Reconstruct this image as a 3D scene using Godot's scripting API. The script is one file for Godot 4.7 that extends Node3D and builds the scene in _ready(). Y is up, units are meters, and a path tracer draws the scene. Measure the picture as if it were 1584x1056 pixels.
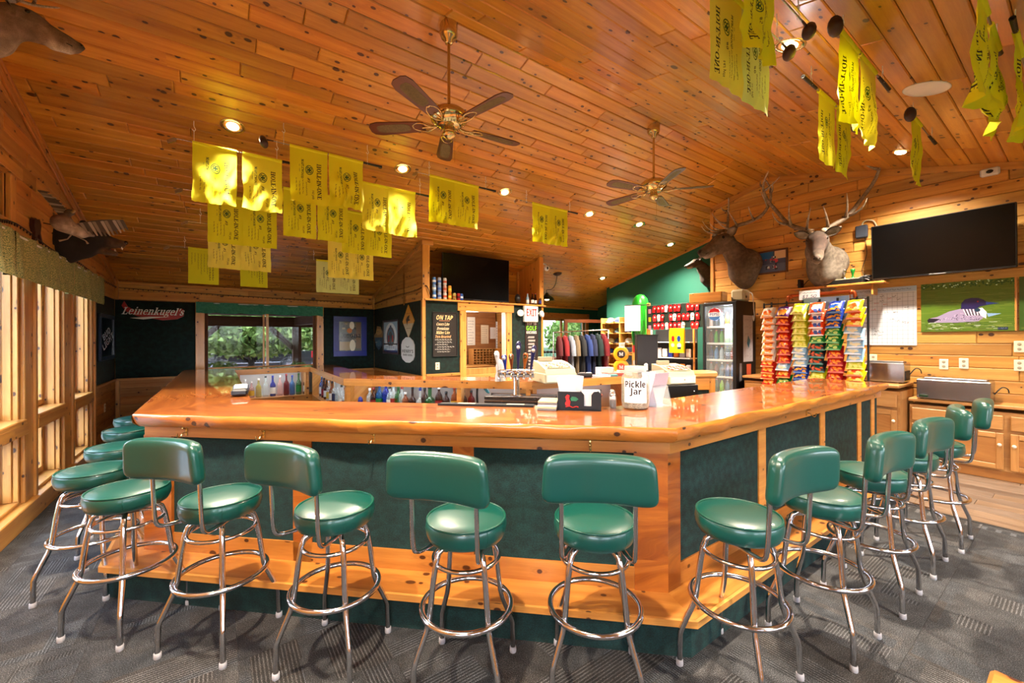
extends Node3D
# Golf-clubhouse bar under a pine cathedral ceiling. x runs along the ridge, -z towards the far wall, y up, metres.

const FPX := 638.5
const YAW := 0.6182
const EYE := 1.52
const CY := 524.75
const ROLL := -0.004
const XL := -1.343
const XR := 7.11
const ZB := -9.03
const ZF := 3.1
const ZR := -2.957
const SLOPE := 0.2615
const SLOPE_FRONT := 0.257
const EAVE := 2.485
const XA := 2.75       # side wall of the office alcove
const ZA := -6.433     # its front
const BAR := 1.07
const LAMP := 23.0

var rng := RandomNumberGenerator.new()
var taken := {}
var M := {}
var T := {}

class MB:
	var v := PackedVector3Array()
	var n := PackedVector3Array()
	var t := PackedVector2Array()
	var c := PackedColorArray()
	var col := Color.WHITE
	var colored := false
	func tri(a, b, d, na, nb, nd, ta := Vector2.ZERO, tb := Vector2.ZERO, td := Vector2.ZERO):
		if (b - a).cross(d - a).dot(na + nb + nd) > 0:
			v.append(a); v.append(d); v.append(b); n.append(na); n.append(nd); n.append(nb); t.append(ta); t.append(td); t.append(tb)
		else:
			v.append(a); v.append(b); v.append(d); n.append(na); n.append(nb); n.append(nd); t.append(ta); t.append(tb); t.append(td)
		if colored:
			c.append(col); c.append(col); c.append(col)
	func quad(a, b, d, e, ua := Vector2(0, 1), ub := Vector2(1, 1), ud := Vector2(1, 0), ue := Vector2(0, 0)):
		# counter-clockwise seen from outside
		var nn = (b - a).cross(d - a)
		if nn.length_squared() < 1e-16: nn = (d - a).cross(e - a)
		nn = nn.normalized()
		tri(a, b, d, nn, nn, nn, ua, ub, ud)
		tri(a, d, e, nn, nn, nn, ua, ud, ue)
	func flat(a, b, d):
		var nn = (b - a).cross(d - a).normalized()
		tri(a, b, d, nn, nn, nn)
	# bevelled box; the texture runs along the longest side, one unit of u = 3.2 m, of v = 1.6 m
	func box(at: Vector3, s: Vector3, bev := 0.0, bs := Basis.IDENTITY, off := Vector2.ZERO):
		var h = s * 0.5
		var long = 0
		if s.y > s[long]: long = 1
		if s.z > s[long]: long = 2
		bev = minf(bev, minf(h.x, minf(h.y, h.z)) * 0.9)
		for ax in 3:
			var b = (ax + 1) % 3
			var d = (ax + 2) % 3
			for sg in [-1.0, 1.0]:
				var q = []
				for k in [[-1, -1], [1, -1], [1, 1], [-1, 1]]:
					var p = Vector3.ZERO
					p[ax] = sg * h[ax]; p[b] = k[0] * (h[b] - bev); p[d] = k[1] * (h[d] - bev)
					q.append(p)
				var uvs = []
				for p in q:
					var uc; var vc
					if ax == long: uc = p[b]; vc = p[d]
					elif b == long: uc = p[b]; vc = p[d] + sg * h[ax]
					else: uc = p[d]; vc = p[b] + sg * h[ax]
					uvs.append(Vector2(uc / 3.2, vc / 1.6) + off)
				for i in 4: q[i] = at + bs * q[i]
				if sg > 0: quad(q[0], q[1], q[2], q[3], uvs[0], uvs[1], uvs[2], uvs[3])
				else: quad(q[3], q[2], q[1], q[0], uvs[3], uvs[2], uvs[1], uvs[0])
		if bev > 0.0:
			for ax in 3:
				var b = (ax + 1) % 3
				var d = (ax + 2) % 3
				for sb in [-1.0, 1.0]:
					for sd in [-1.0, 1.0]:
						var q = []
						for k in 4:
							var p = Vector3.ZERO
							p[ax] = (-1.0 if k == 0 or k == 3 else 1.0) * (h[ax] - bev)
							p[b] = sb * (h[b] if k < 2 else h[b] - bev)
							p[d] = sd * (h[d] - bev if k < 2 else h[d])
							q.append(at + bs * p)
						var out = Vector3.ZERO
						out[b] = sb; out[d] = sd
						var nn = (bs * out).normalized()
						tri(q[0], q[1], q[2], nn, nn, nn, off, off + Vector2(0.1, 0), off + Vector2(0.1, 0.01))
						tri(q[0], q[2], q[3], nn, nn, nn, off, off + Vector2(0.1, 0.01), off + Vector2(0, 0.01))
			for sx in [-1.0, 1.0]:
				for sy in [-1.0, 1.0]:
					for sz in [-1.0, 1.0]:
						var a = at + bs * Vector3(sx * h.x, sy * (h.y - bev), sz * (h.z - bev))
						var b = at + bs * Vector3(sx * (h.x - bev), sy * h.y, sz * (h.z - bev))
						var d = at + bs * Vector3(sx * (h.x - bev), sy * (h.y - bev), sz * h.z)
						var nn = (bs * Vector3(sx, sy, sz)).normalized()
						tri(a, b, d, nn, nn, nn, off, off, off)
		return self
	# board: only the seen face with chamfered edges, and its sides; u along, w across, n outwards
	func board(o: Vector3, u: Vector3, w: Vector3, nn: Vector3, l: float, b: float, th: float, ch: float, off: Vector2):
		var f = func(x, y, z): return o + u * x + w * y + nn * z
		var q = func(x, y): return off + Vector2(x / 3.2, y / 1.6)
		var a = [f.call(ch, ch, th), f.call(l - ch, ch, th), f.call(l - ch, b - ch, th), f.call(ch, b - ch, th)]
		var e = [f.call(0, 0, th - ch), f.call(l, 0, th - ch), f.call(l, b, th - ch), f.call(0, b, th - ch)]
		var g = [f.call(0, 0, 0), f.call(l, 0, 0), f.call(l, b, 0), f.call(0, b, 0)]
		var qa = [q.call(ch, ch), q.call(l - ch, ch), q.call(l - ch, b - ch), q.call(ch, b - ch)]
		var qe = [q.call(0, 0), q.call(l, 0), q.call(l, b), q.call(0, b)]
		quad2(a[0], a[1], a[2], a[3], nn, qa)
		for i in 4:
			var j = (i + 1) % 4
			var side = [-w, u, w, -u][i]
			quad2(e[i], e[j], a[j], a[i], (side + nn).normalized(), [qe[i], qe[j], qa[j], qa[i]])
			quad2(g[i], g[j], e[j], e[i], side, [qe[i], qe[j], qe[j], qe[i]])
	func quad2(a, b, d, e, nn, q):
		tri(a, b, d, nn, nn, nn, q[0], q[1], q[2])
		tri(a, d, e, nn, nn, nn, q[0], q[2], q[3])
	func tube(pts: Array, r, sides := 8, closed := false, caps := true):
		var k = pts.size()
		var rings = []
		var nr = []
		var up = Vector3.UP
		var tan0 = (pts[1] - pts[0]).normalized()
		if absf(tan0.dot(up)) > 0.9: up = Vector3.RIGHT
		var side = tan0.cross(up).normalized()
		for i in k:
			var tg
			if closed: tg = (pts[(i + 1) % k] - pts[(i + k - 1) % k]).normalized()
			elif i == 0: tg = (pts[1] - pts[0]).normalized()
			elif i == k - 1: tg = (pts[k - 1] - pts[k - 2]).normalized()
			else: tg = ((pts[i + 1] - pts[i]).normalized() + (pts[i] - pts[i - 1]).normalized()).normalized()
			side = (side - tg * side.dot(tg)).normalized()
			var up2 = side.cross(tg)
			var rr = r if (r is float or r is int) else r[i]
			var ring = []
			var rn = []
			for j in sides:
				var an = TAU * j / sides
				var dd = side * cos(an) + up2 * sin(an)
				ring.append(pts[i] + dd * rr)
				rn.append(dd)
			rings.append(ring); nr.append(rn)
		for i in (k if closed else k - 1):
			var i2 = (i + 1) % k
			for j in sides:
				var j2 = (j + 1) % sides
				tri(rings[i][j], rings[i][j2], rings[i2][j2], nr[i][j], nr[i][j2], nr[i2][j2])
				tri(rings[i][j], rings[i2][j2], rings[i2][j], nr[i][j], nr[i2][j2], nr[i2][j])
		if caps and not closed:
			for e in [0, k - 1]:
				var nn = (pts[0] - pts[1]).normalized() if e == 0 else (pts[k - 1] - pts[k - 2]).normalized()
				for j in range(1, sides - 1):
					tri(rings[e][0], rings[e][j], rings[e][j + 1], nn, nn, nn)
		return self
	func ring(at: Vector3, rad: float, r: float, seg := 28, sides := 8, bs := Basis.IDENTITY):
		var p = []
		for i in seg: p.append(at + bs * (Vector3(cos(TAU * i / seg), 0, sin(TAU * i / seg)) * rad))
		tube(p, r, sides, true)
	# profile of (radius, height) from bottom to top, turned round y
	func lathe(prof: Array, sides := 16, tr := Transform3D.IDENTITY, uvs := false, squash := Vector2.ONE):
		var k = prof.size()
		var pn = []
		for i in k:
			var a = prof[maxi(i - 1, 0)]
			var b = prof[mini(i + 1, k - 1)]
			var d = (b - a)
			pn.append(Vector2(d.y, -d.x).normalized())
		for i in k - 1:
			if prof[i].distance_squared_to(prof[i + 1]) < 1e-12: continue
			var sharp = (prof[i + 1] - prof[i]).normalized()
			var fn = Vector2(sharp.y, -sharp.x)
			var n0 = pn[i] if pn[i].dot(fn) > 0.75 else fn
			var n1 = pn[i + 1] if pn[i + 1].dot(fn) > 0.75 else fn
			for j in sides:
				var a0 = TAU * j / sides
				var a1 = TAU * (j + 1) / sides
				var d0 = Vector3(cos(a0) * squash.x, 0, sin(a0) * squash.y)
				var d1 = Vector3(cos(a1) * squash.x, 0, sin(a1) * squash.y)
				var p = [tr * (d0 * prof[i].x + Vector3.UP * prof[i].y), tr * (d1 * prof[i].x + Vector3.UP * prof[i].y), tr * (d1 * prof[i + 1].x + Vector3.UP * prof[i + 1].y), tr * (d0 * prof[i + 1].x + Vector3.UP * prof[i + 1].y)]
				var q = [(tr.basis * (d0 * n0.x + Vector3.UP * n0.y)).normalized(), (tr.basis * (d1 * n0.x + Vector3.UP * n0.y)).normalized(), (tr.basis * (d1 * n1.x + Vector3.UP * n1.y)).normalized(), (tr.basis * (d0 * n1.x + Vector3.UP * n1.y)).normalized()]
				var y0 = (prof[i].y - prof[0].y) / maxf(1e-6, prof[k - 1].y - prof[0].y)
				var y1 = (prof[i + 1].y - prof[0].y) / maxf(1e-6, prof[k - 1].y - prof[0].y)
				var u0 = 1.0 - float(j) / sides
				var u1 = 1.0 - float(j + 1) / sides
				if prof[i].x > 1e-6: tri(p[0], p[1], p[2], q[0], q[1], q[2], Vector2(u0, 1 - y0), Vector2(u1, 1 - y0), Vector2(u1, 1 - y1))
				if prof[i + 1].x > 1e-6: tri(p[0], p[2], p[3], q[0], q[2], q[3], Vector2(u0, 1 - y0), Vector2(u1, 1 - y1), Vector2(u0, 1 - y1))
		return self
	# polygon in x-y pushed out along +z from 0 to depth, front face carries uv 0..1 over its bounds
	func prism(poly: PackedVector2Array, depth: float, tr := Transform3D.IDENTITY, woody := false, off := Vector2.ZERO):
		var lo = poly[0]
		var hi = poly[0]
		for p in poly: lo = lo.min(p); hi = hi.max(p)
		var ext = hi - lo
		var uvf = func(p): return (Vector2(p.x / 3.2, p.y / 1.6) + off) if woody else Vector2((p.x - lo.x) / ext.x, 1.0 - (p.y - lo.y) / ext.y)
		var ix = Geometry2D.triangulate_polygon(poly)
		var nf = (tr.basis * Vector3(0, 0, 1)).normalized()
		for i in range(0, ix.size(), 3):
			var a = poly[ix[i]]; var b = poly[ix[i + 1]]; var d = poly[ix[i + 2]]
			tri(tr * Vector3(a.x, a.y, depth), tr * Vector3(b.x, b.y, depth), tr * Vector3(d.x, d.y, depth), nf, nf, nf, uvf.call(a), uvf.call(b), uvf.call(d))
			tri(tr * Vector3(a.x, a.y, 0), tr * Vector3(b.x, b.y, 0), tr * Vector3(d.x, d.y, 0), -nf, -nf, -nf, uvf.call(a), uvf.call(b), uvf.call(d))
		var area = 0.0
		for i in poly.size():
			var a = poly[i]; var b = poly[(i + 1) % poly.size()]
			area += a.x * b.y - b.x * a.y
		var sg = 1.0 if area > 0 else -1.0
		for i in poly.size():
			var a = poly[i]; var b = poly[(i + 1) % poly.size()]
			var e = (b - a).normalized()
			var nn = (tr.basis * Vector3(e.y * sg, -e.x * sg, 0)).normalized()
			quad2(tr * Vector3(a.x, a.y, 0), tr * Vector3(b.x, b.y, 0), tr * Vector3(b.x, b.y, depth), tr * Vector3(a.x, a.y, depth), nn, [uvf.call(a), uvf.call(b), uvf.call(b) + Vector2(0, depth / 1.6 if woody else 0.0), uvf.call(a) + Vector2(0, depth / 1.6 if woody else 0.0)])
		return self
	func ball(at: Vector3, r: Vector3, seg := 10, bs := Basis.IDENTITY):
		var prof = []
		for i in seg / 2 + 1:
			var an = -PI / 2 + PI * i / (seg / 2)
			prof.append(Vector2(cos(an), sin(an)))
		prof[0].x = 0.0; prof[prof.size() - 1].x = 0.0
		lathe(prof, seg, Transform3D(bs * Basis.from_scale(r), at))
		return self
	func grid(nx: int, ny: int, f: Callable, two := false):
		# f(s, t) -> Vector3, smooth normals, uv = (s, 1 - t)
		var P = []
		for j in ny + 1:
			for i in nx + 1: P.append(f.call(float(i) / nx, float(j) / ny))
		var N = []
		for j in ny + 1:
			for i in nx + 1:
				var a = P[j * (nx + 1) + mini(i + 1, nx)] - P[j * (nx + 1) + maxi(i - 1, 0)]
				var b = P[mini(j + 1, ny) * (nx + 1) + i] - P[maxi(j - 1, 0) * (nx + 1) + i]
				N.append(a.cross(b).normalized())
		for j in ny:
			for i in nx:
				var k = [j * (nx + 1) + i, j * (nx + 1) + i + 1, (j + 1) * (nx + 1) + i + 1, (j + 1) * (nx + 1) + i]
				var u = []
				for m in [[i, j], [i + 1, j], [i + 1, j + 1], [i, j + 1]]: u.append(Vector2(float(m[0]) / nx, 1.0 - float(m[1]) / ny))
				tri(P[k[0]], P[k[1]], P[k[2]], N[k[0]], N[k[1]], N[k[2]], u[0], u[1], u[2])
				tri(P[k[0]], P[k[2]], P[k[3]], N[k[0]], N[k[2]], N[k[3]], u[0], u[2], u[3])
		return self
	func mesh() -> ArrayMesh:
		var a = []
		a.resize(Mesh.ARRAY_MAX)
		a[Mesh.ARRAY_VERTEX] = v; a[Mesh.ARRAY_NORMAL] = n; a[Mesh.ARRAY_TEX_UV] = t
		if colored: a[Mesh.ARRAY_COLOR] = c
		var m = ArrayMesh.new()
		m.add_surface_from_arrays(Mesh.PRIMITIVE_TRIANGLES, a)
		return m

# ---------- pixels of the photograph to directions and points ----------
func ray(u: float, v: float) -> Vector3:
	var a = (u - 792.0) / FPX
	var b = (v - CY) / FPX
	var q = Vector2(a, b).rotated(-ROLL)
	return Vector3(sin(YAW) + cos(YAW) * q.x, -q.y, -(cos(YAW) - sin(YAW) * q.x))
func on_y(u, v, y) -> Vector3:
	var d = ray(u, v)
	return d * ((y - EYE) / d.y) + Vector3(0, EYE, 0)
func on_x(u, v, x) -> Vector3:
	var d = ray(u, v)
	return d * (x / d.x) + Vector3(0, EYE, 0)
func on_z(u, v, z) -> Vector3:
	var d = ray(u, v)
	return d * (z / d.z) + Vector3(0, EYE, 0)
func roof(z: float) -> float:
	if z < ZR: return EAVE + SLOPE * (z - ZB)
	return EAVE + SLOPE * (ZR - ZB) - SLOPE_FRONT * (z - ZR)
func on_roof(u, v, drop := 0.0) -> Vector3:
	var d = ray(u, v)
	var t = (EAVE - SLOPE * ZB - drop - EYE) / (d.y - SLOPE * d.z)
	var p = d * t + Vector3(0, EYE, 0)
	if p.z > ZR:
		t = (roof(ZR) + SLOPE_FRONT * ZR - drop - EYE) / (d.y + SLOPE_FRONT * d.z)
		p = d * t + Vector3(0, EYE, 0)
	return p
func to_px(p: Vector3) -> Vector3:
	var q = p - Vector3(0, EYE, 0)
	var w = q.x * sin(YAW) - q.z * cos(YAW)
	var r = Vector2((q.x * cos(YAW) + q.z * sin(YAW)) / w, -q.y / w).rotated(ROLL)
	return Vector3(792 + FPX * r.x, CY + FPX * r.y, w)

# ---------- nodes ----------
func numbered(called: String) -> String:
	var k = taken.get(called, 0)
	taken[called] = k + 1
	return called if k == 0 else "%s_%03d" % [called, k]
func tag(o: Node, label: String, category: String, group := ""):
	o.set_meta("label", label); o.set_meta("category", category)
	if group: o.set_meta("group", group)
func thing(called: String, label: String, category: String, at := Vector3.ZERO, turn := 0.0, group := "") -> Node3D:
	var o = Node3D.new()
	o.name = numbered(called)
	add_child(o)
	o.position = at; o.rotation.y = turn
	tag(o, label, category, group)
	return o
func structure(called: String, at := Vector3.ZERO) -> Node3D:
	var o = Node3D.new()
	o.name = numbered(called)
	add_child(o)
	o.position = at
	o.set_meta("kind", "structure")
	return o
func part(parent: Node, called: String, mb, mat: Material, at := Vector3.ZERO) -> MeshInstance3D:
	var o = MeshInstance3D.new()
	o.name = called
	o.mesh = mb if mb is Mesh else mb.mesh()
	o.material_override = mat
	o.position = at
	parent.add_child(o, true)
	return o
func single(called: String, label: String, category: String, mb, mat: Material, at := Vector3.ZERO, turn := 0.0, group := "") -> MeshInstance3D:
	var o = part(self, "x", mb, mat, at)
	o.name = numbered(called)
	o.rotation.y = turn
	tag(o, label, category, group)
	return o
func copy(src: Node3D, at: Vector3, turn := 0.0, label := "", group := "") -> Node3D:
	var base = String(src.name).get_slice("_0", 0)
	var o = src.duplicate()
	o.name = numbered(base)
	add_child(o)
	o.position = at; o.rotation.y = turn
	if label: o.set_meta("label", label)
	if group: o.set_meta("group", group)
	return o
func bx(s: Vector3, bev := 0.004, at := Vector3.ZERO, bs := Basis.IDENTITY) -> MB:
	return MB.new().box(at, s, bev, bs, Vector2(rng.randf(), rng.randf()))
func between(a: Vector3, b: Vector3, w: float, h: float, bev := 0.004, up := Vector3.UP) -> MB:
	# a bar of that width and height from a to b
	var d = b - a
	var z = d.normalized()
	if absf(z.dot(up)) > 0.98: up = Vector3.FORWARD
	var x = up.cross(z).normalized()
	return MB.new().box((a + b) / 2, Vector3(w, h, d.length()), bev, Basis(x, z.cross(x), z), Vector2(rng.randf(), rng.randf()))
func arc(a: Vector3, b: Vector3, d: Vector3, k := 6) -> Array:
	var out = []
	for i in k + 1:
		var s = float(i) / k
		out.append(a.lerp(b, s).lerp(b.lerp(d, s), s))
	return out
func smooth(pts: Array, k := 5) -> Array:
	# Catmull-Rom through the points
	var out = []
	for i in pts.size() - 1:
		var p0 = pts[maxi(i - 1, 0)]
		var p3 = pts[mini(i + 2, pts.size() - 1)]
		for j in k: out.append(pts[i].cubic_interpolate(pts[i + 1], p0, p3, float(j) / k))
	out.append(pts[pts.size() - 1])
	return out

# ---------- textures ----------
func noise_data(sd: int, fr: float, w: int, h: int, W: int, H: int, oct := 3) -> PackedByteArray:
	var n = FastNoiseLite.new()
	n.seed = sd; n.frequency = fr; n.fractal_octaves = oct
	var im = n.get_image(w, h)
	if w != W or h != H: im.resize(W, H, Image.INTERPOLATE_CUBIC)
	im.convert(Image.FORMAT_L8)
	return im.get_data()
func tex(im: Image) -> ImageTexture:
	return ImageTexture.create_from_image(im)
func wood(sd: int, light: Color, dark: Color, knot: Color, knots: int, W := 1024, H := 1024, wavy := 0.0) -> ImageTexture:
	var a = noise_data(sd, 0.022, 48, 1024, W, H, 3)
	var b = noise_data(sd + 1, 0.16, 160, 1024, W, H, 2)
	var c = noise_data(sd + 2, 0.035, 96, 128, W, H, 2)
	var lr = PackedByteArray(); var lg = PackedByteArray(); var lb = PackedByteArray()
	for i in 256:
		var k = light.lerp(dark, clampf((i - 40) / 175.0, 0, 1))
		lr.append(int(k.r * 255)); lg.append(int(k.g * 255)); lb.append(int(k.b * 255))
	var d = PackedByteArray()
	d.resize(W * H * 3)
	for y in H:
		for x in W:
			var i = y * W + x
			var yy = y
			if wavy > 0.0: yy = posmod(y + int((c[i] - 128) * wavy), H)
			var j = yy * W + x
			var g = (a[j] * 5 + b[j] * 2 + c[i] * 3) / 10
			d[i * 3] = lr[g]; d[i * 3 + 1] = lg[g]; d[i * 3 + 2] = lb[g]
	var r = RandomNumberGenerator.new()
	r.seed = sd * 7 + 1
	for k in knots:
		var kx = r.randf() * W; var ky = r.randf() * H
		var m = r.randf_range(0.006, 0.015) * (1.5 if r.randf() < 0.15 else 1.0)
		var rx = m * r.randf_range(1.0, 1.9) / 3.2 * W; var ry = m / 1.6 * H
		for yy in range(int(ky - ry * 3.2), int(ky + ry * 3.2) + 1):
			for xx in range(int(kx - rx * 4), int(kx + rx * 4) + 1):
				var dx = (xx - kx) / rx; var dy = (yy - ky) / ry
				var q = sqrt(dx * dx + dy * dy)
				var h = sqrt(dx * dx * 0.16 + dy * dy)
				var s = 0.0
				if q < 1.25: s = 0.92 if q > 0.55 and q < 0.95 else clampf((1.3 - q) * 1.5, 0.0, 0.85)
				elif h < 2.4: s = 0.2 * (1.0 - h / 2.4) * (0.6 + 0.4 * sin(h * 7.0))
				if s > 0.0:
					var i = (posmod(yy, H) * W + posmod(xx, W)) * 3
					d[i] = int(lerpf(d[i], knot.r * 255, s)); d[i + 1] = int(lerpf(d[i + 1], knot.g * 255, s)); d[i + 2] = int(lerpf(d[i + 2], knot.b * 255, s))
	return tex(Image.create_from_data(W, H, false, Image.FORMAT_RGB8, d))
func mottled(sd: int, a: Color, b: Color, fine: float, W := 512, coarse := 0.01, mixc := 0.5) -> ImageTexture:
	var p = noise_data(sd, fine, W, W, W, W, 3)
	var q = noise_data(sd + 5, coarse, W, W, W, W, 3)
	var d = PackedByteArray()
	d.resize(W * W * 3)
	for i in W * W:
		var s = clampf(((p[i] - 128) * (1.0 - mixc) + (q[i] - 128) * mixc) / 110.0 + 0.5, 0, 1)
		d[i * 3] = int(lerpf(a.r, b.r, s) * 255); d[i * 3 + 1] = int(lerpf(a.g, b.g, s) * 255); d[i * 3 + 2] = int(lerpf(a.b, b.b, s) * 255)
	return tex(Image.create_from_data(W, W, false, Image.FORMAT_RGB8, d))
func carpet_tile(sd: int) -> ImageTexture:
	# one tile, 0.61 m: bands of loop pile, some tufted in ribs
	var W = 384
	var r = RandomNumberGenerator.new()
	r.seed = sd
	var p = noise_data(sd, 0.33, W, W, W, W, 2)
	var q = noise_data(sd + 3, 0.012, W, W, W, W, 2)
	var d = PackedByteArray()
	d.resize(W * W * 3)
	var rects = []
	for k in 9:
		var w = r.randf_range(0.12, 0.4) * W; var h = r.randf_range(0.3, 1.0) * W
		rects.append([r.randf() * W - w * 0.3, r.randf() * W - h * 0.3, w, h, r.randf_range(-0.035, 0.05), r.randi() % 3, r.randf_range(-0.012, 0.015)])
	var low = r.randf() < 0.5
	for y in W:
		for x in W:
			var i = y * W + x
			var base = 0.16
			var rib = 0
			var hue = 0.0
			for k in rects:
				if x > k[0] and x < k[0] + k[2] and y > k[1] and y < k[1] + k[3]:
					base = 0.16 + k[4]; rib = k[5]; hue = k[6]
			var s = base + (p[i] - 128) / 128.0 * 0.36 + (q[i] - 128) / 128.0 * 0.05
			if rib == 1: s += (0.09 if (x % 10) < 4 else -0.09)
			elif rib == 2 and low: s += (0.08 if (y % 8) < 3 else -0.07)
			s = clampf(s, 0.03, 0.8)
			d[i * 3] = int(clampf(s + hue, 0, 1) * 255); d[i * 3 + 1] = int(s * 255 * 1.01); d[i * 3 + 2] = int(clampf(s * 1.04 - hue, 0, 1) * 255)
	return tex(Image.create_from_data(W, W, false, Image.FORMAT_RGB8, d))

var glyphs := {}
func outline(text: String, font: String, bold: bool) -> Array:
	var key = text + font + str(bold)
	if not glyphs.has(key):
		var f = SystemFont.new()
		f.font_names = [font]
		if bold: f.font_weight = 700
		var m = TextMesh.new()
		m.font = f; m.font_size = 48; m.pixel_size = 1.0; m.depth = 0.0; m.text = text
		glyphs[key] = [m.get_mesh_arrays()[Mesh.ARRAY_VERTEX], m.get_aabb()]
	return glyphs[key]
# prints text into an image: centre (x, y), height of the line, turned by quarter turns (1 = reads downwards)
func print_on(im: Image, text: String, x: float, y: float, h: float, col: Color, font := "Droid Sans", bold := false, turn := 0, wide := 1.0, slant := 0.0, mirror := false):
	if text == "": return
	var g = outline(text, font, bold)
	var box: AABB = g[1]
	var vs: PackedVector3Array = g[0]
	var k = h / 46.0
	var cx = box.position.x + box.size.x / 2
	var cyy = box.position.y + box.size.y / 2
	var W = im.get_width(); var H = im.get_height()
	var P = PackedVector2Array()
	for v in vs:
		var q = Vector2((v.x - cx) * k * wide + (v.y - cyy) * k * slant, -(v.y - cyy) * k)
		if mirror: q.x = -q.x
		if turn == 1: q = Vector2(-q.y, q.x)
		elif turn == 3: q = Vector2(q.y, -q.x)
		elif turn == 5: q = q.rotated(-0.6)
		P.append(Vector2(x, y) + q)
	for i in range(0, P.size() - 2, 3):
		var a = P[i]; var b = P[i + 1]; var c = P[i + 2]
		var ar = (b - a).cross(c - a)
		if absf(ar) < 1e-4: continue
		for py in range(maxi(0, int(minf(a.y, minf(b.y, c.y)))), mini(H - 1, int(maxf(a.y, maxf(b.y, c.y)))) + 1):
			for px in range(maxi(0, int(minf(a.x, minf(b.x, c.x)))), mini(W - 1, int(maxf(a.x, maxf(b.x, c.x)))) + 1):
				var p = Vector2(px + 0.5, py + 0.5)
				var w0 = (b - a).cross(p - a) / ar; var w1 = (c - b).cross(p - b) / ar; var w2 = (a - c).cross(p - c) / ar
				if w0 >= -0.02 and w1 >= -0.02 and w2 >= -0.02: im.set_pixel(px, py, col)
func canvas(w: int, h: int, bg: Color) -> Image:
	var im = Image.create(w, h, false, Image.FORMAT_RGB8)
	im.fill(bg)
	return im
func disc(im: Image, x: float, y: float, rx: float, ry: float, col: Color, r0 := 0.0):
	for py in range(maxi(0, int(y - ry)), mini(im.get_height() - 1, int(y + ry)) + 1):
		for px in range(maxi(0, int(x - rx)), mini(im.get_width() - 1, int(x + rx)) + 1):
			var q = Vector2((px + 0.5 - x) / rx, (py + 0.5 - y) / ry).length()
			if q <= 1.0 and q >= r0: im.set_pixel(px, py, col)
func poly(im: Image, pts: Array, col: Color):
	var P = PackedVector2Array(pts)
	var lo = P[0]; var hi = P[0]
	for p in P: lo = lo.min(p); hi = hi.max(p)
	for y in range(maxi(0, int(lo.y)), mini(im.get_height() - 1, int(hi.y)) + 1):
		for x in range(maxi(0, int(lo.x)), mini(im.get_width() - 1, int(hi.x)) + 1):
			if Geometry2D.is_point_in_polygon(Vector2(x + 0.5, y + 0.5), P): im.set_pixel(x, y, col)
func scribble(im: Image, x: float, y: float, w: float, h: float, col: Color, r: RandomNumberGenerator, down := false, thick := 1):
	# a line of handwriting
	var t = 0.0
	var py = 0.0
	while t < w:
		t += 0.5
		py = sin(t * 1.1 + sin(t * 0.37) * 3.0) * h * 0.5 * (0.6 + 0.4 * sin(t * 0.23 + x))
		if fmod(t + x, 17.0) < 2.5: continue
		for k in thick:
			var q = Vector2i(int(x - py) + k, int(y + t)) if down else Vector2i(int(x + t), int(y + py) + k)
			if q.x >= 0 and q.y >= 0 and q.x < im.get_width() and q.y < im.get_height(): im.set_pixel(q.x, q.y, col)
func rct(im: Image, x, y, w, h, col: Color):
	im.fill_rect(Rect2i(int(x), int(y), int(w), int(h)), col)

# ---------- materials ----------
func mat(col: Color, rough := 0.6, metal := 0.0, texture: Texture2D = null, tri_scale := 0.0) -> StandardMaterial3D:
	var m = StandardMaterial3D.new()
	m.albedo_color = col
	m.roughness = rough
	m.metallic = metal
	if texture:
		m.albedo_texture = texture
		if tri_scale > 0.0:
			m.uv1_triplanar = true
			m.uv1_scale = Vector3.ONE * tri_scale
	return m
func glazed(m: StandardMaterial3D, amount := 1.0, rough := 0.05) -> StandardMaterial3D:
	m.clearcoat_enabled = true; m.clearcoat = amount; m.clearcoat_roughness = rough
	return m
func glass(col: Color, alpha: float, rough := 0.02) -> StandardMaterial3D:
	var m = mat(Color(col, alpha), rough)
	m.transparency = BaseMaterial3D.TRANSPARENCY_ALPHA
	return m
func glow(col: Color, energy: float) -> StandardMaterial3D:
	var m = mat(col, 0.5)
	m.emission_enabled = true; m.emission = col; m.emission_energy_multiplier = energy
	return m
func picture(im: Image, rough := 0.4) -> StandardMaterial3D:
	var m = mat(Color.WHITE, rough, 0.0, tex(im))
	m.texture_repeat = false
	return m
func fur_relief(sd: int) -> ImageTexture:
	var n = FastNoiseLite.new()
	n.seed = sd; n.frequency = 0.05; n.fractal_octaves = 4
	var im = n.get_image(48, 256)
	im.resize(256, 256, Image.INTERPOLATE_CUBIC)
	return tex(im)

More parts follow.
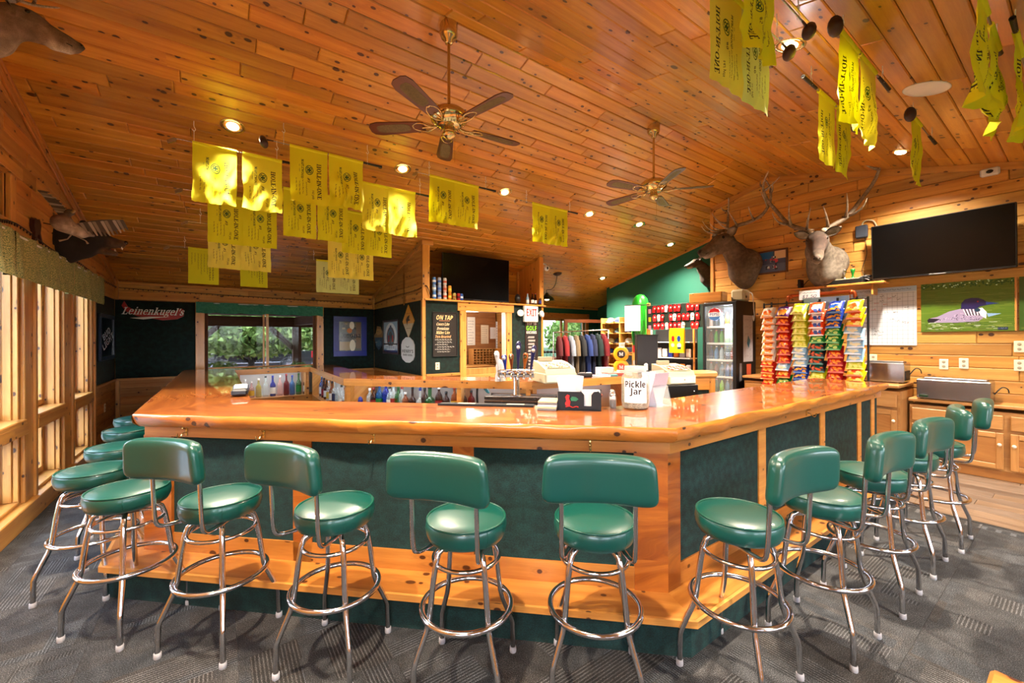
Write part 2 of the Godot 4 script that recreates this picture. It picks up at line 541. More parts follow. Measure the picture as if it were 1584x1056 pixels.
func materials():
	T.pine = wood(11, Color(0.88, 0.71, 0.45), Color(0.71, 0.50, 0.26), Color(0.22, 0.10, 0.04), 110)
	T.slab = wood(29, Color(0.80, 0.52, 0.26), Color(0.52, 0.27, 0.10), Color(0.16, 0.06, 0.02), 14, 1024, 1024, 0.55)
	T.oak = wood(41, Color(0.80, 0.62, 0.41), Color(0.65, 0.46, 0.27), Color(0.3, 0.15, 0.06), 0, 512, 1024, 0.3)
	T.vinyl = wood(53, Color(0.62, 0.545, 0.46), Color(0.44, 0.37, 0.30), Color(0.4, 0.3, 0.2), 6, 512, 512, 0.3)
	T.felt = mottled(3, Color(0.005, 0.05, 0.045), Color(0.03, 0.165, 0.14), 0.11, 512, 0.012, 0.45)
	T.fur = mottled(8, Color(0.62, 0.6, 0.58), Color(1, 1, 1), 0.2, 256)
	T.cloth = mottled(17, Color(0.82, 0.82, 0.82), Color(1, 1, 1), 0.35, 256)
	var tints = [Color(1, 1, 1), Color(0.92, 0.9, 0.88), Color(1.0, 0.93, 0.84), Color(0.86, 0.84, 0.82)]
	M.roof = []; M.wall = []; M.warm = []; M.panel = []
	for t in tints:
		M.roof.append(glazed(mat(Color(0.94, 0.87, 0.53) * t, 0.38, 0.0, T.pine), 0.5, 0.16))
		M.wall.append(glazed(mat(Color(0.98, 0.96, 0.80) * t, 0.5, 0.0, T.pine), 0.2, 0.3))
		M.panel.append(mat(Color(0.93, 0.86, 0.74) * t, 0.55, 0.0, T.pine))
	M.trim = glazed(mat(Color(0.95, 0.88, 0.72), 0.42, 0.0, T.pine), 0.3, 0.25)
	M.trim_dark = glazed(mat(Color(0.9, 0.78, 0.62), 0.42, 0.0, T.pine), 0.3, 0.25)
	M.frame = glazed(mat(Color(1.0, 0.9, 0.72), 0.38, 0.0, T.pine), 0.4, 0.2)
	M.post = glazed(mat(Color(0.93, 0.84, 0.62), 0.3, 0.0, T.slab), 0.7, 0.1)
	M.slab = glazed(mat(Color(0.94, 0.88, 0.74), 0.3, 0.0, T.slab), 1.0, 0.03)
	M.slab_edge = glazed(mat(Color(0.95, 0.76, 0.44), 0.4, 0.0, T.pine), 0.8, 0.12)
	M.office = [mat(Color(0.78, 0.68, 0.63), 0.6, 0.0, T.oak), mat(Color(0.72, 0.63, 0.58), 0.6, 0.0, T.oak)]
	M.step = glazed(mat(Color(0.86, 0.72, 0.52), 0.35, 0.0, T.pine), 0.6, 0.12)
	M.oak = mat(Color(0.97, 0.93, 0.82), 0.45, 0.0, T.oak)
	M.oak_panel = mat(Color(0.88, 0.79, 0.62), 0.5, 0.0, T.oak)
	M.vinyl = [mat(Color(0.85, 0.85, 0.88), 0.4, 0.0, T.vinyl), mat(Color(0.75, 0.75, 0.79), 0.4, 0.0, T.vinyl), mat(Color(0.84, 0.81, 0.8), 0.4, 0.0, T.vinyl)]
	M.felt = mat(Color(1, 1, 1), 0.95, 0.0, T.felt, 1.6)
	M.felt_bar = mat(Color(1, 1, 1), 0.95, 0.0, mottled(5, Color(0.01, 0.085, 0.08), Color(0.06, 0.23, 0.215), 0.11, 512, 0.012, 0.4), 2.2)
	M.green_paint = mat(Color(0.05, 0.33, 0.27), 0.75)
	M.grout = mat(Color(0.16, 0.09, 0.04), 0.9)
	M.carpet = []
	for k in 6:
		var m = mat(Color(1, 1, 1), 0.97, 0.0, carpet_tile(60 + k))
		M.carpet.append(m)
	M.vinyl_seat = glazed(mat(Color(0.0, 0.265, 0.228), 0.36), 0.4, 0.12)
	M.vinyl_seat.heightmap_enabled = false
	M.piping = mat(Color(0.0, 0.27, 0.21), 0.35)
	M.chrome = mat(Color(0.82, 0.82, 0.83), 0.12, 1.0)
	M.steel = mat(Color(0.68, 0.68, 0.69), 0.24, 1.0)
	M.brass = mat(Color(0.82, 0.74, 0.52), 0.16, 1.0)
	M.dull_steel = mat(Color(0.55, 0.55, 0.56), 0.35, 1.0)
	M.copper = mat(Color(0.72, 0.36, 0.2), 0.3, 0.9)
	M.foot = mat(Color(0.58, 0.58, 0.6), 0.6)
	M.black = mat(Color(0.018, 0.018, 0.02), 0.5)
	M.black_gloss = mat(Color(0.012, 0.012, 0.014), 0.12)
	M.screen = mat(Color(0.015, 0.016, 0.018), 0.22)
	M.screen.metallic_specular = 0.3
	M.dimming_pane = glass(Color(0.05, 0.06, 0.06), 0.45)  # clear window glass darkened to dim the bright view outdoors
	M.dimming_pane.metallic_specular = 0.2
	M.dark = mat(Color(0.07, 0.07, 0.075), 0.5)
	M.rubber = mat(Color(0.06, 0.08, 0.11), 0.8)
	M.grey = mat(Color(0.42, 0.42, 0.43), 0.5)
	M.white = mat(Color(0.86, 0.86, 0.85), 0.45)
	M.paper = mat(Color(0.85, 0.85, 0.85), 0.8)
	M.cream = mat(Color(0.72, 0.68, 0.56), 0.45)
	M.cream_dark = mat(Color(0.62, 0.58, 0.48), 0.5)
	M.ivory = mat(Color(0.90, 0.86, 0.76), 0.4)
	M.brown = mat(Color(0.20, 0.09, 0.05), 0.5)
	M.walnut = glazed(mat(Color(0.46, 0.30, 0.2), 0.4, 0.0, T.oak), 0.4, 0.2)
	M.cane = mat(Color(0.55, 0.5, 0.36), 0.8, 0.0, mottled(71, Color(0.3, 0.3, 0.25), Color(1, 1, 0.9), 0.45, 128, 0.02, 0.1), 9.0)
	M.antler = mat(Color(1, 1, 1), 0.6, 0.0, mottled(81, Color(0.62, 0.58, 0.52), Color(1, 1, 1), 0.06, 256), 6.0)
	M.antler.vertex_color_use_as_albedo = true
	M.fur = mat(Color(1, 1, 1), 0.95, 0.0, T.fur, 5.0)
	M.fur.vertex_color_use_as_albedo = true
	M.fur.rim_enabled = false
	M.paint = mat(Color(1, 1, 1), 0.7)
	M.paint.vertex_color_use_as_albedo = true
	M.eye = mat(Color(0.02, 0.012, 0.008), 0.04)
	M.pane = glass(Color(0.9, 0.95, 0.95), 0.08)
	M.clear = glass(Color(0.92, 0.95, 0.94), 0.16)
	M.lamp = glow(Color(1.0, 0.86, 0.62), 14.0)
	M.leaf = mat(Color(0.13, 0.23, 0.05), 0.7)
	M.bark = mat(Color(0.17, 0.13, 0.1), 0.9)
	M.grass = mat(Color(0.2, 0.36, 0.08), 0.95, 0.0, mottled(91, Color(0.6, 0.7, 0.5), Color(1, 1, 1), 0.2, 256), 0.7)
	M.gravel = mat(Color(0.62, 0.52, 0.5), 0.95, 0.0, mottled(93, Color(0.75, 0.75, 0.75), Color(1, 1, 1), 0.3, 256), 0.7)
	M.grey_timber = mat(Color(0.5, 0.41, 0.42), 0.8, 0.0, T.oak)

# ---------- boards ----------
func score(p: Vector3, area: float) -> float:
	var q = to_px(p)
	if q.z < 0.2 or q.x < -160 or q.x > 1744 or q.y < -160 or q.y > 1216: return area * 1e-6
	return area / (p - Vector3(0, EYE, 0)).length_squared()
# rows of boards on a face; spans(row start, row end) gives the stretches to cover along u
func board_field(parent: Node3D, called: String, o: Vector3, u: Vector3, w: Vector3, n: Vector3, width: float, bw: float, mats: Array, lmin: float, lmax: float, spans: Callable, th := 0.018, ch := 0.004, most := 290):
	var specs = []
	var row = 0.0
	while row < width - 0.01:
		var b = minf(bw, width - row)
		for sp in spans.call(row, row + b):
			var s = sp[0] - rng.randf() * lmax * 0.6
			while s < sp[1] - 0.001:
				var l = rng.randf_range(lmin, lmax)
				var a = maxf(s, sp[0])
				var e = minf(s + l, sp[1])
				if sp[1] - e < 0.12: e = sp[1]
				if e - a > 0.01: specs.append([o + u * (a + 0.0015) + w * (row + 0.0018), e - a - 0.003, b - 0.0036, rng.randi() % mats.size(), Vector2(rng.randf(), rng.randf()), score(o + u * (a + e) / 2 + w * (row + b / 2), (e - a) * b)])
				s = maxf(s + l, e)
		row += b
	specs.sort_custom(func(x, y): return x[5] > y[5])
	var rest = MB.new()
	for i in specs.size():
		var k = specs[i]
		if i < most and k[5] > 1e-5:
			var mb = MB.new()
			mb.board(Vector3.ZERO, u, w, n, k[1], k[2], th, ch, k[4])
			part(parent, called, mb, mats[k[3]], k[0])
		else:
			rest.board(k[0], u, w, n, k[1], k[2], th, ch, k[4])
	if rest.v.size() > 0:
		var r = part(parent, called + "s", rest, mats[0])
		r.set_meta("kind", "stuff")
func full(l: float) -> Callable:
	return func(_a, _b): return [[0.0, l]]

# a slab in the plane x = x0..x1 whose top follows the roof, with holes [z0, z1, y0, y1]
func gable(parent, called, x0: float, x1: float, z0: float, z1: float, holes: Array, m: Material, lift := 0.02):
	var cuts = [z0, z1]
	if ZR > z0 and ZR < z1: cuts.append(ZR)
	for h in holes: cuts.append(h[0]); cuts.append(h[1])
	cuts.sort()
	var mb = MB.new()
	for i in cuts.size() - 1:
		var a = cuts[i]; var b = cuts[i + 1]
		if b - a < 0.001: continue
		var ys = [0.0]
		var open = []
		for h in holes:
			if a >= h[0] - 0.001 and b <= h[1] + 0.001: open.append([h[2], h[3]])
		open.sort_custom(func(p, q): return p[0] < q[0])
		var y = 0.0
		for h in open:
			if h[0] > y: mb.box(Vector3((x0 + x1) / 2, (y + h[0]) / 2, (a + b) / 2), Vector3(x1 - x0, h[0] - y, b - a))
			y = h[1]
		var tr = Transform3D(Basis(Vector3(0, 0, 1), Vector3(0, 1, 0), Vector3(-1, 0, 0)), Vector3(x1, 0, 0))
		mb.prism(PackedVector2Array([Vector2(a, y), Vector2(b, y), Vector2(b, roof(b) + lift), Vector2(a, roof(a) + lift)]), x1 - x0, tr)
	return part(parent, called, mb, m)
# spans along z for boards on a gable wall, free of holes
func gable_spans(y_base: float, z_from: float, z_to: float, holes: Array) -> Callable:
	return func(a, b):
		var ya = y_base + a
		var yb = y_base + b
		var lo = z_from; var hi = z_to
		var top = roof(ZR)
		if ya > roof(z_from): lo = maxf(lo, ZB + (ya - EAVE) / SLOPE)
		if z_to > ZR and ya > roof(z_to): hi = minf(hi, ZR + (top - ya) / SLOPE_FRONT)
		if ya >= top: return []
		var out = [[lo, hi]]
		for h in holes:
			if yb > h[2] + 0.005 and ya < h[3] - 0.005:
				var nx = []
				for s in out:
					if h[0] > s[0]: nx.append([s[0], minf(s[1], h[0])])
					if h[1] < s[1]: nx.append([maxf(s[0], h[1]), s[1]])
				out = nx
		var res = []
		for s in out:
			if s[1] - s[0] > 0.02: res.append([s[0] - z_from, s[1] - z_from])
		return res

func casement(n: int, at_x: float, z0: float, z1: float, y0: float, y1: float):
	# a sash window in the left wall: frame and pane
	var o = structure("window_%d" % n)
	var x = at_x
	for z in [z0 + 0.03, z1 - 0.03]: part(o, "stile", bx(Vector3(0.045, y1 - y0, 0.06), 0.006), M.trim, Vector3(x, (y0 + y1) / 2, z))
	for y in [y0 + 0.03, y1 - 0.03]: part(o, "rail", bx(Vector3(0.045, 0.06, z1 - z0 - 0.12), 0.006), M.trim, Vector3(x, y, (z0 + z1) / 2))
	part(o, "pane", bx(Vector3(0.006, y1 - y0 - 0.1, z1 - z0 - 0.1), 0.0), M.pane, Vector3(x - 0.01, (y0 + y1) / 2, (z0 + z1) / 2))

func build_structure():
	var nrm = sqrt(1 + SLOPE * SLOPE)
	var nf = sqrt(1 + SLOPE_FRONT * SLOPE_FRONT)
	var XE = 9.72
	# ceiling: two slopes of tongue-and-groove boards under a deck
	var c = structure("ceiling")
	var lift = 0.02
	var tr = Transform3D(Basis(Vector3(0, 0, 1), Vector3(0, 1, 0), Vector3(-1, 0, 0)), Vector3(XE + 0.2, 0, 0))
	part(c, "deck", MB.new().prism(PackedVector2Array([Vector2(ZB - 0.25, roof(ZB - 0.25) + lift), Vector2(ZR, roof(ZR) + lift), Vector2(ZR, roof(ZR) + 0.2), Vector2(ZB - 0.25, roof(ZB - 0.25) + 0.2)]), XE - XL + 0.4, tr), M.grout)
	board_field(c, "board", Vector3(XL, EAVE + lift, ZB), Vector3.RIGHT, Vector3(0, SLOPE, 1) / nrm, Vector3(0, -1, SLOPE) / nrm, (ZR - ZB) * nrm, 0.1393, M.roof, 0.7, 2.3, full(XE - XL), 0.02, 0.0075)
	var c2 = structure("ceiling")
	part(c2, "deck", MB.new().prism(PackedVector2Array([Vector2(ZR, roof(ZR) + lift), Vector2(ZF + 0.25, roof(ZF + 0.25) + lift), Vector2(ZF + 0.25, roof(ZF + 0.25) + 0.2), Vector2(ZR, roof(ZR) + 0.2)]), XE - XL + 0.4, tr), M.grout)
	board_field(c2, "board", Vector3(XL, roof(ZR) + lift, ZR), Vector3.RIGHT, Vector3(0, -SLOPE_FRONT, 1) / nf, Vector3(0, -1, -SLOPE_FRONT) / nf, (ZF - ZR) * nf, 0.1393, M.roof, 0.7, 2.3, full(XR - XL), 0.02, 0.0075)

	# floor: concrete slab, carpet tiles, vinyl planks by the cabinets
	var f = structure("floor")
	part(f, "slab", bx(Vector3(XE - XL + 0.4, 0.15, ZF - ZB + 0.5), 0.0), M.grey, Vector3((XE + XL) / 2, -0.087, (ZF + ZB) / 2))
	var tile = 0.61
	var tiles = []
	var x0 = 2.51 - tile * 7
	var z0 = -0.52 - tile * 14
	for i in range(0, 12):
		for j in range(0, 21):
			var xa = maxf(x0 + i * tile, XL + 0.02); var xb = minf(x0 + (i + 1) * tile, 5.08)
			var za = maxf(z0 + j * tile, ZB); var zb = minf(z0 + (j + 1) * tile, ZF)
			if xb - xa < 0.02 or zb - za < 0.02: continue
			var cx = (xa + xb) / 2; var cz = (za + zb) / 2
			if cx > 0.8 and cz < -2.6 or cx > 2.4 and cz < -1.9: continue
			tiles.append([Vector3(cx, 0, cz), xb - xa, zb - za, score(Vector3(cx, 0, cz), (xb - xa) * (zb - za))])
	for k in tiles:
		var mb = MB.new()
		var h = 0.012
		var p = [Vector3(-k[1] / 2 + 0.0006, 0, k[2] / 2 - 0.0006), Vector3(k[1] / 2 - 0.0006, 0, k[2] / 2 - 0.0006), Vector3(k[1] / 2 - 0.0006, 0, -k[2] / 2 + 0.0006), Vector3(-k[1] / 2 + 0.0006, 0, -k[2] / 2 + 0.0006)]
		var a = k[1] / tile; var b = k[2] / tile
		var q = [Vector2(0, b), Vector2(a, b), Vector2(a, 0), Vector2(0, 0)]
		var r = rng.randi() % 4
		mb.quad2(p[0], p[1], p[2], p[3], Vector3.UP, [q[r], q[(r + 1) % 4], q[(r + 2) % 4], q[(r + 3) % 4]])
		for i in 4:
			var j = (i + 1) % 4
			mb.quad(p[i] - Vector3(0, h, 0), p[j] - Vector3(0, h, 0), p[j], p[i])
		part(f, "carpet_tile", mb, M.carpet[rng.randi() % M.carpet.size()], k[0])
	board_field(f, "plank", Vector3(5.085, -0.012, 1.2), Vector3(0, 0, -1), Vector3(1, 0, 0), Vector3.UP, XE - 5.1, 0.178, M.vinyl, 0.9, 1.5, full(10.1), 0.012, 0.001, 120)
	part(f, "edge_strip", bx(Vector3(0.03, 0.006, 6.0), 0.002), M.dark, Vector3(5.083, 0.003, 0.1))

	# left wall with its windows
	var holes = []
	var bays = [[-3.25, -4.1], [-4.35, -5.2], [-5.45, -6.3], [-6.6, -7.45]]
	for b in bays:
		holes.append([b[1], b[0], 0.16, 0.74]); holes.append([b[1], b[0], 0.86, 2.3])
	var gw = [-4.9, -3.55, 2.42, 2.82]
	holes.append(gw)
	holes.append([0.2, 2.4, 0.8, 2.1])
	var wl = structure("wall_left")
	gable(wl, "core", XL - 0.2, XL - 0.018, ZB - 0.2, ZF + 0.2, holes, M.panel[1])
	board_field(wl, "board", Vector3(XL - 0.018, 2.18, ZB), Vector3(0, 0, 1), Vector3.UP, Vector3.RIGHT, 1.95, 0.139, M.panel, 0.8, 2.0, gable_spans(2.18, ZB, ZF, [[-8.0, -3.1, 2.18, 2.34], gw, [-5.02, -3.4, 2.3, 2.95]]), 0.018, 0.007)
	board_field(wl, "wainscot_board", Vector3(XL - 0.018, 0.1, ZB), Vector3(0, 0, 1), Vector3.UP, Vector3.RIGHT, 0.79, 0.132, M.panel, 0.6, 1.6, full(1.46), 0.018, 0.004, 60)
	part(wl, "felt_panel", bx(Vector3(0.014, 1.27, 1.43), 0.0), M.felt, Vector3(XL - 0.011, 1.545, ZB + 0.725))
	part(wl, "sill_board", bx(Vector3(0.14, 0.16, 4.9), 0.006), M.trim, Vector3(XL - 0.01, 0.08, -5.1))
	part(wl, "head_board", bx(Vector3(0.03, 0.2, 4.9), 0.004), M.trim, Vector3(XL - 0.003, 2.38, -5.3))
	part(wl, "cap_rail", bx(Vector3(0.035, 0.035, 1.43), 0.006), M.trim, Vector3(XL + 0.006, 0.9, ZB + 0.73))
	part(wl, "corner_post", bx(Vector3(0.05, 0.3, 0.05), 0.004), M.trim, Vector3(XL + 0.02, 2.33, ZB + 0.03))
	for b in bays:
		for zz in [b[0], b[1]]:
			var s = 1.0 if zz == b[0] else -1.0
			part(wl, "jamb", bx(Vector3(0.17, 2.16, 0.02), 0.002), M.trim, Vector3(XL - 0.1, 1.24, zz - s * 0.012))
			part(wl, "jamb_stop", bx(Vector3(0.05, 2.1, 0.022), 0.003), M.trim, Vector3(XL - 0.075, 1.24, zz - s * 0.03))
			part(wl, "jamb_stop", bx(Vector3(0.03, 2.1, 0.014), 0.003), M.trim, Vector3(XL - 0.03, 1.24, zz - s * 0.024))
	for k in [[-5.325, 0.27], [-6.45, 0.32], [-7.53, 0.17], [-4.225, 0.27], [-3.1, 0.3]]:
		part(wl, "mullion", bx(Vector3(0.03, 2.14, k[1] - 0.05), 0.005), M.trim, Vector3(XL - 0.002, 1.23, k[0]))
		part(wl, "mullion_batten", bx(Vector3(0.022, 2.14, 0.05), 0.004), M.trim, Vector3(XL + 0.022, 1.23, k[0] - k[1] / 2 + 0.04))
	for b in bays:
		part(wl, "window_sill", bx(Vector3(0.2, 0.05, b[0] - b[1] - 0.03), 0.008), M.trim, Vector3(XL - 0.065, 0.845, (b[0] + b[1]) / 2))
		part(wl, "apron", bx(Vector3(0.05, 0.1, b[0] - b[1] + 0.02), 0.008), M.trim, Vector3(XL + 0.012, 0.79, (b[0] + b[1]) / 2))
		part(wl, "window_sill", bx(Vector3(0.16, 0.03, b[0] - b[1] - 0.03), 0.006), M.trim, Vector3(XL - 0.09, 0.172, (b[0] + b[1]) / 2))
	for k in [[gw[0] - 0.06, 0.12], [gw[1] + 0.06, 0.12]]: part(wl, "casing", bx(Vector3(0.03, 0.52, k[1]), 0.004), M.trim, Vector3(XL + 0.008, 2.62, k[0]))
	part(wl, "casing", bx(Vector3(0.06, 0.1, 1.7), 0.004), M.trim, Vector3(XL + 0.015, 2.88, -4.22))
	part(wl, "jamb", bx(Vector3(0.16, 0.42, 0.02), 0.002), M.trim, Vector3(XL - 0.09, 2.62, gw[0] + 0.01))
	# rake trim under the ceiling, both slopes
	for k in [[ZB, ZR], [ZR, ZF]]:
		var a = Vector3(XL + 0.012, roof(k[0]) - 0.045, k[0]); var b = Vector3(XL + 0.012, roof(k[1]) - 0.045, k[1])
		part(wl, "rake_trim", between(a, b, 0.022, 0.09), M.trim_dark)
		part(wl, "rake_trim", between(a + Vector3(0.012, 0.03, 0), b + Vector3(0.012, 0.03, 0), 0.03, 0.032), M.trim_dark)
	var wn = 1
	for b in bays:
		casement(wn, XL - 0.15, b[1] + 0.02, b[0] - 0.02, 0.87, 2.3); wn += 1
		casement(wn, XL - 0.15, b[1] + 0.02, b[0] - 0.02, 0.19, 0.74); wn += 1
	casement(wn, XL - 0.15, gw[0], gw[1], gw[2], gw[3]); wn += 1
	casement(wn, XL - 0.1, 0.2, 2.4, 0.8, 2.1); wn += 1

	# back wall
	var wb = structure("wall_back")
	var W0 = -0.2; var W1 = 1.6; var WY0 = 0.98; var WY1 = 2.12
	var core = MB.new()
	for k in [[XL - 0.2, W0, 0, 2.5], [W1, 5.4, 0, 2.5], [W0, W1, 0, WY0], [W0, W1, WY1, 2.5]]:
		core.box(Vector3((k[0] + k[1]) / 2, (k[2] + k[3]) / 2, ZB - 0.118), Vector3(k[1] - k[0], k[3] - k[2], 0.2))
	part(wb, "core", core, M.panel[1])
	board_field(wb, "board", Vector3(XL, 2.195, ZB - 0.018), Vector3.RIGHT, Vector3.UP, Vector3(0, 0, 1), 0.26, 0.13, M.wall, 0.9, 2.0, full(XA - XL), 0.018, 0.004, 40)
	board_field(wb, "wainscot_board", Vector3(XL, 0.1, ZB - 0.018), Vector3.RIGHT, Vector3.UP, Vector3(0, 0, 1), 0.79, 0.132, M.panel, 0.8, 1.8, full(XA - XL), 0.018, 0.004, 60)
	part(wb, "crown_board", bx(Vector3(XA - XL, 0.045, 0.03), 0.005), M.trim, Vector3((XA + XL) / 2, 2.45, ZB + 0.012))
	part(wb, "cap_rail", bx(Vector3(XA - XL, 0.035, 0.035), 0.006), M.trim, Vector3((XA + XL) / 2, 0.9, ZB + 0.008))
	part(wb, "felt_panel", bx(Vector3(-0.33 - XL, 1.27, 0.014), 0.0), M.felt, Vector3((XL - 0.33) / 2, 1.545, ZB - 0.008))
	part(wb, "felt_panel", bx(Vector3(XA - 1.74, 1.27, 0.014), 0.0), M.felt, Vector3((XA + 1.74) / 2, 1.545, ZB - 0.008))
	for k in [-0.26, 1.67]: part(wb, "casing", bx(Vector3(0.13, 1.3, 0.035), 0.005), M.frame, Vector3(k, 1.55, ZB + 0.012))
	part(wb, "casing", bx(Vector3(2.06, 0.09, 0.04), 0.005), M.frame, Vector3(0.705, 2.165, ZB + 0.014))
	part(wb, "window_sill", bx(Vector3(2.0, 0.04, 0.14), 0.006), M.frame, Vector3(0.7, 0.985, ZB - 0.03))
	part(wb, "corner_post", bx(Vector3(0.05, 0.78, 0.05), 0.004), M.trim, Vector3(XL + 0.03, 0.5, ZB + 0.02))
	var w = structure("window_%d" % wn); wn += 1
	for k in [[W0 + 0.025, 0.05], [W1 - 0.025, 0.05], [0.76, 0.045], [0.70, 0.03]]: part(w, "stile", bx(Vector3(k[1], WY1 - WY0, 0.05), 0.005), M.grey_timber if k[1] > 0.045 else M.frame, Vector3(k[0], (WY0 + WY1) / 2, ZB - 0.08))
	for y in [WY0 + 0.03, WY1 - 0.03]: part(w, "rail", bx(Vector3(W1 - W0 - 0.1, 0.06, 0.05), 0.005), M.frame, Vector3((W0 + W1) / 2, y, ZB - 0.08))
	for k in [[W0 + 0.05, 0.69], [0.78, W1 - 0.05]]: part(w, "pane", bx(Vector3(k[1] - k[0], WY1 - WY0 - 0.12, 0.006), 0.0), M.dimming_pane, Vector3((k[0] + k[1]) / 2, (WY0 + WY1) / 2, ZB - 0.085))

	# office that stands out from the back wall: side wall, front with hatch, open shelf above
	var wo = structure("wall_office_side")
	part(wo, "core", bx(Vector3(0.1, 2.2, ZA - ZB), 0.0), M.panel[1], Vector3(XA + 0.068, 1.1, (ZA + ZB) / 2))
	var trz = Transform3D(Basis(Vector3(0, 0, 1), Vector3(0, 1, 0), Vector3(-1, 0, 0)), Vector3(XA + 0.118, 0, 0))
	part(wo, "gable_core", MB.new().prism(PackedVector2Array([Vector2(ZB, 2.19), Vector2(ZA, 2.19), Vector2(ZA, roof(ZA)), Vector2(ZB, roof(ZB))]), 0.1, trz), M.panel[1])
	board_field(wo, "board", Vector3(XA + 0.018, 2.175, ZB), Vector3(0, 0, 1), Vector3.UP, Vector3.LEFT, 0.995, 0.139, M.wall, 0.8, 1.8, gable_spans(2.175, ZB, ZA - 0.02, []), 0.018, 0.004, 80)
	board_field(wo, "wainscot_board", Vector3(XA + 0.018, 0.1, ZB), Vector3(0, 0, 1), Vector3.UP, Vector3.LEFT, 0.79, 0.132, M.panel, 0.8, 1.8, full(ZA - ZB), 0.018, 0.004, 60)
	part(wo, "felt_panel", bx(Vector3(0.014, 1.27, ZA - ZB - 0.03), 0.0), M.felt, Vector3(XA + 0.009, 1.545, (ZA + ZB) / 2))
	part(wo, "cap_rail", bx(Vector3(0.035, 0.05, ZA - ZB - 0.03), 0.006), M.trim, Vector3(XA - 0.006, 0.9, (ZA + ZB) / 2))
	part(wo, "rake_trim", between(Vector3(XA - 0.012, roof(ZB) - 0.035, ZB), Vector3(XA - 0.012, roof(ZA) - 0.035, ZA), 0.03, 0.07), M.trim)
	part(wo, "corner_post", bx(Vector3(0.05, 0.3, 0.05), 0.004), M.trim, Vector3(XA - 0.012, 2.33, ZB + 0.03))
	part(wo, "corner_post", bx(Vector3(0.13, 1.0, 0.05), 0.005), M.trim, Vector3(XA + 0.06, 2.68, ZA + 0.01))
	part(wo, "corner_post", bx(Vector3(0.06, 2.2, 0.06), 0.005), M.trim, Vector3(XA + 0.015, 1.1, ZA + 0.012))
	part(wo, "post_cap", bx(Vector3(0.2, 0.07, 0.1), 0.005), M.trim, Vector3(XA + 0.08, 3.13, ZA + 0.01))
	var wf = structure("wall_office_front")
	var X1 = 5.34
	var H0 = 3.56; var H1 = 4.44; var HY0 = 1.0; var HY1 = 2.03
	var cf = MB.new()
	for k in [[XA + 0.02, H0, 0, 2.17], [H1, X1, 0, 2.17], [H0, H1, 0, HY0], [H0, H1, HY1, 2.17]]:
		cf.box(Vector3((k[0] + k[1]) / 2, (k[2] + k[3]) / 2, ZA - 0.06), Vector3(k[1] - k[0], k[3] - k[2], 0.1))
	part(wf, "core", cf, M.panel[1])
	part(wf, "felt_panel", bx(Vector3(H0 - 0.12 - XA - 0.05, 1.24, 0.014), 0.0), M.felt, Vector3((XA + 0.05 + H0 - 0.12) / 2, 1.56, ZA - 0.004))
	part(wf, "felt_panel", bx(Vector3(X1 - H1 - 0.13, 1.24, 0.014), 0.0), M.felt, Vector3((X1 + H1 + 0.11) / 2, 1.56, ZA - 0.004))
	board_field(wf, "wainscot_board", Vector3(XA + 0.05, 0.1, ZA - 0.012), Vector3.RIGHT, Vector3.UP, Vector3(0, 0, 1), 0.79, 0.132, M.panel, 0.8, 1.8, full(X1 - XA - 0.06), 0.018, 0.004, 30)
	part(wf, "cap_rail", bx(Vector3(H0 - 0.1 - XA - 0.06, 0.05, 0.03), 0.005), M.trim, Vector3((XA + 0.06 + H0 - 0.1) / 2, 0.92, ZA + 0.012))
	for k in [[H0 - 0.055, 0.12], [H1 + 0.055, 0.12]]: part(wf, "casing", bx(Vector3(k[1], 1.3, 0.035), 0.005), M.frame, Vector3(k[0], 1.4, ZA + 0.014))
	part(wf, "casing", bx(Vector3(1.2, 0.15, 0.04), 0.005), M.frame, Vector3((H0 + H1) / 2, 2.1, ZA + 0.016))
	for k in [H0 + 0.012, H1 - 0.012]: part(wf, "jamb", bx(Vector3(0.02, 1.03, 0.12), 0.002), M.ivory, Vector3(k, 1.515, ZA - 0.06))
	part(wf, "ledge", bx(Vector3(X1 - XA + 0.02, 0.03, 0.85), 0.006), M.frame, Vector3((X1 + XA) / 2 + 0.03, 2.19, ZA - 0.36))
	part(wf, "corner_post", bx(Vector3(0.1, 0.98, 0.1), 0.005), M.frame, Vector3(X1 - 0.05, 2.68, ZA - 0.02))
	part(wf, "corner_post", bx(Vector3(0.05, 2.17, 0.12), 0.005), M.frame, Vector3(X1 - 0.02, 1.085, ZA - 0.04))
	var wn2 = structure("wall_office_shelf")
	part(wn2, "core", bx(Vector3(X1 - XA, 1.0, 0.05), 0.0), M.panel[1], Vector3((X1 + XA) / 2, 2.65, ZA - 0.82))
	board_field(wn2, "board", Vector3(XA + 0.1, 2.2, ZA - 0.796), Vector3.RIGHT, Vector3.UP, Vector3(0, 0, 1), 0.85, 0.139, M.roof, 0.6, 1.5, full(X1 - XA - 0.1), 0.018, 0.004, 60)
	part(wn2, "end_panel", bx(Vector3(0.03, 1.0, 0.8), 0.0), M.frame, Vector3(X1 - 0.03, 2.65, ZA - 0.42))
	part(wn2, "corner_batten", bx(Vector3(0.05, 0.9, 0.05), 0.004), M.frame, Vector3(X1 - 0.07, 2.6, ZA - 0.75))
	var wi = structure("wall_office_inner")
	part(wi, "core", bx(Vector3(0.08, 2.2, ZA - ZB), 0.0), M.panel[1], Vector3(X1 - 0.05, 1.1, (ZA + ZB) / 2 - 0.05))
	part(wi, "office_back", bx(Vector3(X1 - XA - 0.24, 2.2, 0.05), 0.0), M.office[0], Vector3((X1 + XA) / 2, 1.1, -8.0))
	board_field(wi, "board", Vector3(XA + 0.12, 0.9, -7.974), Vector3.RIGHT, Vector3.UP, Vector3(0, 0, 1), 1.28, 0.139, M.office, 0.8, 1.8, full(X1 - XA - 0.26), 0.014, 0.003, 60)
	part(wi, "office_ceiling", bx(Vector3(X1 - XA - 0.24, 0.04, 1.5), 0.0), M.white, Vector3((X1 + XA) / 2, 2.15, -7.25))

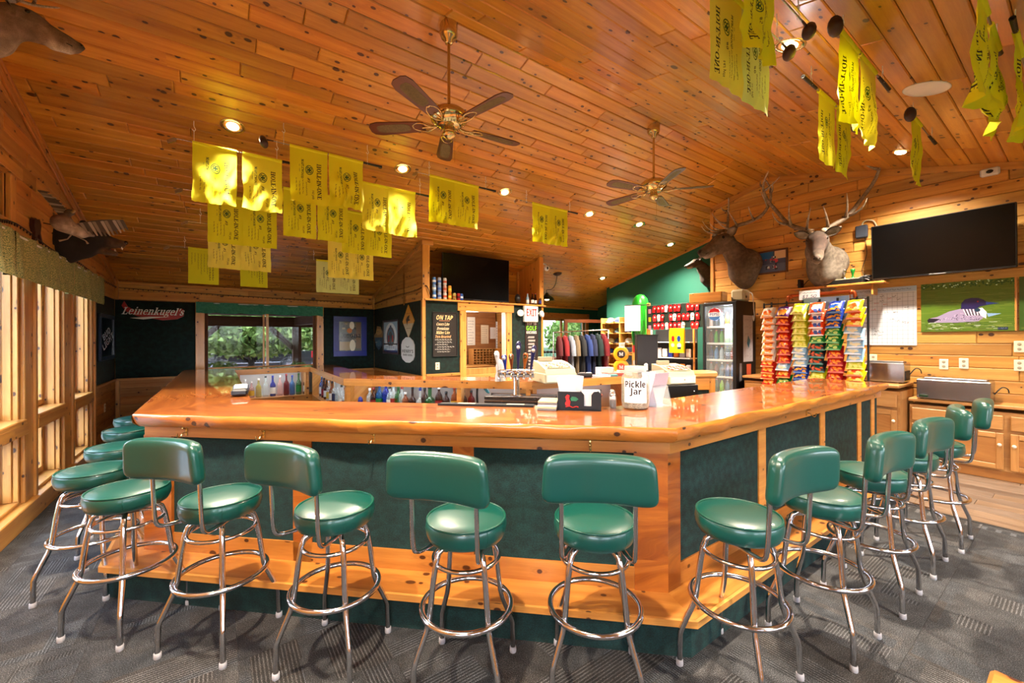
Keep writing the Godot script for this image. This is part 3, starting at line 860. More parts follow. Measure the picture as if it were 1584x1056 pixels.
	# pro shop beyond: green walls, its window
	var ws = structure("wall_shop_back")
	var p0 = on_z(838, 494, ZB); var p1 = on_z(905, 494, ZB); var p2 = on_z(905, 541, ZB)
	var SX0 = 6.9; var SX1 = p1.x; var SY1 = p1.y; var SY0 = 0.95
	var cs = MB.new()
	for k in [[5.3, SX0, 0, 2.5], [SX1, XE + 0.2, 0, 2.5], [SX0, SX1, 0, SY0], [SX0, SX1, SY1, 2.5]]:
		cs.box(Vector3((k[0] + k[1]) / 2, (k[2] + k[3]) / 2, ZB - 0.1), Vector3(k[1] - k[0], k[3] - k[2], 0.2))
	part(ws, "core", cs, M.green_paint)
	part(ws, "casing", bx(Vector3(SX1 - SX0 + 0.3, 0.16, 0.03), 0.004), M.trim_dark, Vector3((SX0 + SX1) / 2, SY1 + 0.08, ZB + 0.015))
	part(ws, "casing", bx(Vector3(0.13, SY1 - SY0, 0.03), 0.004), M.trim, Vector3(SX1 + 0.065, (SY0 + SY1) / 2, ZB + 0.015))
	part(ws, "crown_board", bx(Vector3(XE - 5.4, 0.06, 0.03), 0.004), M.trim, Vector3((XE + 5.4) / 2, 2.45, ZB + 0.015))
	var w2 = structure("window_%d" % wn); wn += 1
	for x in [SX0 + 0.03, (SX0 + SX1) / 2 + 0.2, SX1 - 0.03]: part(w2, "stile", bx(Vector3(0.07, SY1 - SY0, 0.05), 0.004), M.trim, Vector3(x, (SY0 + SY1) / 2, ZB - 0.06))
	for y in [SY0 + 0.03, SY1 - 0.03]: part(w2, "rail", bx(Vector3(SX1 - SX0 - 0.1, 0.06, 0.05), 0.004), M.trim, Vector3((SX0 + SX1) / 2, y, ZB - 0.06))
	part(w2, "pane", bx(Vector3(SX1 - SX0 - 0.1, SY1 - SY0 - 0.1, 0.006), 0.0), M.dimming_pane, Vector3((SX0 + SX1) / 2, (SY0 + SY1) / 2, ZB - 0.07))
	var wg = structure("wall_shop_side")
	var GX = 8.46
	gable(wg, "core", GX, GX + 0.15, -7.4, -3.75, [], M.green_paint)
	part(wg, "return_panel", bx(Vector3(XE - GX, 2.95, 0.12), 0.0), M.green_paint, Vector3((XE + GX) / 2, 1.47, -7.46))
	part(wg, "far_panel", bx(Vector3(0.15, 2.95, 1.8), 0.0), M.green_paint, Vector3(XE + 0.075, 1.47, -8.2))
	part(wg, "rake_trim", between(Vector3(GX - 0.015, roof(-7.4) - 0.03, -7.4), Vector3(GX - 0.015, roof(-3.75) - 0.03, -3.75), 0.03, 0.06), M.trim)
	part(wg, "rake_trim", between(Vector3(GX, roof(-7.4) - 0.03, -7.38), Vector3(XE, roof(-7.4) - 0.03, -7.38), 0.03, 0.06), M.trim)

	# pine gable wall on the right
	var wr = structure("wall_right")
	gable(wr, "core", XR + 0.018, XR + 0.2, -3.9, ZF + 0.2, [], M.panel[1])
	part(wr, "end_return", bx(Vector3(8.5 - XR, 3.8, 0.1), 0.0), M.panel[1], Vector3((8.5 + XR) / 2 + 0.02, 1.9, -3.83))
	board_field(wr, "board", Vector3(XR + 0.018, 0.06, -3.9), Vector3(0, 0, 1), Vector3.UP, Vector3.LEFT, 4.05, 0.139, M.wall, 0.5, 1.7, gable_spans(0.06, -3.9, ZF, []), 0.018, 0.007)
	part(wr, "corner_post", bx(Vector3(0.03, 3.8, 0.06), 0.004), M.trim, Vector3(XR - 0.01, 1.9, -3.88))
	part(wr, "rake_trim", between(Vector3(XR - 0.01, roof(-3.9) - 0.04, -3.9), Vector3(XR - 0.01, roof(ZR) - 0.04, ZR), 0.03, 0.08), M.trim)
	part(wr, "rake_trim", between(Vector3(XR - 0.01, roof(ZR) - 0.04, ZR), Vector3(XR - 0.01, roof(ZF) - 0.04, ZF), 0.03, 0.08), M.trim)

	# wall behind the camera, with the big windows that light the stools
	var wfr = structure("wall_front")
	var panes = [[-0.9, 0.9], [1.3, 3.1], [3.5, 5.3]]
	var cfr = MB.new()
	var xs = [XL - 0.2]
	for k in panes: xs.append(k[0]); xs.append(k[1])
	xs.append(XR + 0.2)
	for i in range(0, xs.size(), 2): cfr.box(Vector3((xs[i] + xs[i + 1]) / 2, 1.25, ZF + 0.1), Vector3(xs[i + 1] - xs[i], 2.5, 0.2))
	for k in panes:
		cfr.box(Vector3((k[0] + k[1]) / 2, 0.45, ZF + 0.1), Vector3(k[1] - k[0], 0.9, 0.2))
		cfr.box(Vector3((k[0] + k[1]) / 2, 2.35, ZF + 0.1), Vector3(k[1] - k[0], 0.3, 0.2))
	part(wfr, "core", cfr, M.panel[0])
	for k in panes:
		var wp = structure("window_%d" % wn); wn += 1
		for x in [k[0] + 0.03, (k[0] + k[1]) / 2, k[1] - 0.03]: part(wp, "stile", bx(Vector3(0.06, 1.3, 0.05), 0.004), M.trim, Vector3(x, 1.55, ZF + 0.08))
		for y in [0.93, 2.17]: part(wp, "rail", bx(Vector3(k[1] - k[0] - 0.06, 0.06, 0.05), 0.004), M.trim, Vector3((k[0] + k[1]) / 2, y, ZF + 0.08))
		part(wp, "pane", bx(Vector3(k[1] - k[0] - 0.06, 1.26, 0.006), 0.0), M.pane, Vector3((k[0] + k[1]) / 2, 1.55, ZF + 0.09))

# ---------- bar ----------
const BARLINE := [Vector2(-0.44, -8.11), Vector2(-0.44, -3.43), Vector2(1.87, -1.205), Vector2(5.48, -1.185)]
func seg_normal(line: Array, i: int) -> Vector2:
	var d = (line[i + 1] - line[i]).normalized()
	return Vector2(-d.y, d.x)
func shifted(line: Array, d: float, flip := 1.0) -> Array:
	var out = []
	for i in line.size():
		var n1 = seg_normal(line, maxi(i - 1, 0)) * flip
		var n2 = seg_normal(line, mini(i, line.size() - 2)) * flip
		out.append(line[i] + (n1 + n2) * d / (1.0 + n1.dot(n2)))
	return out
# stretch of a bar between two offsets of its line, y0..y1, grain along the stretch
func stretch(line: Array, i: int, d0: float, d1: float, y0: float, y1: float, flip := 1.0, cut0 := -1.0, cut1 := -1.0) -> MB:
	var a = shifted(line, d0, flip); var b = shifted(line, d1, flip)
	var p = [a[i], a[i + 1], b[i + 1], b[i]]
	if cut0 >= 0.0: # only from cut0 to cut1 metres along it
		var dr = (line[i + 1] - line[i]).normalized(); var nn = seg_normal(line, i) * flip
		p = [line[i] + dr * cut0 + nn * d0, line[i] + dr * cut1 + nn * d0, line[i] + dr * cut1 + nn * d1, line[i] + dr * cut0 + nn * d1]
	var o = line[i]
	var ex = (line[i + 1] - line[i]).normalized()
	var ey = Vector2(-ex.y, ex.x)
	var loc = PackedVector2Array()
	for q in p: loc.append(Vector2((q - o).dot(ex), (q - o).dot(ey)))
	var tr = Transform3D(Basis(Vector3(ex.x, 0, ex.y), Vector3(ey.x, 0, ey.y), Vector3.UP), Vector3(o.x, y0, o.y))
	return MB.new().prism(loc, y1 - y0, tr, true, Vector2(rng.randf(), rng.randf()))
# live-edge slab: surface and rough outer edge
func live_slab(parent: Node3D, line: Array, i: int, width: float, top: float, th: float, flip: float, rough: float, sd: int, mtop: Material, medge: Material):
	var n = FastNoiseLite.new()
	n.seed = sd; n.frequency = 1.6; n.fractal_octaves = 3
	var inner = shifted(line, -width, flip)
	var L = (line[i + 1] - line[i]).length()
	var k = maxi(6, int(L / 0.06))
	var surf = MB.new(); var edge = MB.new()
	var P = func(s: float, d: float, y: float) -> Vector3:
		var a = line[i].lerp(inner[i], -d / width); var b = line[i + 1].lerp(inner[i + 1], -d / width)
		var q = a.lerp(b, s)
		return Vector3(q.x, y, q.y)
	var rim = func(s: float) -> float: return -0.012 + n.get_noise_1d(s * L * 1.0) * rough
	var off = Vector2(rng.randf(), rng.randf())
	surf.grid(k, 2, func(s, t): return P.call(s, lerpf(rim.call(s), -width, t), top))
	for j in surf.t.size():
		var v = surf.v[j] - Vector3(line[i].x, 0, line[i].y)
		var ex = (line[i + 1] - line[i]).normalized()
		var v2 = Vector2(v.x, v.z)
		surf.t[j] = Vector2(v2.dot(ex) / 3.2, v2.dot(Vector2(-ex.y, ex.x)) / 1.6) + off
		surf.n[j] = Vector3.UP
	var under = MB.new().grid(k, 1, func(s, t): return P.call(s, lerpf(-0.05, -width, t), top - th))
	for j in under.v.size():
		surf.v.append(under.v[j]); surf.n.append(Vector3.DOWN); surf.t.append(under.t[j])
	var ins = MB.new().grid(k, 1, func(s, t): return P.call(s, -width, lerpf(top - th, top, t)))
	for j in ins.v.size():
		surf.v.append(ins.v[j]); surf.n.append(ins.n[j]); surf.t.append(Vector2(ins.t[j].x * L / 3.2, ins.t[j].y * 0.05) + off)
	var prof = [0.0, 0.008, 0.012, 0.004, -0.018, -0.05]
	var ys = [0.0, -0.006, -0.025, -0.055, -0.08, -0.085]
	edge.grid(k, 5, func(s, t):
		var q = clampi(int(round(t * 5)), 0, 5)
		var w = n.get_noise_2d(s * L * 1.7, q * 0.8) * rough * 1.2 * (1.0 if q > 1 and q < 5 else 0.3)
		return P.call(s, minf(rim.call(s) + prof[q] + w, 0.03), top + ys[q] * th / 0.085))
	for j in edge.t.size(): edge.t[j] = Vector2(edge.t[j].x * L / 3.2, edge.t[j].y * 0.07) + off
	var o = part(parent, "slab", surf, mtop)
	part(o, "live_edge", edge, medge)
	return o
func end_cap(parent, p: Vector2, q: Vector2, y0: float, y1: float, m: Material):
	part(parent, "end_grain", between(Vector3(p.x, (y0 + y1) / 2, p.y), Vector3(q.x, (y0 + y1) / 2, q.y), 0.012, y1 - y0, 0.003), m)

func build_bar():
	var L = BARLINE
	var top = thing("bar_counter", "long glossy live-edge bar top of thick varnished slabs in three mitred runs", "bar top")
	for i in 3: live_slab(top, L, i, 0.64, BAR, 0.085, 1.0, [0.004, 0.014, 0.026][i], 5 + i, M.slab, M.slab_edge)
	var inn = shifted(L, -0.64)
	var d1 = (inn[3] + L[3]) / 2
	part(top, "end_grain", between(Vector3(L[3].x + 0.004, BAR - 0.042, L[3].y - 0.03), Vector3(inn[3].x + 0.004, BAR - 0.042, inn[3].y), 0.03, 0.08, 0.01), M.slab_edge)
	var base = thing("bar_cabinet", "bar front of dark green felt panels in varnished pine frames with foot rest step", "bar")
	var corner = shifted(L, -0.09)
	for i in 3:
		part(base, "apron", stretch(L, i, -0.10, -0.06, BAR - 0.145, BAR - 0.088), M.step)
		part(base, "panel_core", stretch(L, i, -0.16, -0.10, 0.0, BAR - 0.09), M.grout)
		part(base, "bottom_rail", stretch(L, i, -0.10, -0.085, 0.2, 0.315), M.step)
		part(base, "step_board", stretch(L, i, -0.10, 0.12, 0.165, 0.2), M.step)
		part(base, "step_nosing", stretch(L, i, 0.121, 0.138, 0.168, 0.2), M.frame)
		part(base, "step_riser", stretch(L, i, -0.09, 0.095, 0.0, 0.165), M.felt_bar)
		part(base, "felt_panel", stretch(L, i, -0.10, -0.094, 0.315, BAR - 0.145), M.felt_bar)
		var len = (L[i + 1] - L[i]).length()
		var posts = [[0.0, 0.1, 1.0, 0.1, 2.0, 0.1, 3.0, 0.1, 4.0, 0.1], [0.03, 0.16, 1.03, 0.12, 2.02, 0.12, 3.04, 0.13], [0.03, 0.1, 1.05, 0.1, 2.1, 0.1, 3.0, 0.1, 3.4, 0.1]][i]
		for k in range(0, posts.size(), 2):
			var c0 = posts[k]; var c1 = posts[k] + posts[k + 1]
			if i == 1 and k == 0: c0 = 0.0; c1 = 0.2
			var lip = shifted(L, -0.075)
			if i == 1 and k == 6: c1 = (lip[2] - L[1]).dot((L[2] - L[1]).normalized()); c0 = c1 - 0.17
			if i == 2 and k == 0: c0 = (lip[2] - L[2]).dot((L[3] - L[2]).normalized()); c1 = c0 + 0.11
			part(base, "post", stretch(L, i, -0.10, -0.075 if (i == 1 and (k == 0 or k == 6)) or (i == 2 and k == 0) else -0.085, 0.2, BAR - 0.145, 1.0, c0, c1), M.post if i == 1 or k == 0 else M.frame)
	# coat hooks on the apron
	var hk = MB.new()
	hk.tube(smooth([Vector3(0, 0.0, 0), Vector3(0, 0.0, 0.025), Vector3(0, -0.02, 0.045), Vector3(0, -0.012, 0.062), Vector3(0, 0.006, 0.064)], 3), 0.004, 6)
	hk.box(Vector3(0, 0.004, 0.002), Vector3(0.014, 0.05, 0.005), 0.002)
	hk.tube([Vector3(0, 0.018, 0), Vector3(0, 0.03, 0.03)], 0.004, 6)
	var spots = [[1, 0.33], [1, 0.86], [1, 1.56], [1, 2.78], [2, 1.75]]
	var words = ["by the window-side corner", "behind the second stool with a back", "between the middle stools", "behind the stool by the corner post", "on the side facing the cabinets"]
	for k in spots.size():
		var i = spots[k][0]
		var dr = (L[i + 1] - L[i]).normalized(); var nn = seg_normal(L, i)
		var q = L[i] + dr * spots[k][1] + nn * -0.06
		single("coat_hook", "small brass coat hook %s under the bar edge" % words[k], "hook", hk, M.brass, Vector3(q.x, BAR - 0.115, q.y), atan2(nn.x, nn.y), "coat hooks under the bar")

# ---------- stools ----------
func cushion(w: float, h: float, th: float, curve: float, lean := 0.0) -> MB:
	var mb = MB.new()
	for side in [1.0, -1.0]:
		mb.grid(26, 14, func(s, t):
			var x = sin((s - 0.5) * PI) * side; var y = sin((t - 0.5) * PI)
			var q = pow(maxf(0.0, 1.0 - pow(absf(x), 14.0)), 0.4) * pow(maxf(0.0, 1.0 - pow(absf(y), 8.0)), 0.42)
			var px = x * sqrt(1.0 - 0.16 * pow(y, 6.0)) * (1.0 - 0.03 * y); var py = y * sqrt(1.0 - 0.22 * pow(x, 8.0))
			return Vector3(px * w / 2, py * h / 2, side * q * th / 2 - curve * px * px + lean * y))
	return mb
func stool_seat(t: Node3D):
	var H = 0.737
	var s = part(t, "seat", MB.new().lathe([Vector2(0, H - 0.1), Vector2(0.15, H - 0.1), Vector2(0.168, H - 0.092), Vector2(0.178, H - 0.07), Vector2(0.182, H - 0.045), Vector2(0.179, H - 0.024), Vector2(0.172, H - 0.013), Vector2(0.165, H - 0.014), Vector2(0.155, H - 0.007), Vector2(0.12, H), Vector2(0.06, H + 0.005), Vector2(0, H + 0.006)], 36), M.vinyl_seat)
	var pm = MB.new()
	pm.ring(Vector3(0, H - 0.0125, 0), 0.1745, 0.0045, 40, 6)
	part(s, "piping", pm, M.piping)
	part(s, "seam", MB.new().tube(smooth([Vector3(0.0, H - 0.09, 0.169), Vector3(0.0, H - 0.055, 0.1815), Vector3(0.0, H - 0.02, 0.1785)], 4), 0.0012, 5), M.piping)
func make_stool(backed: bool) -> Node3D:
	var t = thing("bar_stool", "-", "stool")
	var H = 0.737
	stool_seat(t)
	part(t, "swivel_plate", MB.new().lathe([Vector2(0.0, H - 0.135), Vector2(0.06, H - 0.135), Vector2(0.1, H - 0.12), Vector2(0.1, H - 0.1), Vector2(0, H - 0.1)], 20), M.dark)
	for k in 4:
		var d = Vector3(sin(k * PI / 2), 0, cos(k * PI / 2))
		var p = [d * 0.085 + Vector3.UP * (H - 0.118), d * 0.112 + Vector3.UP * (H - 0.122), d * 0.137 + Vector3.UP * (H - 0.14), d * 0.15 + Vector3.UP * (H - 0.18), d * 0.163 + Vector3.UP * 0.48, d * 0.182 + Vector3.UP * 0.33, d * 0.195 + Vector3.UP * 0.285, d * 0.243 + Vector3.UP * 0.175, d * 0.252 + Vector3.UP * 0.15, d * 0.255 + Vector3.UP * 0.012]
		var lg = part(t, "leg", MB.new().tube(p, 0.0125, 10), M.chrome)
		part(lg, "rubber_foot", MB.new().lathe([Vector2(0.0, 0.0), Vector2(0.0155, 0.0), Vector2(0.0165, 0.006), Vector2(0.0155, 0.026), Vector2(0.0, 0.026)], 12, Transform3D(Basis.IDENTITY, d * 0.255)), M.foot)
	var r1 = MB.new(); r1.ring(Vector3(0, 0.55, 0), 0.147, 0.0095, 40, 8); part(t, "brace_ring", r1, M.chrome)
	var r2 = MB.new(); r2.ring(Vector3(0, 0.33, 0), 0.199, 0.0125, 48, 10); part(t, "foot_ring", r2, M.chrome)
	return t
func add_back(t: Node3D, turn: float):
	# padded back on two bars; turn is its direction from the seat, about y
	var bs = Basis(Vector3.UP, turn)
	for s in [-1.0, 1.0]:
		var p = smooth([Vector3(s * 0.1, 0.632, 0.05), Vector3(s * 0.125, 0.63, 0.15), Vector3(s * 0.14, 0.64, 0.2), Vector3(s * 0.143, 0.68, 0.218), Vector3(s * 0.143, 0.8, 0.225), Vector3(s * 0.143, 0.93, 0.232)], 3)
		var q = []
		for v in p: q.append(bs * v)
		part(t, "back_bar", MB.new().tube(q, 0.0095, 8), M.chrome)
	var b = part(t, "backrest", cushion(0.43, 0.195, 0.07, -0.045, 0.008), M.vinyl_seat, bs * Vector3(0, 0.978, 0.242))
	b.rotation.y = turn
	return t
func build_stools():
	var g = "green vinyl swivel stools round the bar"
	var src = make_stool(true)
	var spots = [
		[0.012, -2.60, -50, 0, "first backed one from the window end of the slanted front"],
		[0.46, -2.13, -60, 0, "second backed one from the window end of the slanted front"],
		[0.91, -1.64, -53, 0, "third backed one from the window end of the slanted front"],
		[1.37, -1.295, -43, 0, "squarely facing the bar's corner post"],
		[1.93, -0.94, -8, 45, "just round the corner post, cabinet side"],
		[2.54, -0.815, -4, 45, "second past the corner post, cabinet side"],
		[3.2, -0.78, -6, 45, "third past the corner post, cabinet side"],
		[3.85, -0.765, 12, 45, "next to last before the plank floor"],
		[4.45, -0.72, 4, 45, "last one, beside the plank floor"],
		[-0.40, -3.03, 999, 0, "where the slanted front meets the window side"],
		[-0.63, -3.60, 999, 20, "first along the window side"],
		[-0.625, -4.28, 999, 45, "second along the window side"],
		[-0.66, -5.05, 999, 45, "third along the window side"],
		[-0.69, -5.75, 999, 45, "farthest along the window side"]]
	for s in spots:
		var backed = s[2] < 900
		var o = copy(src, Vector3(s[0], 0, s[1]), deg_to_rad(s[3]), ("green backed bar stool, " if backed else "green backless bar stool, ") + s[4], g)
		if backed: add_back(o, deg_to_rad(s[2] - s[3]))
	taken["bar_stool"] = spots.size()
	src.free()

# ---------- overhead: lights, fans, flags ----------
func can_light(p: Vector3, label: String, power: float):
	var down = Vector3(0, -1, SLOPE if p.z < ZR else -SLOPE_FRONT).normalized()
	var bs = Basis(Quaternion(Vector3.UP, down))
	var o = thing("recessed_light", label, "light", p, 0.0, "recessed ceiling lights")
	part(o, "trim_ring", MB.new().lathe([Vector2(0.075, 0.0), Vector2(0.085, 0.004), Vector2(0.098, 0.006), Vector2(0.104, 0.0), Vector2(0.104, -0.012)], 28, Transform3D(bs, Vector3.ZERO)), M.brass)
	part(o, "reflector", MB.new().lathe([Vector2(0.045, -0.012), Vector2(0.06, -0.008), Vector2(0.076, 0.002)], 24, Transform3D(bs, Vector3.ZERO)), M.brass)
	part(o, "bulb", MB.new().ball(down * 0.004, Vector3(0.052, 0.052, 0.022), 16, Basis(Quaternion(Vector3(0, 0, 1), down))), M.lamp)
	var l = SpotLight3D.new()
	l.name = "lamp"
	l.light_color = Color(1.0, 0.92, 0.82)
	l.light_energy = power
	l.spot_angle = 50.0 if p.z < -4.6 and p.x < 3.0 else 66.0; l.spot_angle_attenuation = 1.0
	l.spot_range = 14.0; l.spot_attenuation = 2.0
	l.light_size = 0.06
	l.shadow_enabled = true
	o.add_child(l)
	l.position = down * 0.035
	l.look_at_from_position(p + down * 0.035, p + Vector3(0, -3, 1.5 if p.z < -4.6 and p.x < 3.0 else 0.001), Vector3(1, 0, 0))
func blade_fan(at: Vector3, hub_y: float, first: float, label: String):
	var o = thing("ceiling_fan", label, "ceiling fan", at)
	var h = hub_y - at.y
	part(o, "canopy", MB.new().lathe([Vector2(0.012, -0.13), Vector2(0.03, -0.125), Vector2(0.034, -0.1), Vector2(0.06, -0.085), Vector2(0.075, -0.05), Vector2(0.07, -0.02), Vector2(0.078, 0.03)], 24), M.brass)
	part(o, "down_rod", MB.new().tube([Vector3(0, -0.1, 0), Vector3(0, h + 0.1, 0)], 0.013, 12), M.brass)
	var m = part(o, "motor", MB.new().lathe([Vector2(0.02, h - 0.03), Vector2(0.07, h - 0.028), Vector2(0.11, h - 0.005), Vector2(0.145, h + 0.02), Vector2(0.15, h + 0.05), Vector2(0.148, h + 0.075), Vector2(0.12, h + 0.1), Vector2(0.05, h + 0.112), Vector2(0.02, h + 0.15), Vector2(0.013, h + 0.15)], 32), M.brass)
	for k in 24:
		var an = TAU * k / 24
		part(m, "vent_slot", bx(Vector3(0.004, 0.004, 0.034), 0.0, Vector3.ZERO), M.black, Vector3(cos(an) * 0.088, h - 0.018, sin(an) * 0.088)).rotation = Vector3(0.5, PI / 2 - an, 0)
	part(o, "switch_housing", MB.new().lathe([Vector2(0.0, h - 0.125), Vector2(0.02, h - 0.122), Vector2(0.045, h - 0.105), Vector2(0.058, h - 0.09), Vector2(0.05, h - 0.075), Vector2(0.04, h - 0.06), Vector2(0.045, h - 0.03)], 24), M.brass)
	part(o, "pull_chain", MB.new().tube([Vector3(0.045, h - 0.09, 0), Vector3(0.05, h - 0.12, 0), Vector3(0.05, h - 0.3, 0)], 0.0015, 5), M.brass)
	var bl = [Vector2(0.2, -0.05), Vector2(0.24, -0.058), Vector2(0.58, -0.075), Vector2(0.64, -0.06), Vector2(0.66, -0.03), Vector2(0.66, 0.03), Vector2(0.64, 0.06), Vector2(0.58, 0.075), Vector2(0.24, 0.058), Vector2(0.2, 0.05)]
	var cn = []
	for i in 24:
		var an = TAU * i / 24
		cn.append(Vector2(0.46 + 0.14 * signf(cos(an)) * pow(absf(cos(an)), 0.5), 0.045 * signf(sin(an)) * pow(absf(sin(an)), 0.6)))
	for k in 5:
		var an = first + TAU * k / 5
		var bs = Basis(Vector3.UP, an) * Basis(Vector3.RIGHT, 0.2)
		var tr = Transform3D(bs * Basis(Vector3(1, 0, 0), Vector3(0, 0, 1), Vector3(0, -1, 0)), Vector3(0, h - 0.01, 0))
		var b = part(o, "blade", MB.new().prism(PackedVector2Array(bl), 0.007, tr, true, Vector2(rng.randf(), rng.randf())), M.walnut)
		part(b, "cane_insert", MB.new().prism(PackedVector2Array(cn), 0.009, tr.translated_local(Vector3(0, 0, -0.001))), M.cane)
		var iron = MB.new()
		for s in [-1.0, 1.0]:
			var p = []
			for q in [Vector3(0.1, -0.02, 0.0), Vector3(0.15, -0.035, 0.02 * s), Vector3(0.2, -0.024, 0.045 * s), Vector3(0.26, -0.014, 0.04 * s), Vector3(0.3, -0.014, 0.012 * s), Vector3(0.29, -0.014, 0.0)]: p.append(bs * q + Vector3(0, h, 0))
			iron.tube(smooth(p, 3), 0.006, 6)
		iron.tube([bs * Vector3(0.1, -0.02, 0) + Vector3(0, h, 0), bs * Vector3(0.22, -0.024, 0) + Vector3(0, h, 0)], 0.008, 6)
		part(b, "blade_iron", iron, M.brass)

var flag_mats := []
func flag_art(k: int, mirror: bool) -> StandardMaterial3D:
	var W = 160; var H = 232
	var base = [Color(0.86, 0.88, 0.09), Color(0.83, 0.85, 0.06), Color(0.90, 0.90, 0.20), Color(0.92, 0.90, 0.36), Color(0.84, 0.90, 0.58)][k % 5]
	var im = canvas(W, H, base)
	var ink = Color(0.08, 0.1, 0.08)
	var r = RandomNumberGenerator.new()
	r.seed = 300 + k
	if k % 7 != 6:
		print_on(im, "HOLE-IN-ONE", W * 0.77, H * 0.56, 25, ink, "Droid Serif", true, 1, 0.86, 0.0)
		disc(im, W * 0.51, H * 0.37, 17, 20, Color(0.16, 0.32, 0.14))
		disc(im, W * 0.51, H * 0.37, 14, 17, base)
		for q in [Vector2(-5, -6), Vector2(5, -6), Vector2(-5, 6), Vector2(5, 6)]: disc(im, W * 0.51 + q.x, H * 0.37 + q.y, 5.5, 6.5, Color(0.16, 0.32, 0.14), 0.45)
		disc(im, W * 0.51, H * 0.37, 3, 9, Color(0.16, 0.32, 0.14))
		print_on(im, "MAPLEWOOD", W * 0.33, H * 0.37, 13, Color(0.12, 0.22, 0.12), "Droid Serif", true, 1, 0.85)
		print_on(im, "GOLF CLUB", W * 0.25, H * 0.37, 6, Color(0.2, 0.3, 0.2), "Droid Sans", false, 1)
		print_on(im, "#%d" % [2, 9, 6, 5, 12, 7, 3][k % 7], W * 0.5, H * 0.56, 16, Color(0.1, 0.1, 0.1), "Droid Sans", false, 1, 1.0, 0.3)
		for i in 4: scribble(im, W * (0.17 + 0.09 * i), H * (0.56 + 0.04 * (i % 2)), r.randf_range(40, 68), 5, Color(0.15, 0.15, 0.1), r, true)
		print_on(im, "%d yds" % [158, 142, 161, 135, 120, 172, 149][k % 7], W * 0.6, H * 0.82, 12, Color(0.1, 0.1, 0.1), "Droid Sans", false, 1, 0.9, 0.3)
	else:
		for i in 8: scribble(im, W * (0.12 + 0.1 * i), H * 0.12, r.randf_range(60, 170), 6, Color(0.25, 0.28, 0.12), r, true)
		for i in 2: scribble(im, W * (0.7 + 0.1 * i), H * 0.36, 120, 9, Color(0.12, 0.12, 0.1), r, true, 2)
	if mirror: im.flip_x()
	var m = mat(Color.WHITE, 0.75, 0.0, tex(im))
	m.texture_repeat = false
	m.backlight_enabled = true; m.backlight = Color(0.34, 0.33, 0.04)
	return m
func flag_mesh(w: float, l: float, sd: int, billow: float) -> MB:
	var n = FastNoiseLite.new()
	n.seed = sd; n.frequency = 0.9; n.fractal_octaves = 2
	var mb = MB.new()
	mb.grid(14, 18, func(s, t):
		var d = 1.0 - t
		var z = n.get_noise_2d(s * 2.2, d * 1.6) * 0.06 * d * billow + sin(s * 5.0 + sd) * 0.012 * d * billow + n.get_noise_2d(s * 5.0 + d * 3.0, d * 2.0 + 9.0) * 0.02 * d * billow
		if d < 0.02: z = 0.0
		return Vector3(s * w + n.get_noise_1d(d * 2.0 + sd) * 0.02 * d * billow, -d * l - absf(n.get_noise_1d(s * 3.0)) * 0.012 * billow * d, z))
	return mb
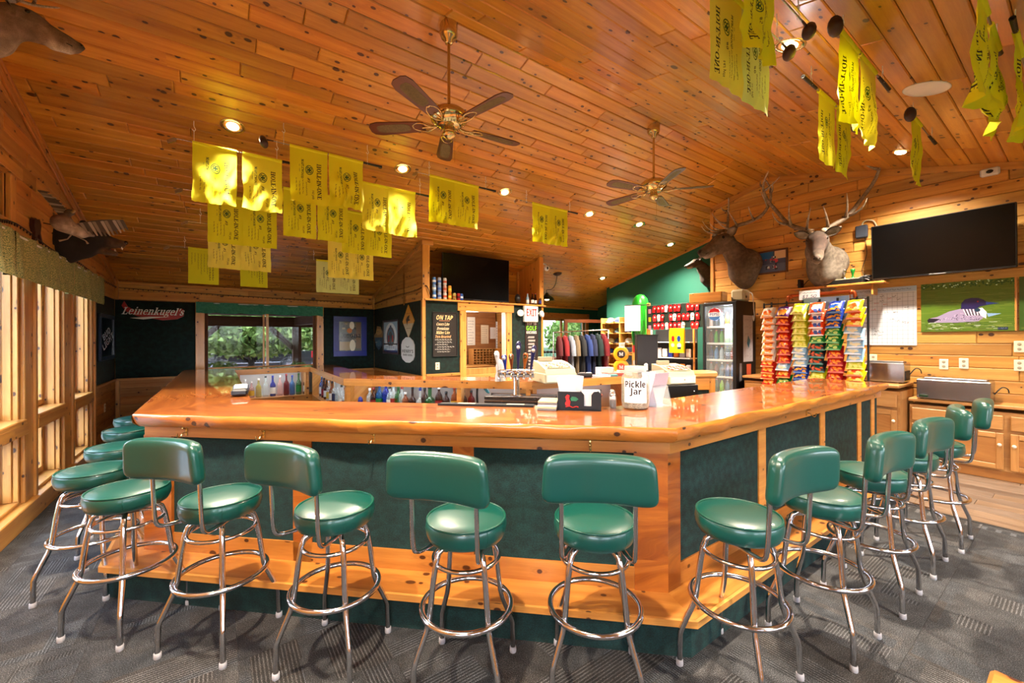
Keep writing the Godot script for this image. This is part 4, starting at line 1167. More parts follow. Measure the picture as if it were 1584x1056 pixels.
# a golf club slung under the roof along x, carrying flags; px of its left end and right end
func club(u0: float, v0: float, u1: float, drop: float, flags: Array, head: String, words: String, lw := 0.345, ll := 0.54, turn := 0.0):
	var a = on_roof(u0, v0, drop)
	var dir = Vector3(cos(turn), 0, sin(turn))
	# right end on the same line
	var d = ray(u1, v0)
	var len = 1.1
	for i in 60: # walk along until the column of pixels u1 is reached
		var q = to_px(a + dir * (0.4 + i * 0.02))
		if q.x >= u1: len = 0.4 + i * 0.02; break
	len = clampf(len, 0.86, 1.16)
	var b = a + dir * len
	var left_head = head.begins_with("<")
	head = head.substr(1)
	var o = thing("golf_club", "%s golf club slung from ceiling hooks %s" % [head, words], "golf club", a, -turn, "golf clubs hung under the ceiling")
	var hx = 0.0 if left_head else len
	var gx = len if left_head else 0.0
	var sgn = 1.0 if left_head else -1.0
	part(o, "shaft", MB.new().tube([Vector3(hx, 0, 0), Vector3(gx, 0, 0)], [0.0042, 0.0068], 8), M.steel if head != "wooden" else M.dull_steel)
	part(o, "grip", MB.new().tube([Vector3(gx - sgn * 0.26, 0, 0), Vector3(gx - sgn * 0.02, 0, 0), Vector3(gx, 0, 0)], [0.0105, 0.0135, 0.0145], 10), M.black)
	if head == "iron":
		var ir = PackedVector2Array([Vector2(0, -0.008), Vector2(0.03, -0.012), Vector2(0.078, 0.02), Vector2(0.082, 0.03), Vector2(0.06, 0.045), Vector2(0.0, 0.012)])
		part(o, "club_head", MB.new().prism(ir, 0.014, Transform3D(Basis(Vector3(-0.35 * sgn, -0.9, 0.2).normalized(), Vector3(-0.93 * sgn, 0.33, 0.1).normalized(), Vector3(0, 0.1, 1).normalized()), Vector3(hx, 0, -0.007))), M.steel)
	else:
		part(o, "club_head", MB.new().ball(Vector3(hx - sgn * 0.012, -0.035, 0.01), Vector3(0.036, 0.06, 0.04), 14, Basis(Vector3(0, 0, 1), 0.3 * sgn)), M.brown)
		part(o, "hosel", MB.new().tube([Vector3(hx + sgn * 0.07, 0, 0), Vector3(hx, -0.004, 0), Vector3(hx - sgn * 0.01, -0.02, 0)], [0.006, 0.009, 0.013], 8), M.brown)
	for f in [0.14, 0.86]:
		var px = a + dir * len * f
		var rise = roof(px.z) - px.y
		var loc = Vector3(len * f, 0, 0)
		part(o, "string", MB.new().tube([loc + Vector3(0, -0.01, 0.009), loc + Vector3(0, rise * 0.55, 0), loc + Vector3(0.002, rise * 0.55, -0.004), loc + Vector3(0, -0.01, -0.009)], 0.0016, 5), M.white)
		part(o, "ceiling_hook", MB.new().tube(smooth([loc + Vector3(0, rise, 0), loc + Vector3(0, rise * 0.75, 0), loc + Vector3(0.012, rise * 0.62, 0), loc + Vector3(0, rise * 0.52, 0), loc + Vector3(-0.012, rise * 0.6, 0)], 3), 0.003, 5), M.white)
	for f in flags:
		# f = [u of the left edge, style, billow, drop scale, words]
		var x = 0.0
		for i in 120:
			var q = to_px(a + dir * i * 0.01)
			if q.x >= f[0]: x = i * 0.01; break
		x = clampf(x, 0.0, len - lw * 0.6)
		var p = a + dir * x
		var mm = flag_mats[f[1]]
		var fl = thing("golf_flag", "yellow hole-in-one flag %s" % f[4], "flag", p + Vector3(0, -0.004, 0), -turn, "hole-in-one flags under the ceiling")
		part(fl, "cloth", flag_mesh(lw, ll * f[3], int(f[0]), f[2]), mm)
		part(fl, "sleeve", MB.new().tube([Vector3(0, 0.002, 0), Vector3(lw, 0.002, 0)], 0.0155, 10), M.flag_sleeve)

func build_overhead():
	can_light(on_roof(360, 195), "round recessed light nearest the window gable above the hung flags", LAMP * 0.8)
	can_light(on_roof(623, 261), "round recessed light beside the paired flags right of the big flag cluster", LAMP * 0.8)
	can_light(on_roof(781, 297), "round recessed light between two single flag pairs", LAMP)
	can_light(on_roof(912, 331), "round recessed light left of the starry ones past the last flag pair", LAMP)
	can_light(on_roof(989, 347), "round recessed light in front of the green gable wall", LAMP)
	can_light(on_roof(1037, 378), "round recessed light close to the elk antlers by the green wall", LAMP)
	can_light(on_roof(932, 430), "round recessed light above the pro shop clothes", LAMP)
	can_light(on_roof(1222, 70), "round recessed light behind the large flags by the pine wall", LAMP)
	can_light(on_roof(1393, 235), "round recessed light above the caribou antlers", LAMP * 0.75)
	for k in [[0.2, -1.26, "over the floor in front of the bar"], [-0.9, 0.9, "near the window wall behind the viewer"], [2.4, 1.1, "over the tables"], [5.2, 1.1, "over the tables by the cabinets"], [-0.7, -2.1, "over the aisle by the left windows"]]:  # extra lamps out of view, added to brighten the front and left side
		can_light(Vector3(k[0], roof(k[1]), k[1]), "added unseen recessed light " + k[2], LAMP * 0.6)
	var f1 = Vector3(1.53, 4.0, -3.02)
	blade_fan(Vector3(f1.x, roof(f1.z) - 0.01, f1.z), 3.27, -0.077, "brass ceiling fan with dark cane-inset blades and long rod, above the hung flags")
	blade_fan(Vector3(4.24, roof(-3.03) - 0.01, -3.03), 3.3, 0.42, "brass ceiling fan with five dark blades beside the elk mounts")
	M.flag_sleeve = mat(Color(0.85, 0.86, 0.06), 0.75)
	for k in 7: flag_mats.append(flag_art(k, false))
	for k in 5: flag_mats.append(flag_art(k + 8, true))
	# clusters by the window side
	club(272, 214, 448, 0.2, [[297, 0, 0.9, 1.0, "with a curled lower corner, first on the club nearest the windows"], [374, 2, 1.0, 1.0, "second on the club nearest the windows"]], "<iron", "nearest the window wall")
	club(410, 215, 590, 0.2, [[448, 1, 0.6, 1.0, "left one on the upper club of the middle cluster"], [508, 0, 1.4, 0.96, "with a diagonal fold in the middle cluster"]], "<wooden", "over the middle flag cluster")
	club(520, 273, 690, 0.2, [[560, 2, 1.1, 1.0, "left one of the joined pair beside the recessed light"], [599, 2, 1.0, 1.02, "right one of the joined pair beside the recessed light"]], "<iron", "beside the recessed light")
	club(645, 266, 765, 0.16, [[664, 1, 0.7, 1.0, "left one of the pair hanging alone above the office television"], [702, 0, 0.6, 1.0, "right one of the pair hanging alone above the office television"]], "<iron", "above the office television")
	club(800, 308, 898, 0.16, [[823, 0, 0.8, 1.0, "left one of the farthest pair before the pendant lamp"], [850, 1, 0.9, 1.0, "right one of the farthest pair before the pendant lamp"]], "<iron", "next to the pendant lamp")
	club(282, 292, 446, 0.18, [[320, 1, 0.3, 1.0, "darker one below the flag nearest the windows"], [374, 1, 0.3, 1.0, "darker one below the second flag nearest the windows"]], "<iron", "second row near the window wall")
	club(400, 283, 535, 0.18, [[438, 1, 0.4, 1.0, "left one in the second row of the middle cluster"], [490, 1, 0.4, 1.0, "right one in the second row of the middle cluster"]], "<iron", "second row of the middle cluster")
	club(500, 320, 612, 0.18, [[528, 1, 0.3, 1.0, "half hidden behind the joined pair"], [566, 1, 0.3, 1.0, "lower right one behind the joined pair"]], "<iron", "third row of the middle cluster")
	club(290, 342, 420, 0.18, [[320, 3, 0.6, 1.0, "pale one showing only its lower half by the windows"], [371, 3, 0.6, 1.0, "pale one beside the half-shown pale flag"]], "<iron", "third row near the window wall")
	club(473, 366, 580, 0.18, [[506, 3, 0.4, 1.0, "pale one low in the middle cluster with a crease"], [541, 3, 0.4, 1.0, "pale small one low in the middle cluster"]], "<iron", "fourth row of the middle cluster")
	club(262, 380, 436, 0.15, [[290, 6, 0.2, 0.9, "covered in handwriting, lowest by the window curtain"], [371, 6, 0.2, 0.9, "with two bold lines, lowest near the far wall"]], "<iron", "lowest row near the window wall")
	club(472, 400, 560, 0.15, [[489, 4, 0.3, 0.95, "lowest left one before the office gable"], [521, 4, 0.3, 0.95, "lowest right one before the office gable"]], "<iron", "lowest row of the middle cluster")
	# over the right end of the room, seen from behind
	club(1084, -52, 1215, 0.16, [[1098, 7, 0.3, 1.0, "large one with wide lettering seen from behind beside the recessed light"], [1146, 8, 0.3, 1.0, "large one with outlined lettering seen from behind"]], ">wooden", "nearest the ridge over the right side")
	club(1142, -75, 1240, 0.1, [[1150, 9, 0.9, 0.8, "curling in front of the two large lettered ones"]], ">wooden", "over the curled flag")
	club(1242, 118, 1330, 0.14, [[1266, 11, 0.4, 1.0, "faded pale green one seen from behind"], [1294, 9, 0.5, 1.0, "narrow one beside the faded pale green flag"]], ">wooden", "under the second recessed light")
	club(1290, 35, 1378, 0.12, [[1299, 9, 0.8, 1.0, "bright one with soft folds hung from a dark wooden head"], [1330, 7, 0.8, 1.0, "bright one with round emblem seen from behind"]], "<wooden", "between the recessed light and the round speaker")
	club(1406, 172, 1446, 0.12, [[1409, 9, 0.8, 1.0, "single pleated one by the round ceiling speaker"]], "<wooden", "by the round ceiling speaker")
	club(1500, -62, 1570, 0.12, [[1511, 9, 1.2, 1.0, "twisted one at the room's far right above the round speaker"], [1532, 9, 1.3, 1.0, "twisted narrow one hanging beside a dark grip"]], "<wooden", "above the twisted flags")
	club(1566, 28, 1640, 0.12, [[1571, 9, 1.1, 1.0, "one hanging from a black grip by the security camera"]], ">wooden", "with its black grip over the security camera")
	# speaker, smoke-white disc
	var sp = on_roof(1433, 137)
	var dn = Vector3(0, -1, -SLOPE_FRONT).normalized()
	var s = thing("ceiling_speaker", "round white flat ceiling speaker in the pine ceiling", "speaker", sp)
	var sb = Transform3D(Basis(Quaternion(Vector3.UP, dn)), Vector3.ZERO)
	part(s, "bezel", MB.new().lathe([Vector2(0.14, -0.01), Vector2(0.145, 0.004), Vector2(0.13, 0.012), Vector2(0.115, 0.01)], 32, sb), M.white)
	part(s, "grille", MB.new().lathe([Vector2(0.116, 0.009), Vector2(0.06, 0.012), Vector2(0.05, 0.018), Vector2(0.0, 0.02)], 32, sb), M.white)

# ---------- things on the walls ----------
func letters(text: String, h: float, depth: float, font := "Droid Sans", bold := false, slant := 0.0, wide := 1.0) -> MB:
	# raised lettering in the x-y plane, centred, front face towards +z
	var g = outline(text, font, bold)
	var box: AABB = g[1]
	var k = h / 46.0
	var c = box.position + box.size / 2
	var mb = MB.new()
	var vs: PackedVector3Array = g[0]
	for i in range(0, vs.size() - 2, 3):
		var p = []
		for j in 3:
			var q = (vs[i + j] - c) * k
			p.append(Vector3(q.x * wide + q.y * slant, q.y, depth))
		mb.tri(p[0], p[1], p[2], Vector3.BACK, Vector3.BACK, Vector3.BACK)
	return mb
func plate(w: float, h: float, th: float) -> MB:
	# flat panel in x-y, uv 0..1 on its face towards +z
	return MB.new().prism(PackedVector2Array([Vector2(-w / 2, -h / 2), Vector2(w / 2, -h / 2), Vector2(w / 2, h / 2), Vector2(-w / 2, h / 2)]), th)
func framed(called: String, label: String, category: String, at: Vector3, turn: float, w: float, h: float, fw: float, art: Material, fm: Material, th := 0.03) -> Node3D:
	var o = thing(called, label, category, at, turn)
	for s in [-1.0, 1.0]:
		part(o, "frame_rail", bx(Vector3(w, fw, th), 0.004), fm, Vector3(0, s * (h - fw) / 2, th / 2))
		part(o, "frame_stile", bx(Vector3(fw, h - 2 * fw, th), 0.004), fm, Vector3(s * (w - fw) / 2, 0, th / 2))
	part(o, "picture", plate(w - 2 * fw, h - 2 * fw, th * 0.5), art)
	return o
func pleated(w: float, h: float, sd: int, depth := 0.035, folds := 9.0) -> MB:
	var n = FastNoiseLite.new()
	n.seed = sd; n.frequency = 1.0
	return MB.new().grid(64, 5, func(s, t):
		var f = sin(s * w * folds * TAU * 0.5 + n.get_noise_1d(s * 6.0) * 3.0)
		return Vector3(s * w - w / 2, -(1.0 - t) * h - 0.01 * f * (1.0 - t), depth * (0.6 + 0.5 * f * (0.4 + 0.6 * (1.0 - t))) + n.get_noise_2d(s * 4.0, t) * 0.02))
func wire_lights(path: Array, label: String):
	var o = thing("string_lights", label, "string lights")
	var pts = smooth(path, 6)
	part(o, "wire", MB.new().tube(pts, 0.005, 5), M.black)
	var b = MB.new()
	for i in range(1, pts.size() - 1):
		for f in [0.0, 0.5]:
			var p = pts[i].lerp(pts[i + 1], f)
			b.ball(p + Vector3(0, -0.014, 0), Vector3(0.006, 0.012, 0.006), 6)
	part(o, "bulbs", b, M.brown).set_meta("kind", "stuff")
func outlet(at: Vector3, turn: float, label: String):
	var o = thing("wall_outlet", label, "outlet", at, turn, "ivory wall outlets")
	part(o, "cover_plate", bx(Vector3(0.078, 0.122, 0.008), 0.004), M.ivory, Vector3(0, 0, 0.004))
	for s in [-1.0, 1.0]: part(o, "socket", MB.new().lathe([Vector2(0.0, 0.0), Vector2(0.016, 0.0), Vector2(0.016, 0.004), Vector2(0.0, 0.004)], 12, Transform3D(Basis(Vector3.RIGHT, PI / 2), Vector3(0, s * 0.026, 0.006))), M.cream_dark)
func television(label: String, at: Vector3, turn: float, w: float, h: float, tilt: float, stand: bool) -> Node3D:
	var o = thing("television", label, "television", at, turn)
	var bs = Basis(Vector3.RIGHT, tilt)
	part(o, "housing", bx(Vector3(w, h, 0.04), 0.006, Vector3.ZERO, bs), M.black, bs * Vector3(0, h / 2, 0))
	part(o, "screen", bx(Vector3(w - 0.024, h - 0.03, 0.004), 0.001, Vector3.ZERO, bs), M.screen, bs * Vector3(0, h / 2 + 0.006, 0.0205))
	part(o, "bezel", bx(Vector3(w * 0.12, 0.01, 0.006), 0.002, Vector3.ZERO, bs), M.dull_steel, bs * Vector3(0, 0.008, 0.021))
	if stand:
		for s in [-1.0, 1.0]: part(o, "foot", bx(Vector3(0.03, 0.02, 0.2), 0.004), M.black, Vector3(s * w * 0.36, -0.008, 0))
	else:
		part(o, "wall_bracket", bx(Vector3(0.4, 0.3, 0.1), 0.01), M.black, Vector3(0, h / 2, -0.065))
	return o

func build_walls():
	var LEFT = PI / 2    # face of something on the left wall looks to +x
	var RIGHT = -PI / 2
	# valances
	var vt = mottled(201, Color(0.22, 0.34, 0.24), Color(0.84, 0.77, 0.55), 0.12, 256, 0.02, 0.12)
	var vm = mat(Color(0.95, 0.97, 0.9), 0.9, 0.0, vt, 3.2)
	var spots = [[-4.0, 1.55, "by the nearest left window"], [-5.55, 1.55, "over the middle left windows"], [-7.05, 1.42, "over the last left window, beside the mirror"]]
	for s in spots:
		var o = thing("valance", "gathered green and gold speckled valance " + s[2], "curtain", Vector3(XL + 0.05, 2.365, s[0]), LEFT, "left window valances")
		part(o, "cloth", pleated(s[1], 0.35, int(s[1] * 100 + s[0] * 10), 0.05, 7.0), vm)
		for e in [-1.0, 1.0]: part(o, "return", bx(Vector3(0.006, 0.34, 0.07), 0.002), vm, Vector3(e * s[1] / 2, -0.17, 0.0))
		part(o, "rod", MB.new().tube([Vector3(-s[1] / 2, -0.02, 0.02), Vector3(s[1] / 2, -0.02, 0.02)], 0.008, 6), M.white)
	var bt = mottled(203, Color(0.05, 0.33, 0.28), Color(0.34, 0.66, 0.56), 0.15, 256, 0.02, 0.2)
	var bo = thing("valance", "teal green gathered valance over the far window", "curtain", Vector3(0.7, 2.19, ZB + 0.05))
	part(bo, "cloth", pleated(2.03, 0.185, 44, 0.03, 5.0), mat(Color.WHITE, 0.9, 0.0, bt, 3.0))
	part(bo, "rod", MB.new().tube([Vector3(-1.0, -0.015, 0.012), Vector3(1.0, -0.015, 0.012)], 0.008, 6), M.white)
	var fi = canvas(256, 256, Color(0.04, 0.13, 0.09))
	var r = RandomNumberGenerator.new()
	r.seed = 5
	for k in 46:
		var c = [Color(0.85, 0.72, 0.5), Color(0.72, 0.12, 0.1), Color(0.9, 0.86, 0.75), Color(0.1, 0.33, 0.2)][r.randi() % 4]
		disc(fi, r.randf() * 256, r.randf() * 256, r.randf_range(5, 14), r.randf_range(4, 11), c)
	var fc = thing("cafe_curtain", "dark green floral curtain in the small gable window", "curtain", Vector3(XL - 0.06, 2.84, -4.22), LEFT)
	part(fc, "cloth", pleated(1.36, 0.43, 9, 0.03, 6.0), mat(Color.WHITE, 0.9, 0.0, tex(fi), 1.6))
	# string lights
	wire_lights([Vector3(XL + 0.03, 2.46, -3.2), Vector3(XL + 0.03, 2.40, -4.4), Vector3(XL + 0.03, 2.46, -5.0), Vector3(XL + 0.03, 2.41, -5.9), Vector3(XL + 0.03, 2.43, -6.8), Vector3(XL + 0.03, 2.38, -7.8), Vector3(XL + 0.04, 2.37, -8.9)], "dark string of tiny lights along the left wall above the valances")
	wire_lights([Vector3(XL + 0.05, 2.37, ZB + 0.03), Vector3(-0.6, 2.35, ZB + 0.03), Vector3(0.3, 2.33, ZB + 0.05), Vector3(1.2, 2.31, ZB + 0.05), Vector3(2.0, 2.31, ZB + 0.03), Vector3(XA - 0.05, 2.29, ZB + 0.04)], "dark string of tiny lights along the far wall band")
	wire_lights([Vector3(XA - 0.03, 2.29, ZB + 0.1), Vector3(XA - 0.03, 2.33, -8.2), Vector3(XA - 0.03, 2.35, -7.4), Vector3(XA - 0.03, 2.36, -6.6), Vector3(XA + 0.05, 2.42, ZA + 0.05), Vector3(XA + 0.12, 2.26, ZA + 0.06)], "dark string of tiny lights along the office gable wall")
	# beer mirror on the left wall
	var bl = canvas(200, 300, Color(0.02, 0.05, 0.13))
	print_on(bl, "BUD", 92, 122, 66, Color(0.9, 0.92, 0.95), "Droid Sans", true, 5)
	print_on(bl, "LIGHT", 116, 180, 66, Color(0.9, 0.92, 0.95), "Droid Sans", true, 5)
	framed("beer_mirror", "dark blue framed beer mirror with slanted white lettering BUD LIGHT", "mirror", Vector3(XL + 0.005, 1.575, -8.33), LEFT, 0.93, 0.66, 0.055, picture(bl, 0.12), mat(Color(0.06, 0.13, 0.24), 0.3))
	# script sign over the far felt panel
	var sc = on_z(239, 483, ZB)
	var ls = thing("beer_sign", "red canoe-shaped beer sign with white script lettering on the far wall", "sign", Vector3(sc.x, sc.y, ZB + 0.005))
	var canoe = PackedVector2Array([Vector2(-0.35, 0.1), Vector2(-0.31, 0.04), Vector2(-0.22, 0.0), Vector2(0.0, -0.02), Vector2(0.24, 0.0), Vector2(0.33, 0.04), Vector2(0.37, 0.02), Vector2(0.36, -0.05), Vector2(0.28, -0.085), Vector2(0.1, -0.1), Vector2(-0.2, -0.06), Vector2(-0.33, -0.01), Vector2(-0.38, 0.05)])
	part(ls, "canoe", MB.new().prism(Transform2D(Vector2(1.05, 0), Vector2(0, 1.5), Vector2(0, 0.02)) * canoe, 0.02), mat(Color(0.62, 0.05, 0.09), 0.4))
	part(ls, "lettering", letters("Leinenkugel's", 0.155, 0.028, "Droid Serif", true, 0.35, 0.68), M.white)
	part(ls, "flourish", MB.new().prism(PackedVector2Array([Vector2(-0.3, -0.1), Vector2(-0.05, -0.075), Vector2(0.2, -0.07), Vector2(-0.02, -0.1), Vector2(-0.14, -0.12)]), 0.024), M.white)
	# framed brewery mirror in blue
	var ci = canvas(150, 190, Color(0.36, 0.36, 0.33))
	for k in 40: rct(ci, r.randi() % 150, r.randi() % 190, 6 + r.randi() % 20, 3 + r.randi() % 9, Color(0.2, 0.2, 0.18).lerp(Color(0.7, 0.62, 0.45), r.randf()))
	rct(ci, 4, 130, 70, 55, Color(0.62, 0.53, 0.36)); rct(ci, 115, 5, 30, 170, Color(0.45, 0.35, 0.26))
	disc(ci, 86, 24, 16, 26, Color(0.88, 0.87, 0.8)); disc(ci, 70, 58, 18, 16, Color(0.66, 0.36, 0.06)); disc(ci, 90, 155, 20, 38, Color(0.85, 0.84, 0.76))
	print_on(ci, "Corona", 74, 88, 42, Color(0.03, 0.03, 0.1), "Droid Serif", true, 0, 0.9)
	var cp = on_z(541.5, 520, ZB)
	framed("beer_mirror", "beer mirror in a broad royal blue frame reading Corona", "mirror", Vector3(cp.x, cp.y, ZB + 0.005), 0.0, 0.67, 0.83, 0.11, picture(ci, 0.2), mat(Color(0.03, 0.13, 0.52), 0.35))
	# signs on the office side wall: shield, framed poster, diamond, white badge
	var s1 = canvas(64, 140, Color(0.55, 0.42, 0.24))
	rct(s1, 0, 66, 64, 74, Color(0.12, 0.24, 0.36)); disc(s1, 32, 34, 22, 18, Color(0.75, 0.6, 0.35)); disc(s1, 32, 100, 20, 18, Color(0.3, 0.45, 0.55))
	for k in 14: rct(s1, r.randi() % 60, r.randi() % 130, 3 + r.randi() % 10, 2 + r.randi() % 3, Color(0.2, 0.16, 0.1).lerp(Color(0.85, 0.8, 0.7), r.randf()))
	var shield = PackedVector2Array([Vector2(-0.07, 0.24), Vector2(0.08, 0.22), Vector2(0.16, 0.12), Vector2(0.22, 0.02), Vector2(0.2, -0.04), Vector2(0.16, -0.18), Vector2(0.0, -0.29), Vector2(-0.13, -0.2), Vector2(-0.19, -0.04), Vector2(-0.22, 0.03), Vector2(-0.12, 0.1)])
	var q1 = on_x(586.5, 521, XA)
	single("tin_sign", "shield-shaped tan and blue tin sign beside the arched poster", "sign", MB.new().prism(Transform2D(Vector2(1.35, 0), Vector2(0, 0.95), Vector2.ZERO) * shield, 0.012), picture(s1, 0.35), Vector3(XA - 0.002, q1.y, q1.z), RIGHT)
	var ap = canvas(110, 180, Color(0.55, 0.66, 0.75))
	disc(ap, 55, 96, 46, 90, Color(0.8, 0.85, 0.88)); disc(ap, 55, 90, 30, 60, Color(0.16, 0.2, 0.3)); disc(ap, 55, 92, 22, 48, Color(0.3, 0.42, 0.5), 0.7)
	rct(ap, 36, 80, 8, 40, Color(0.6, 0.1, 0.1)); rct(ap, 66, 80, 8, 40, Color(0.6, 0.1, 0.1)); disc(ap, 55, 30, 7, 10, Color(0.05, 0.15, 0.4))
	rct(ap, 0, 128, 110, 8, Color(0.1, 0.13, 0.22)); rct(ap, 6, 142, 98, 18, Color(0.75, 0.8, 0.85)); rct(ap, 0, 168, 110, 12, Color(0.1, 0.15, 0.35))
	for k in 3: scribble(ap, 12, 146 + k * 6, 86, 4, Color(0.1, 0.15, 0.35), r)
	var q2 = on_x(605.5, 521, XA)
	framed("beer_mirror", "dark red framed poster mirror with a tall arch between two tin signs", "mirror", Vector3(XA - 0.002, q2.y, q2.z), RIGHT, 0.88, 0.66, 0.035, picture(ap, 0.2), mat(Color(0.16, 0.03, 0.04), 0.35))
	var di = canvas(96, 192, Color(0.78, 0.56, 0.16))
	rct(di, 0, 110, 96, 82, Color(0.72, 0.68, 0.58))
	poly(di, [Vector2(40, 70), Vector2(60, 60), Vector2(54, 84), Vector2(66, 92), Vector2(46, 96), Vector2(40, 122), Vector2(34, 100), Vector2(30, 86)], Color(0.06, 0.05, 0.04))
	scribble(di, 30, 52, 36, 5, Color(0.15, 0.1, 0.05), r); scribble(di, 32, 138, 34, 5, Color(0.2, 0.1, 0.05), r, false, 2)
	var q3 = on_x(632.5, 496.5, XA)
	single("tin_sign", "yellow and cream diamond-shaped tin sign with a dark leaping figure", "sign", MB.new().prism(PackedVector2Array([Vector2(0, 0.29), Vector2(-0.275, 0.0), Vector2(0, -0.29), Vector2(0.275, 0.0)]), 0.012), picture(di, 0.35), Vector3(XA - 0.002, q3.y, q3.z), RIGHT)
	var hi = canvas(160, 240, Color(0.82, 0.84, 0.85))
	disc(hi, 80, 84, 20, 14, Color(0.25, 0.28, 0.3)); disc(hi, 80, 78, 18, 12, Color(0.82, 0.84, 0.85))
	print_on(hi, "HENRY'S", 80, 132, 40, Color(0.12, 0.13, 0.15), "Droid Sans", true, 0, 0.82)
	print_on(hi, "HARD SODA", 80, 168, 22, Color(0.12, 0.13, 0.15), "Droid Sans", true, 0, 0.9)
	var q4 = on_x(631.5, 541, XA)
	var hx = PackedVector2Array()
	for p in [[-0.06, 0.25], [0.06, 0.25], [0.18, 0.18], [0.22, 0.1], [0.22, -0.12], [0.18, -0.19], [0.06, -0.25], [-0.06, -0.25], [-0.18, -0.19], [-0.22, -0.12], [-0.22, 0.1], [-0.18, 0.18]]: hx.append(Vector2(p[0] * 1.4, p[1] * 0.9))
	single("tin_sign", "white eight-sided tin sign reading HENRY'S below the diamond sign", "sign", MB.new().prism(hx, 0.012), picture(hi, 0.3), Vector3(XA - 0.002, q4.y, q4.z), RIGHT)
	# tap list
	var tl = canvas(150, 250, Color(0.09, 0.07, 0.06))
	print_on(tl, "ON TAP", 72, 26, 34, Color(0.95, 0.8, 0.55), "Droid Sans", true, 0, 0.85, 0.2)
	rct(tl, 36, 44, 70, 2, Color(0.9, 0.6, 0.4))
	var rows = [["Coors Lite", 64, 22, Color(0.95, 0.85, 0.65)], ["Premium", 90, 22, Color(0.9, 0.85, 0.7)], ["Miller Lite", 114, 22, Color(0.95, 0.85, 0.6)], ["Two Hearted", 138, 21, Color(0.95, 0.75, 0.5)]]
	for q in rows: print_on(tl, q[0], 62, q[1], q[2], q[3], "Droid Serif", true, 0, 0.72, 0.25)
	for k in 6: scribble(tl, 10 + (k % 2) * 14, 156 + k * 14, 110 - (k % 3) * 14, 9, Color(0.85, 0.85, 0.82), r, false, 2)
	var q5 = on_z(688, 517, ZA)
	framed("tap_list_board", "black chalkboard headed ON TAP on the felt beside the hatch", "chalkboard", Vector3(q5.x, q5.y, ZA + 0.006), 0.0, 0.47, 0.76, 0.018, picture(tl, 0.5), M.black, 0.02)
	var q6 = on_z(676.5, 566, ZA)
	outlet(Vector3(q6.x, q6.y, ZA + 0.004), 0.0, "ivory outlet on green felt below the tap list")
	var q7 = on_x(155.5, 634, XL)
	outlet(Vector3(XL + 0.002, q7.y, -8.25), LEFT, "ivory outlet low on the left wall wainscot")
	# exit sign with lamp heads
	var q8 = on_z(818.5, 486, ZA)
	var ex = thing("exit_sign", "white EXIT sign box with red letters and two side lamps above the golf board", "exit sign", Vector3(q8.x, q8.y, ZA + 0.01))
	part(ex, "housing", bx(Vector3(0.34, 0.31, 0.07), 0.012), M.white, Vector3(0, 0, 0.035))
	part(ex, "lettering", letters("EXIT", 0.19, 0.073, "Droid Sans", true, 0.0, 0.62), mat(Color(0.82, 0.1, 0.12), 0.4), Vector3(0, 0.03, 0))
	for s in [-1.0, 1.0]:
		part(ex, "lamp_arm", MB.new().tube([Vector3(s * 0.17, 0.02, 0.03), Vector3(s * 0.215, 0.02, 0.04)], 0.012, 8), M.white)
		part(ex, "lamp_head", MB.new().lathe([Vector2(0.0, -0.03), Vector2(0.045, -0.025), Vector2(0.066, 0.0), Vector2(0.066, 0.03), Vector2(0.0, 0.04)], 12, Transform3D(Basis(Vector3.RIGHT, PI / 2 - 0.2) * Basis(Vector3(0, 0, 1), -s * 0.3), Vector3(s * 0.26, 0.01, 0.045))), M.white)
	var te = canvas(90, 330, Color(0.12, 0.09, 0.09))
	print_on(te, "TOP 10", 46, 20, 22, Color(0.85, 0.8, 0.8), "Droid Sans", true)
	print_on(te, "GOLF", 46, 48, 38, Color(0.45, 0.8, 0.12), "Droid Sans", true, 0, 0.85)
	print_on(te, "EXCUSES", 46, 76, 22, Color(0.9, 0.88, 0.88), "Droid Sans", true, 0, 0.85)
	for k in 10:
		rct(te, 20, 102 + k * 22, 48 + (k * 7) % 14, 4, Color(0.72, 0.68, 0.66)); rct(te, 16 + (k * 5) % 9, 109 + k * 22, 52, 4, Color(0.72, 0.68, 0.66))
	var q9 = on_z(821.5, 535, ZA)
	framed("golf_excuses_board", "tall dark board listing TOP 10 GOLF EXCUSES under the exit sign", "sign", Vector3(q9.x, q9.y, ZA + 0.006), 0.0, 0.31, 1.02, 0.012, picture(te, 0.5), M.brown, 0.016)
	# televisions
	var tv = on_z(737.5, 465, ZA + 0.0)
	television("large flat television standing on the office ledge beside stacked cans", Vector3(3.835, 2.225, ZA - 0.06), 0.0, 1.4, 0.8, 0.02, true)
	television("large wall television above the loon picture, tilted down", Vector3(XR - 0.16, 2.27, -1.06), RIGHT, 1.2, 0.69, 0.06, false)
	# cameras
	var sc1 = on_x(1532, 267, XR)
	var c1 = thing("security_camera", "white boxy security camera high on the pine gable", "camera", Vector3(XR - 0.002, sc1.y, sc1.z), RIGHT)
	part(c1, "body", bx(Vector3(0.15, 0.085, 0.06), 0.015), M.white, Vector3(0, 0, 0.03))
	part(c1, "lens", MB.new().ball(Vector3(0, 0, 0.055), Vector3(0.03, 0.022, 0.02), 14), M.black_gloss)
	var c2 = thing("security_camera", "small white round security camera on the office corner post", "camera", Vector3(5.36, 2.98, ZA + 0.04))
	part(c2, "mount", MB.new().tube([Vector3(-0.02, 0.06, -0.02), Vector3(0.02, 0.05, 0.01), Vector3(0.03, 0.0, 0.02)], 0.014, 8), M.white)
	part(c2, "body", MB.new().ball(Vector3(0.03, -0.03, 0.03), Vector3(0.05, 0.06, 0.05), 14), M.white)
	part(c2, "lens", MB.new().ball(Vector3(0.02, -0.035, 0.07), Vector3(0.022, 0.03, 0.016), 10), mat(Color(0.03, 0.08, 0.2), 0.1))
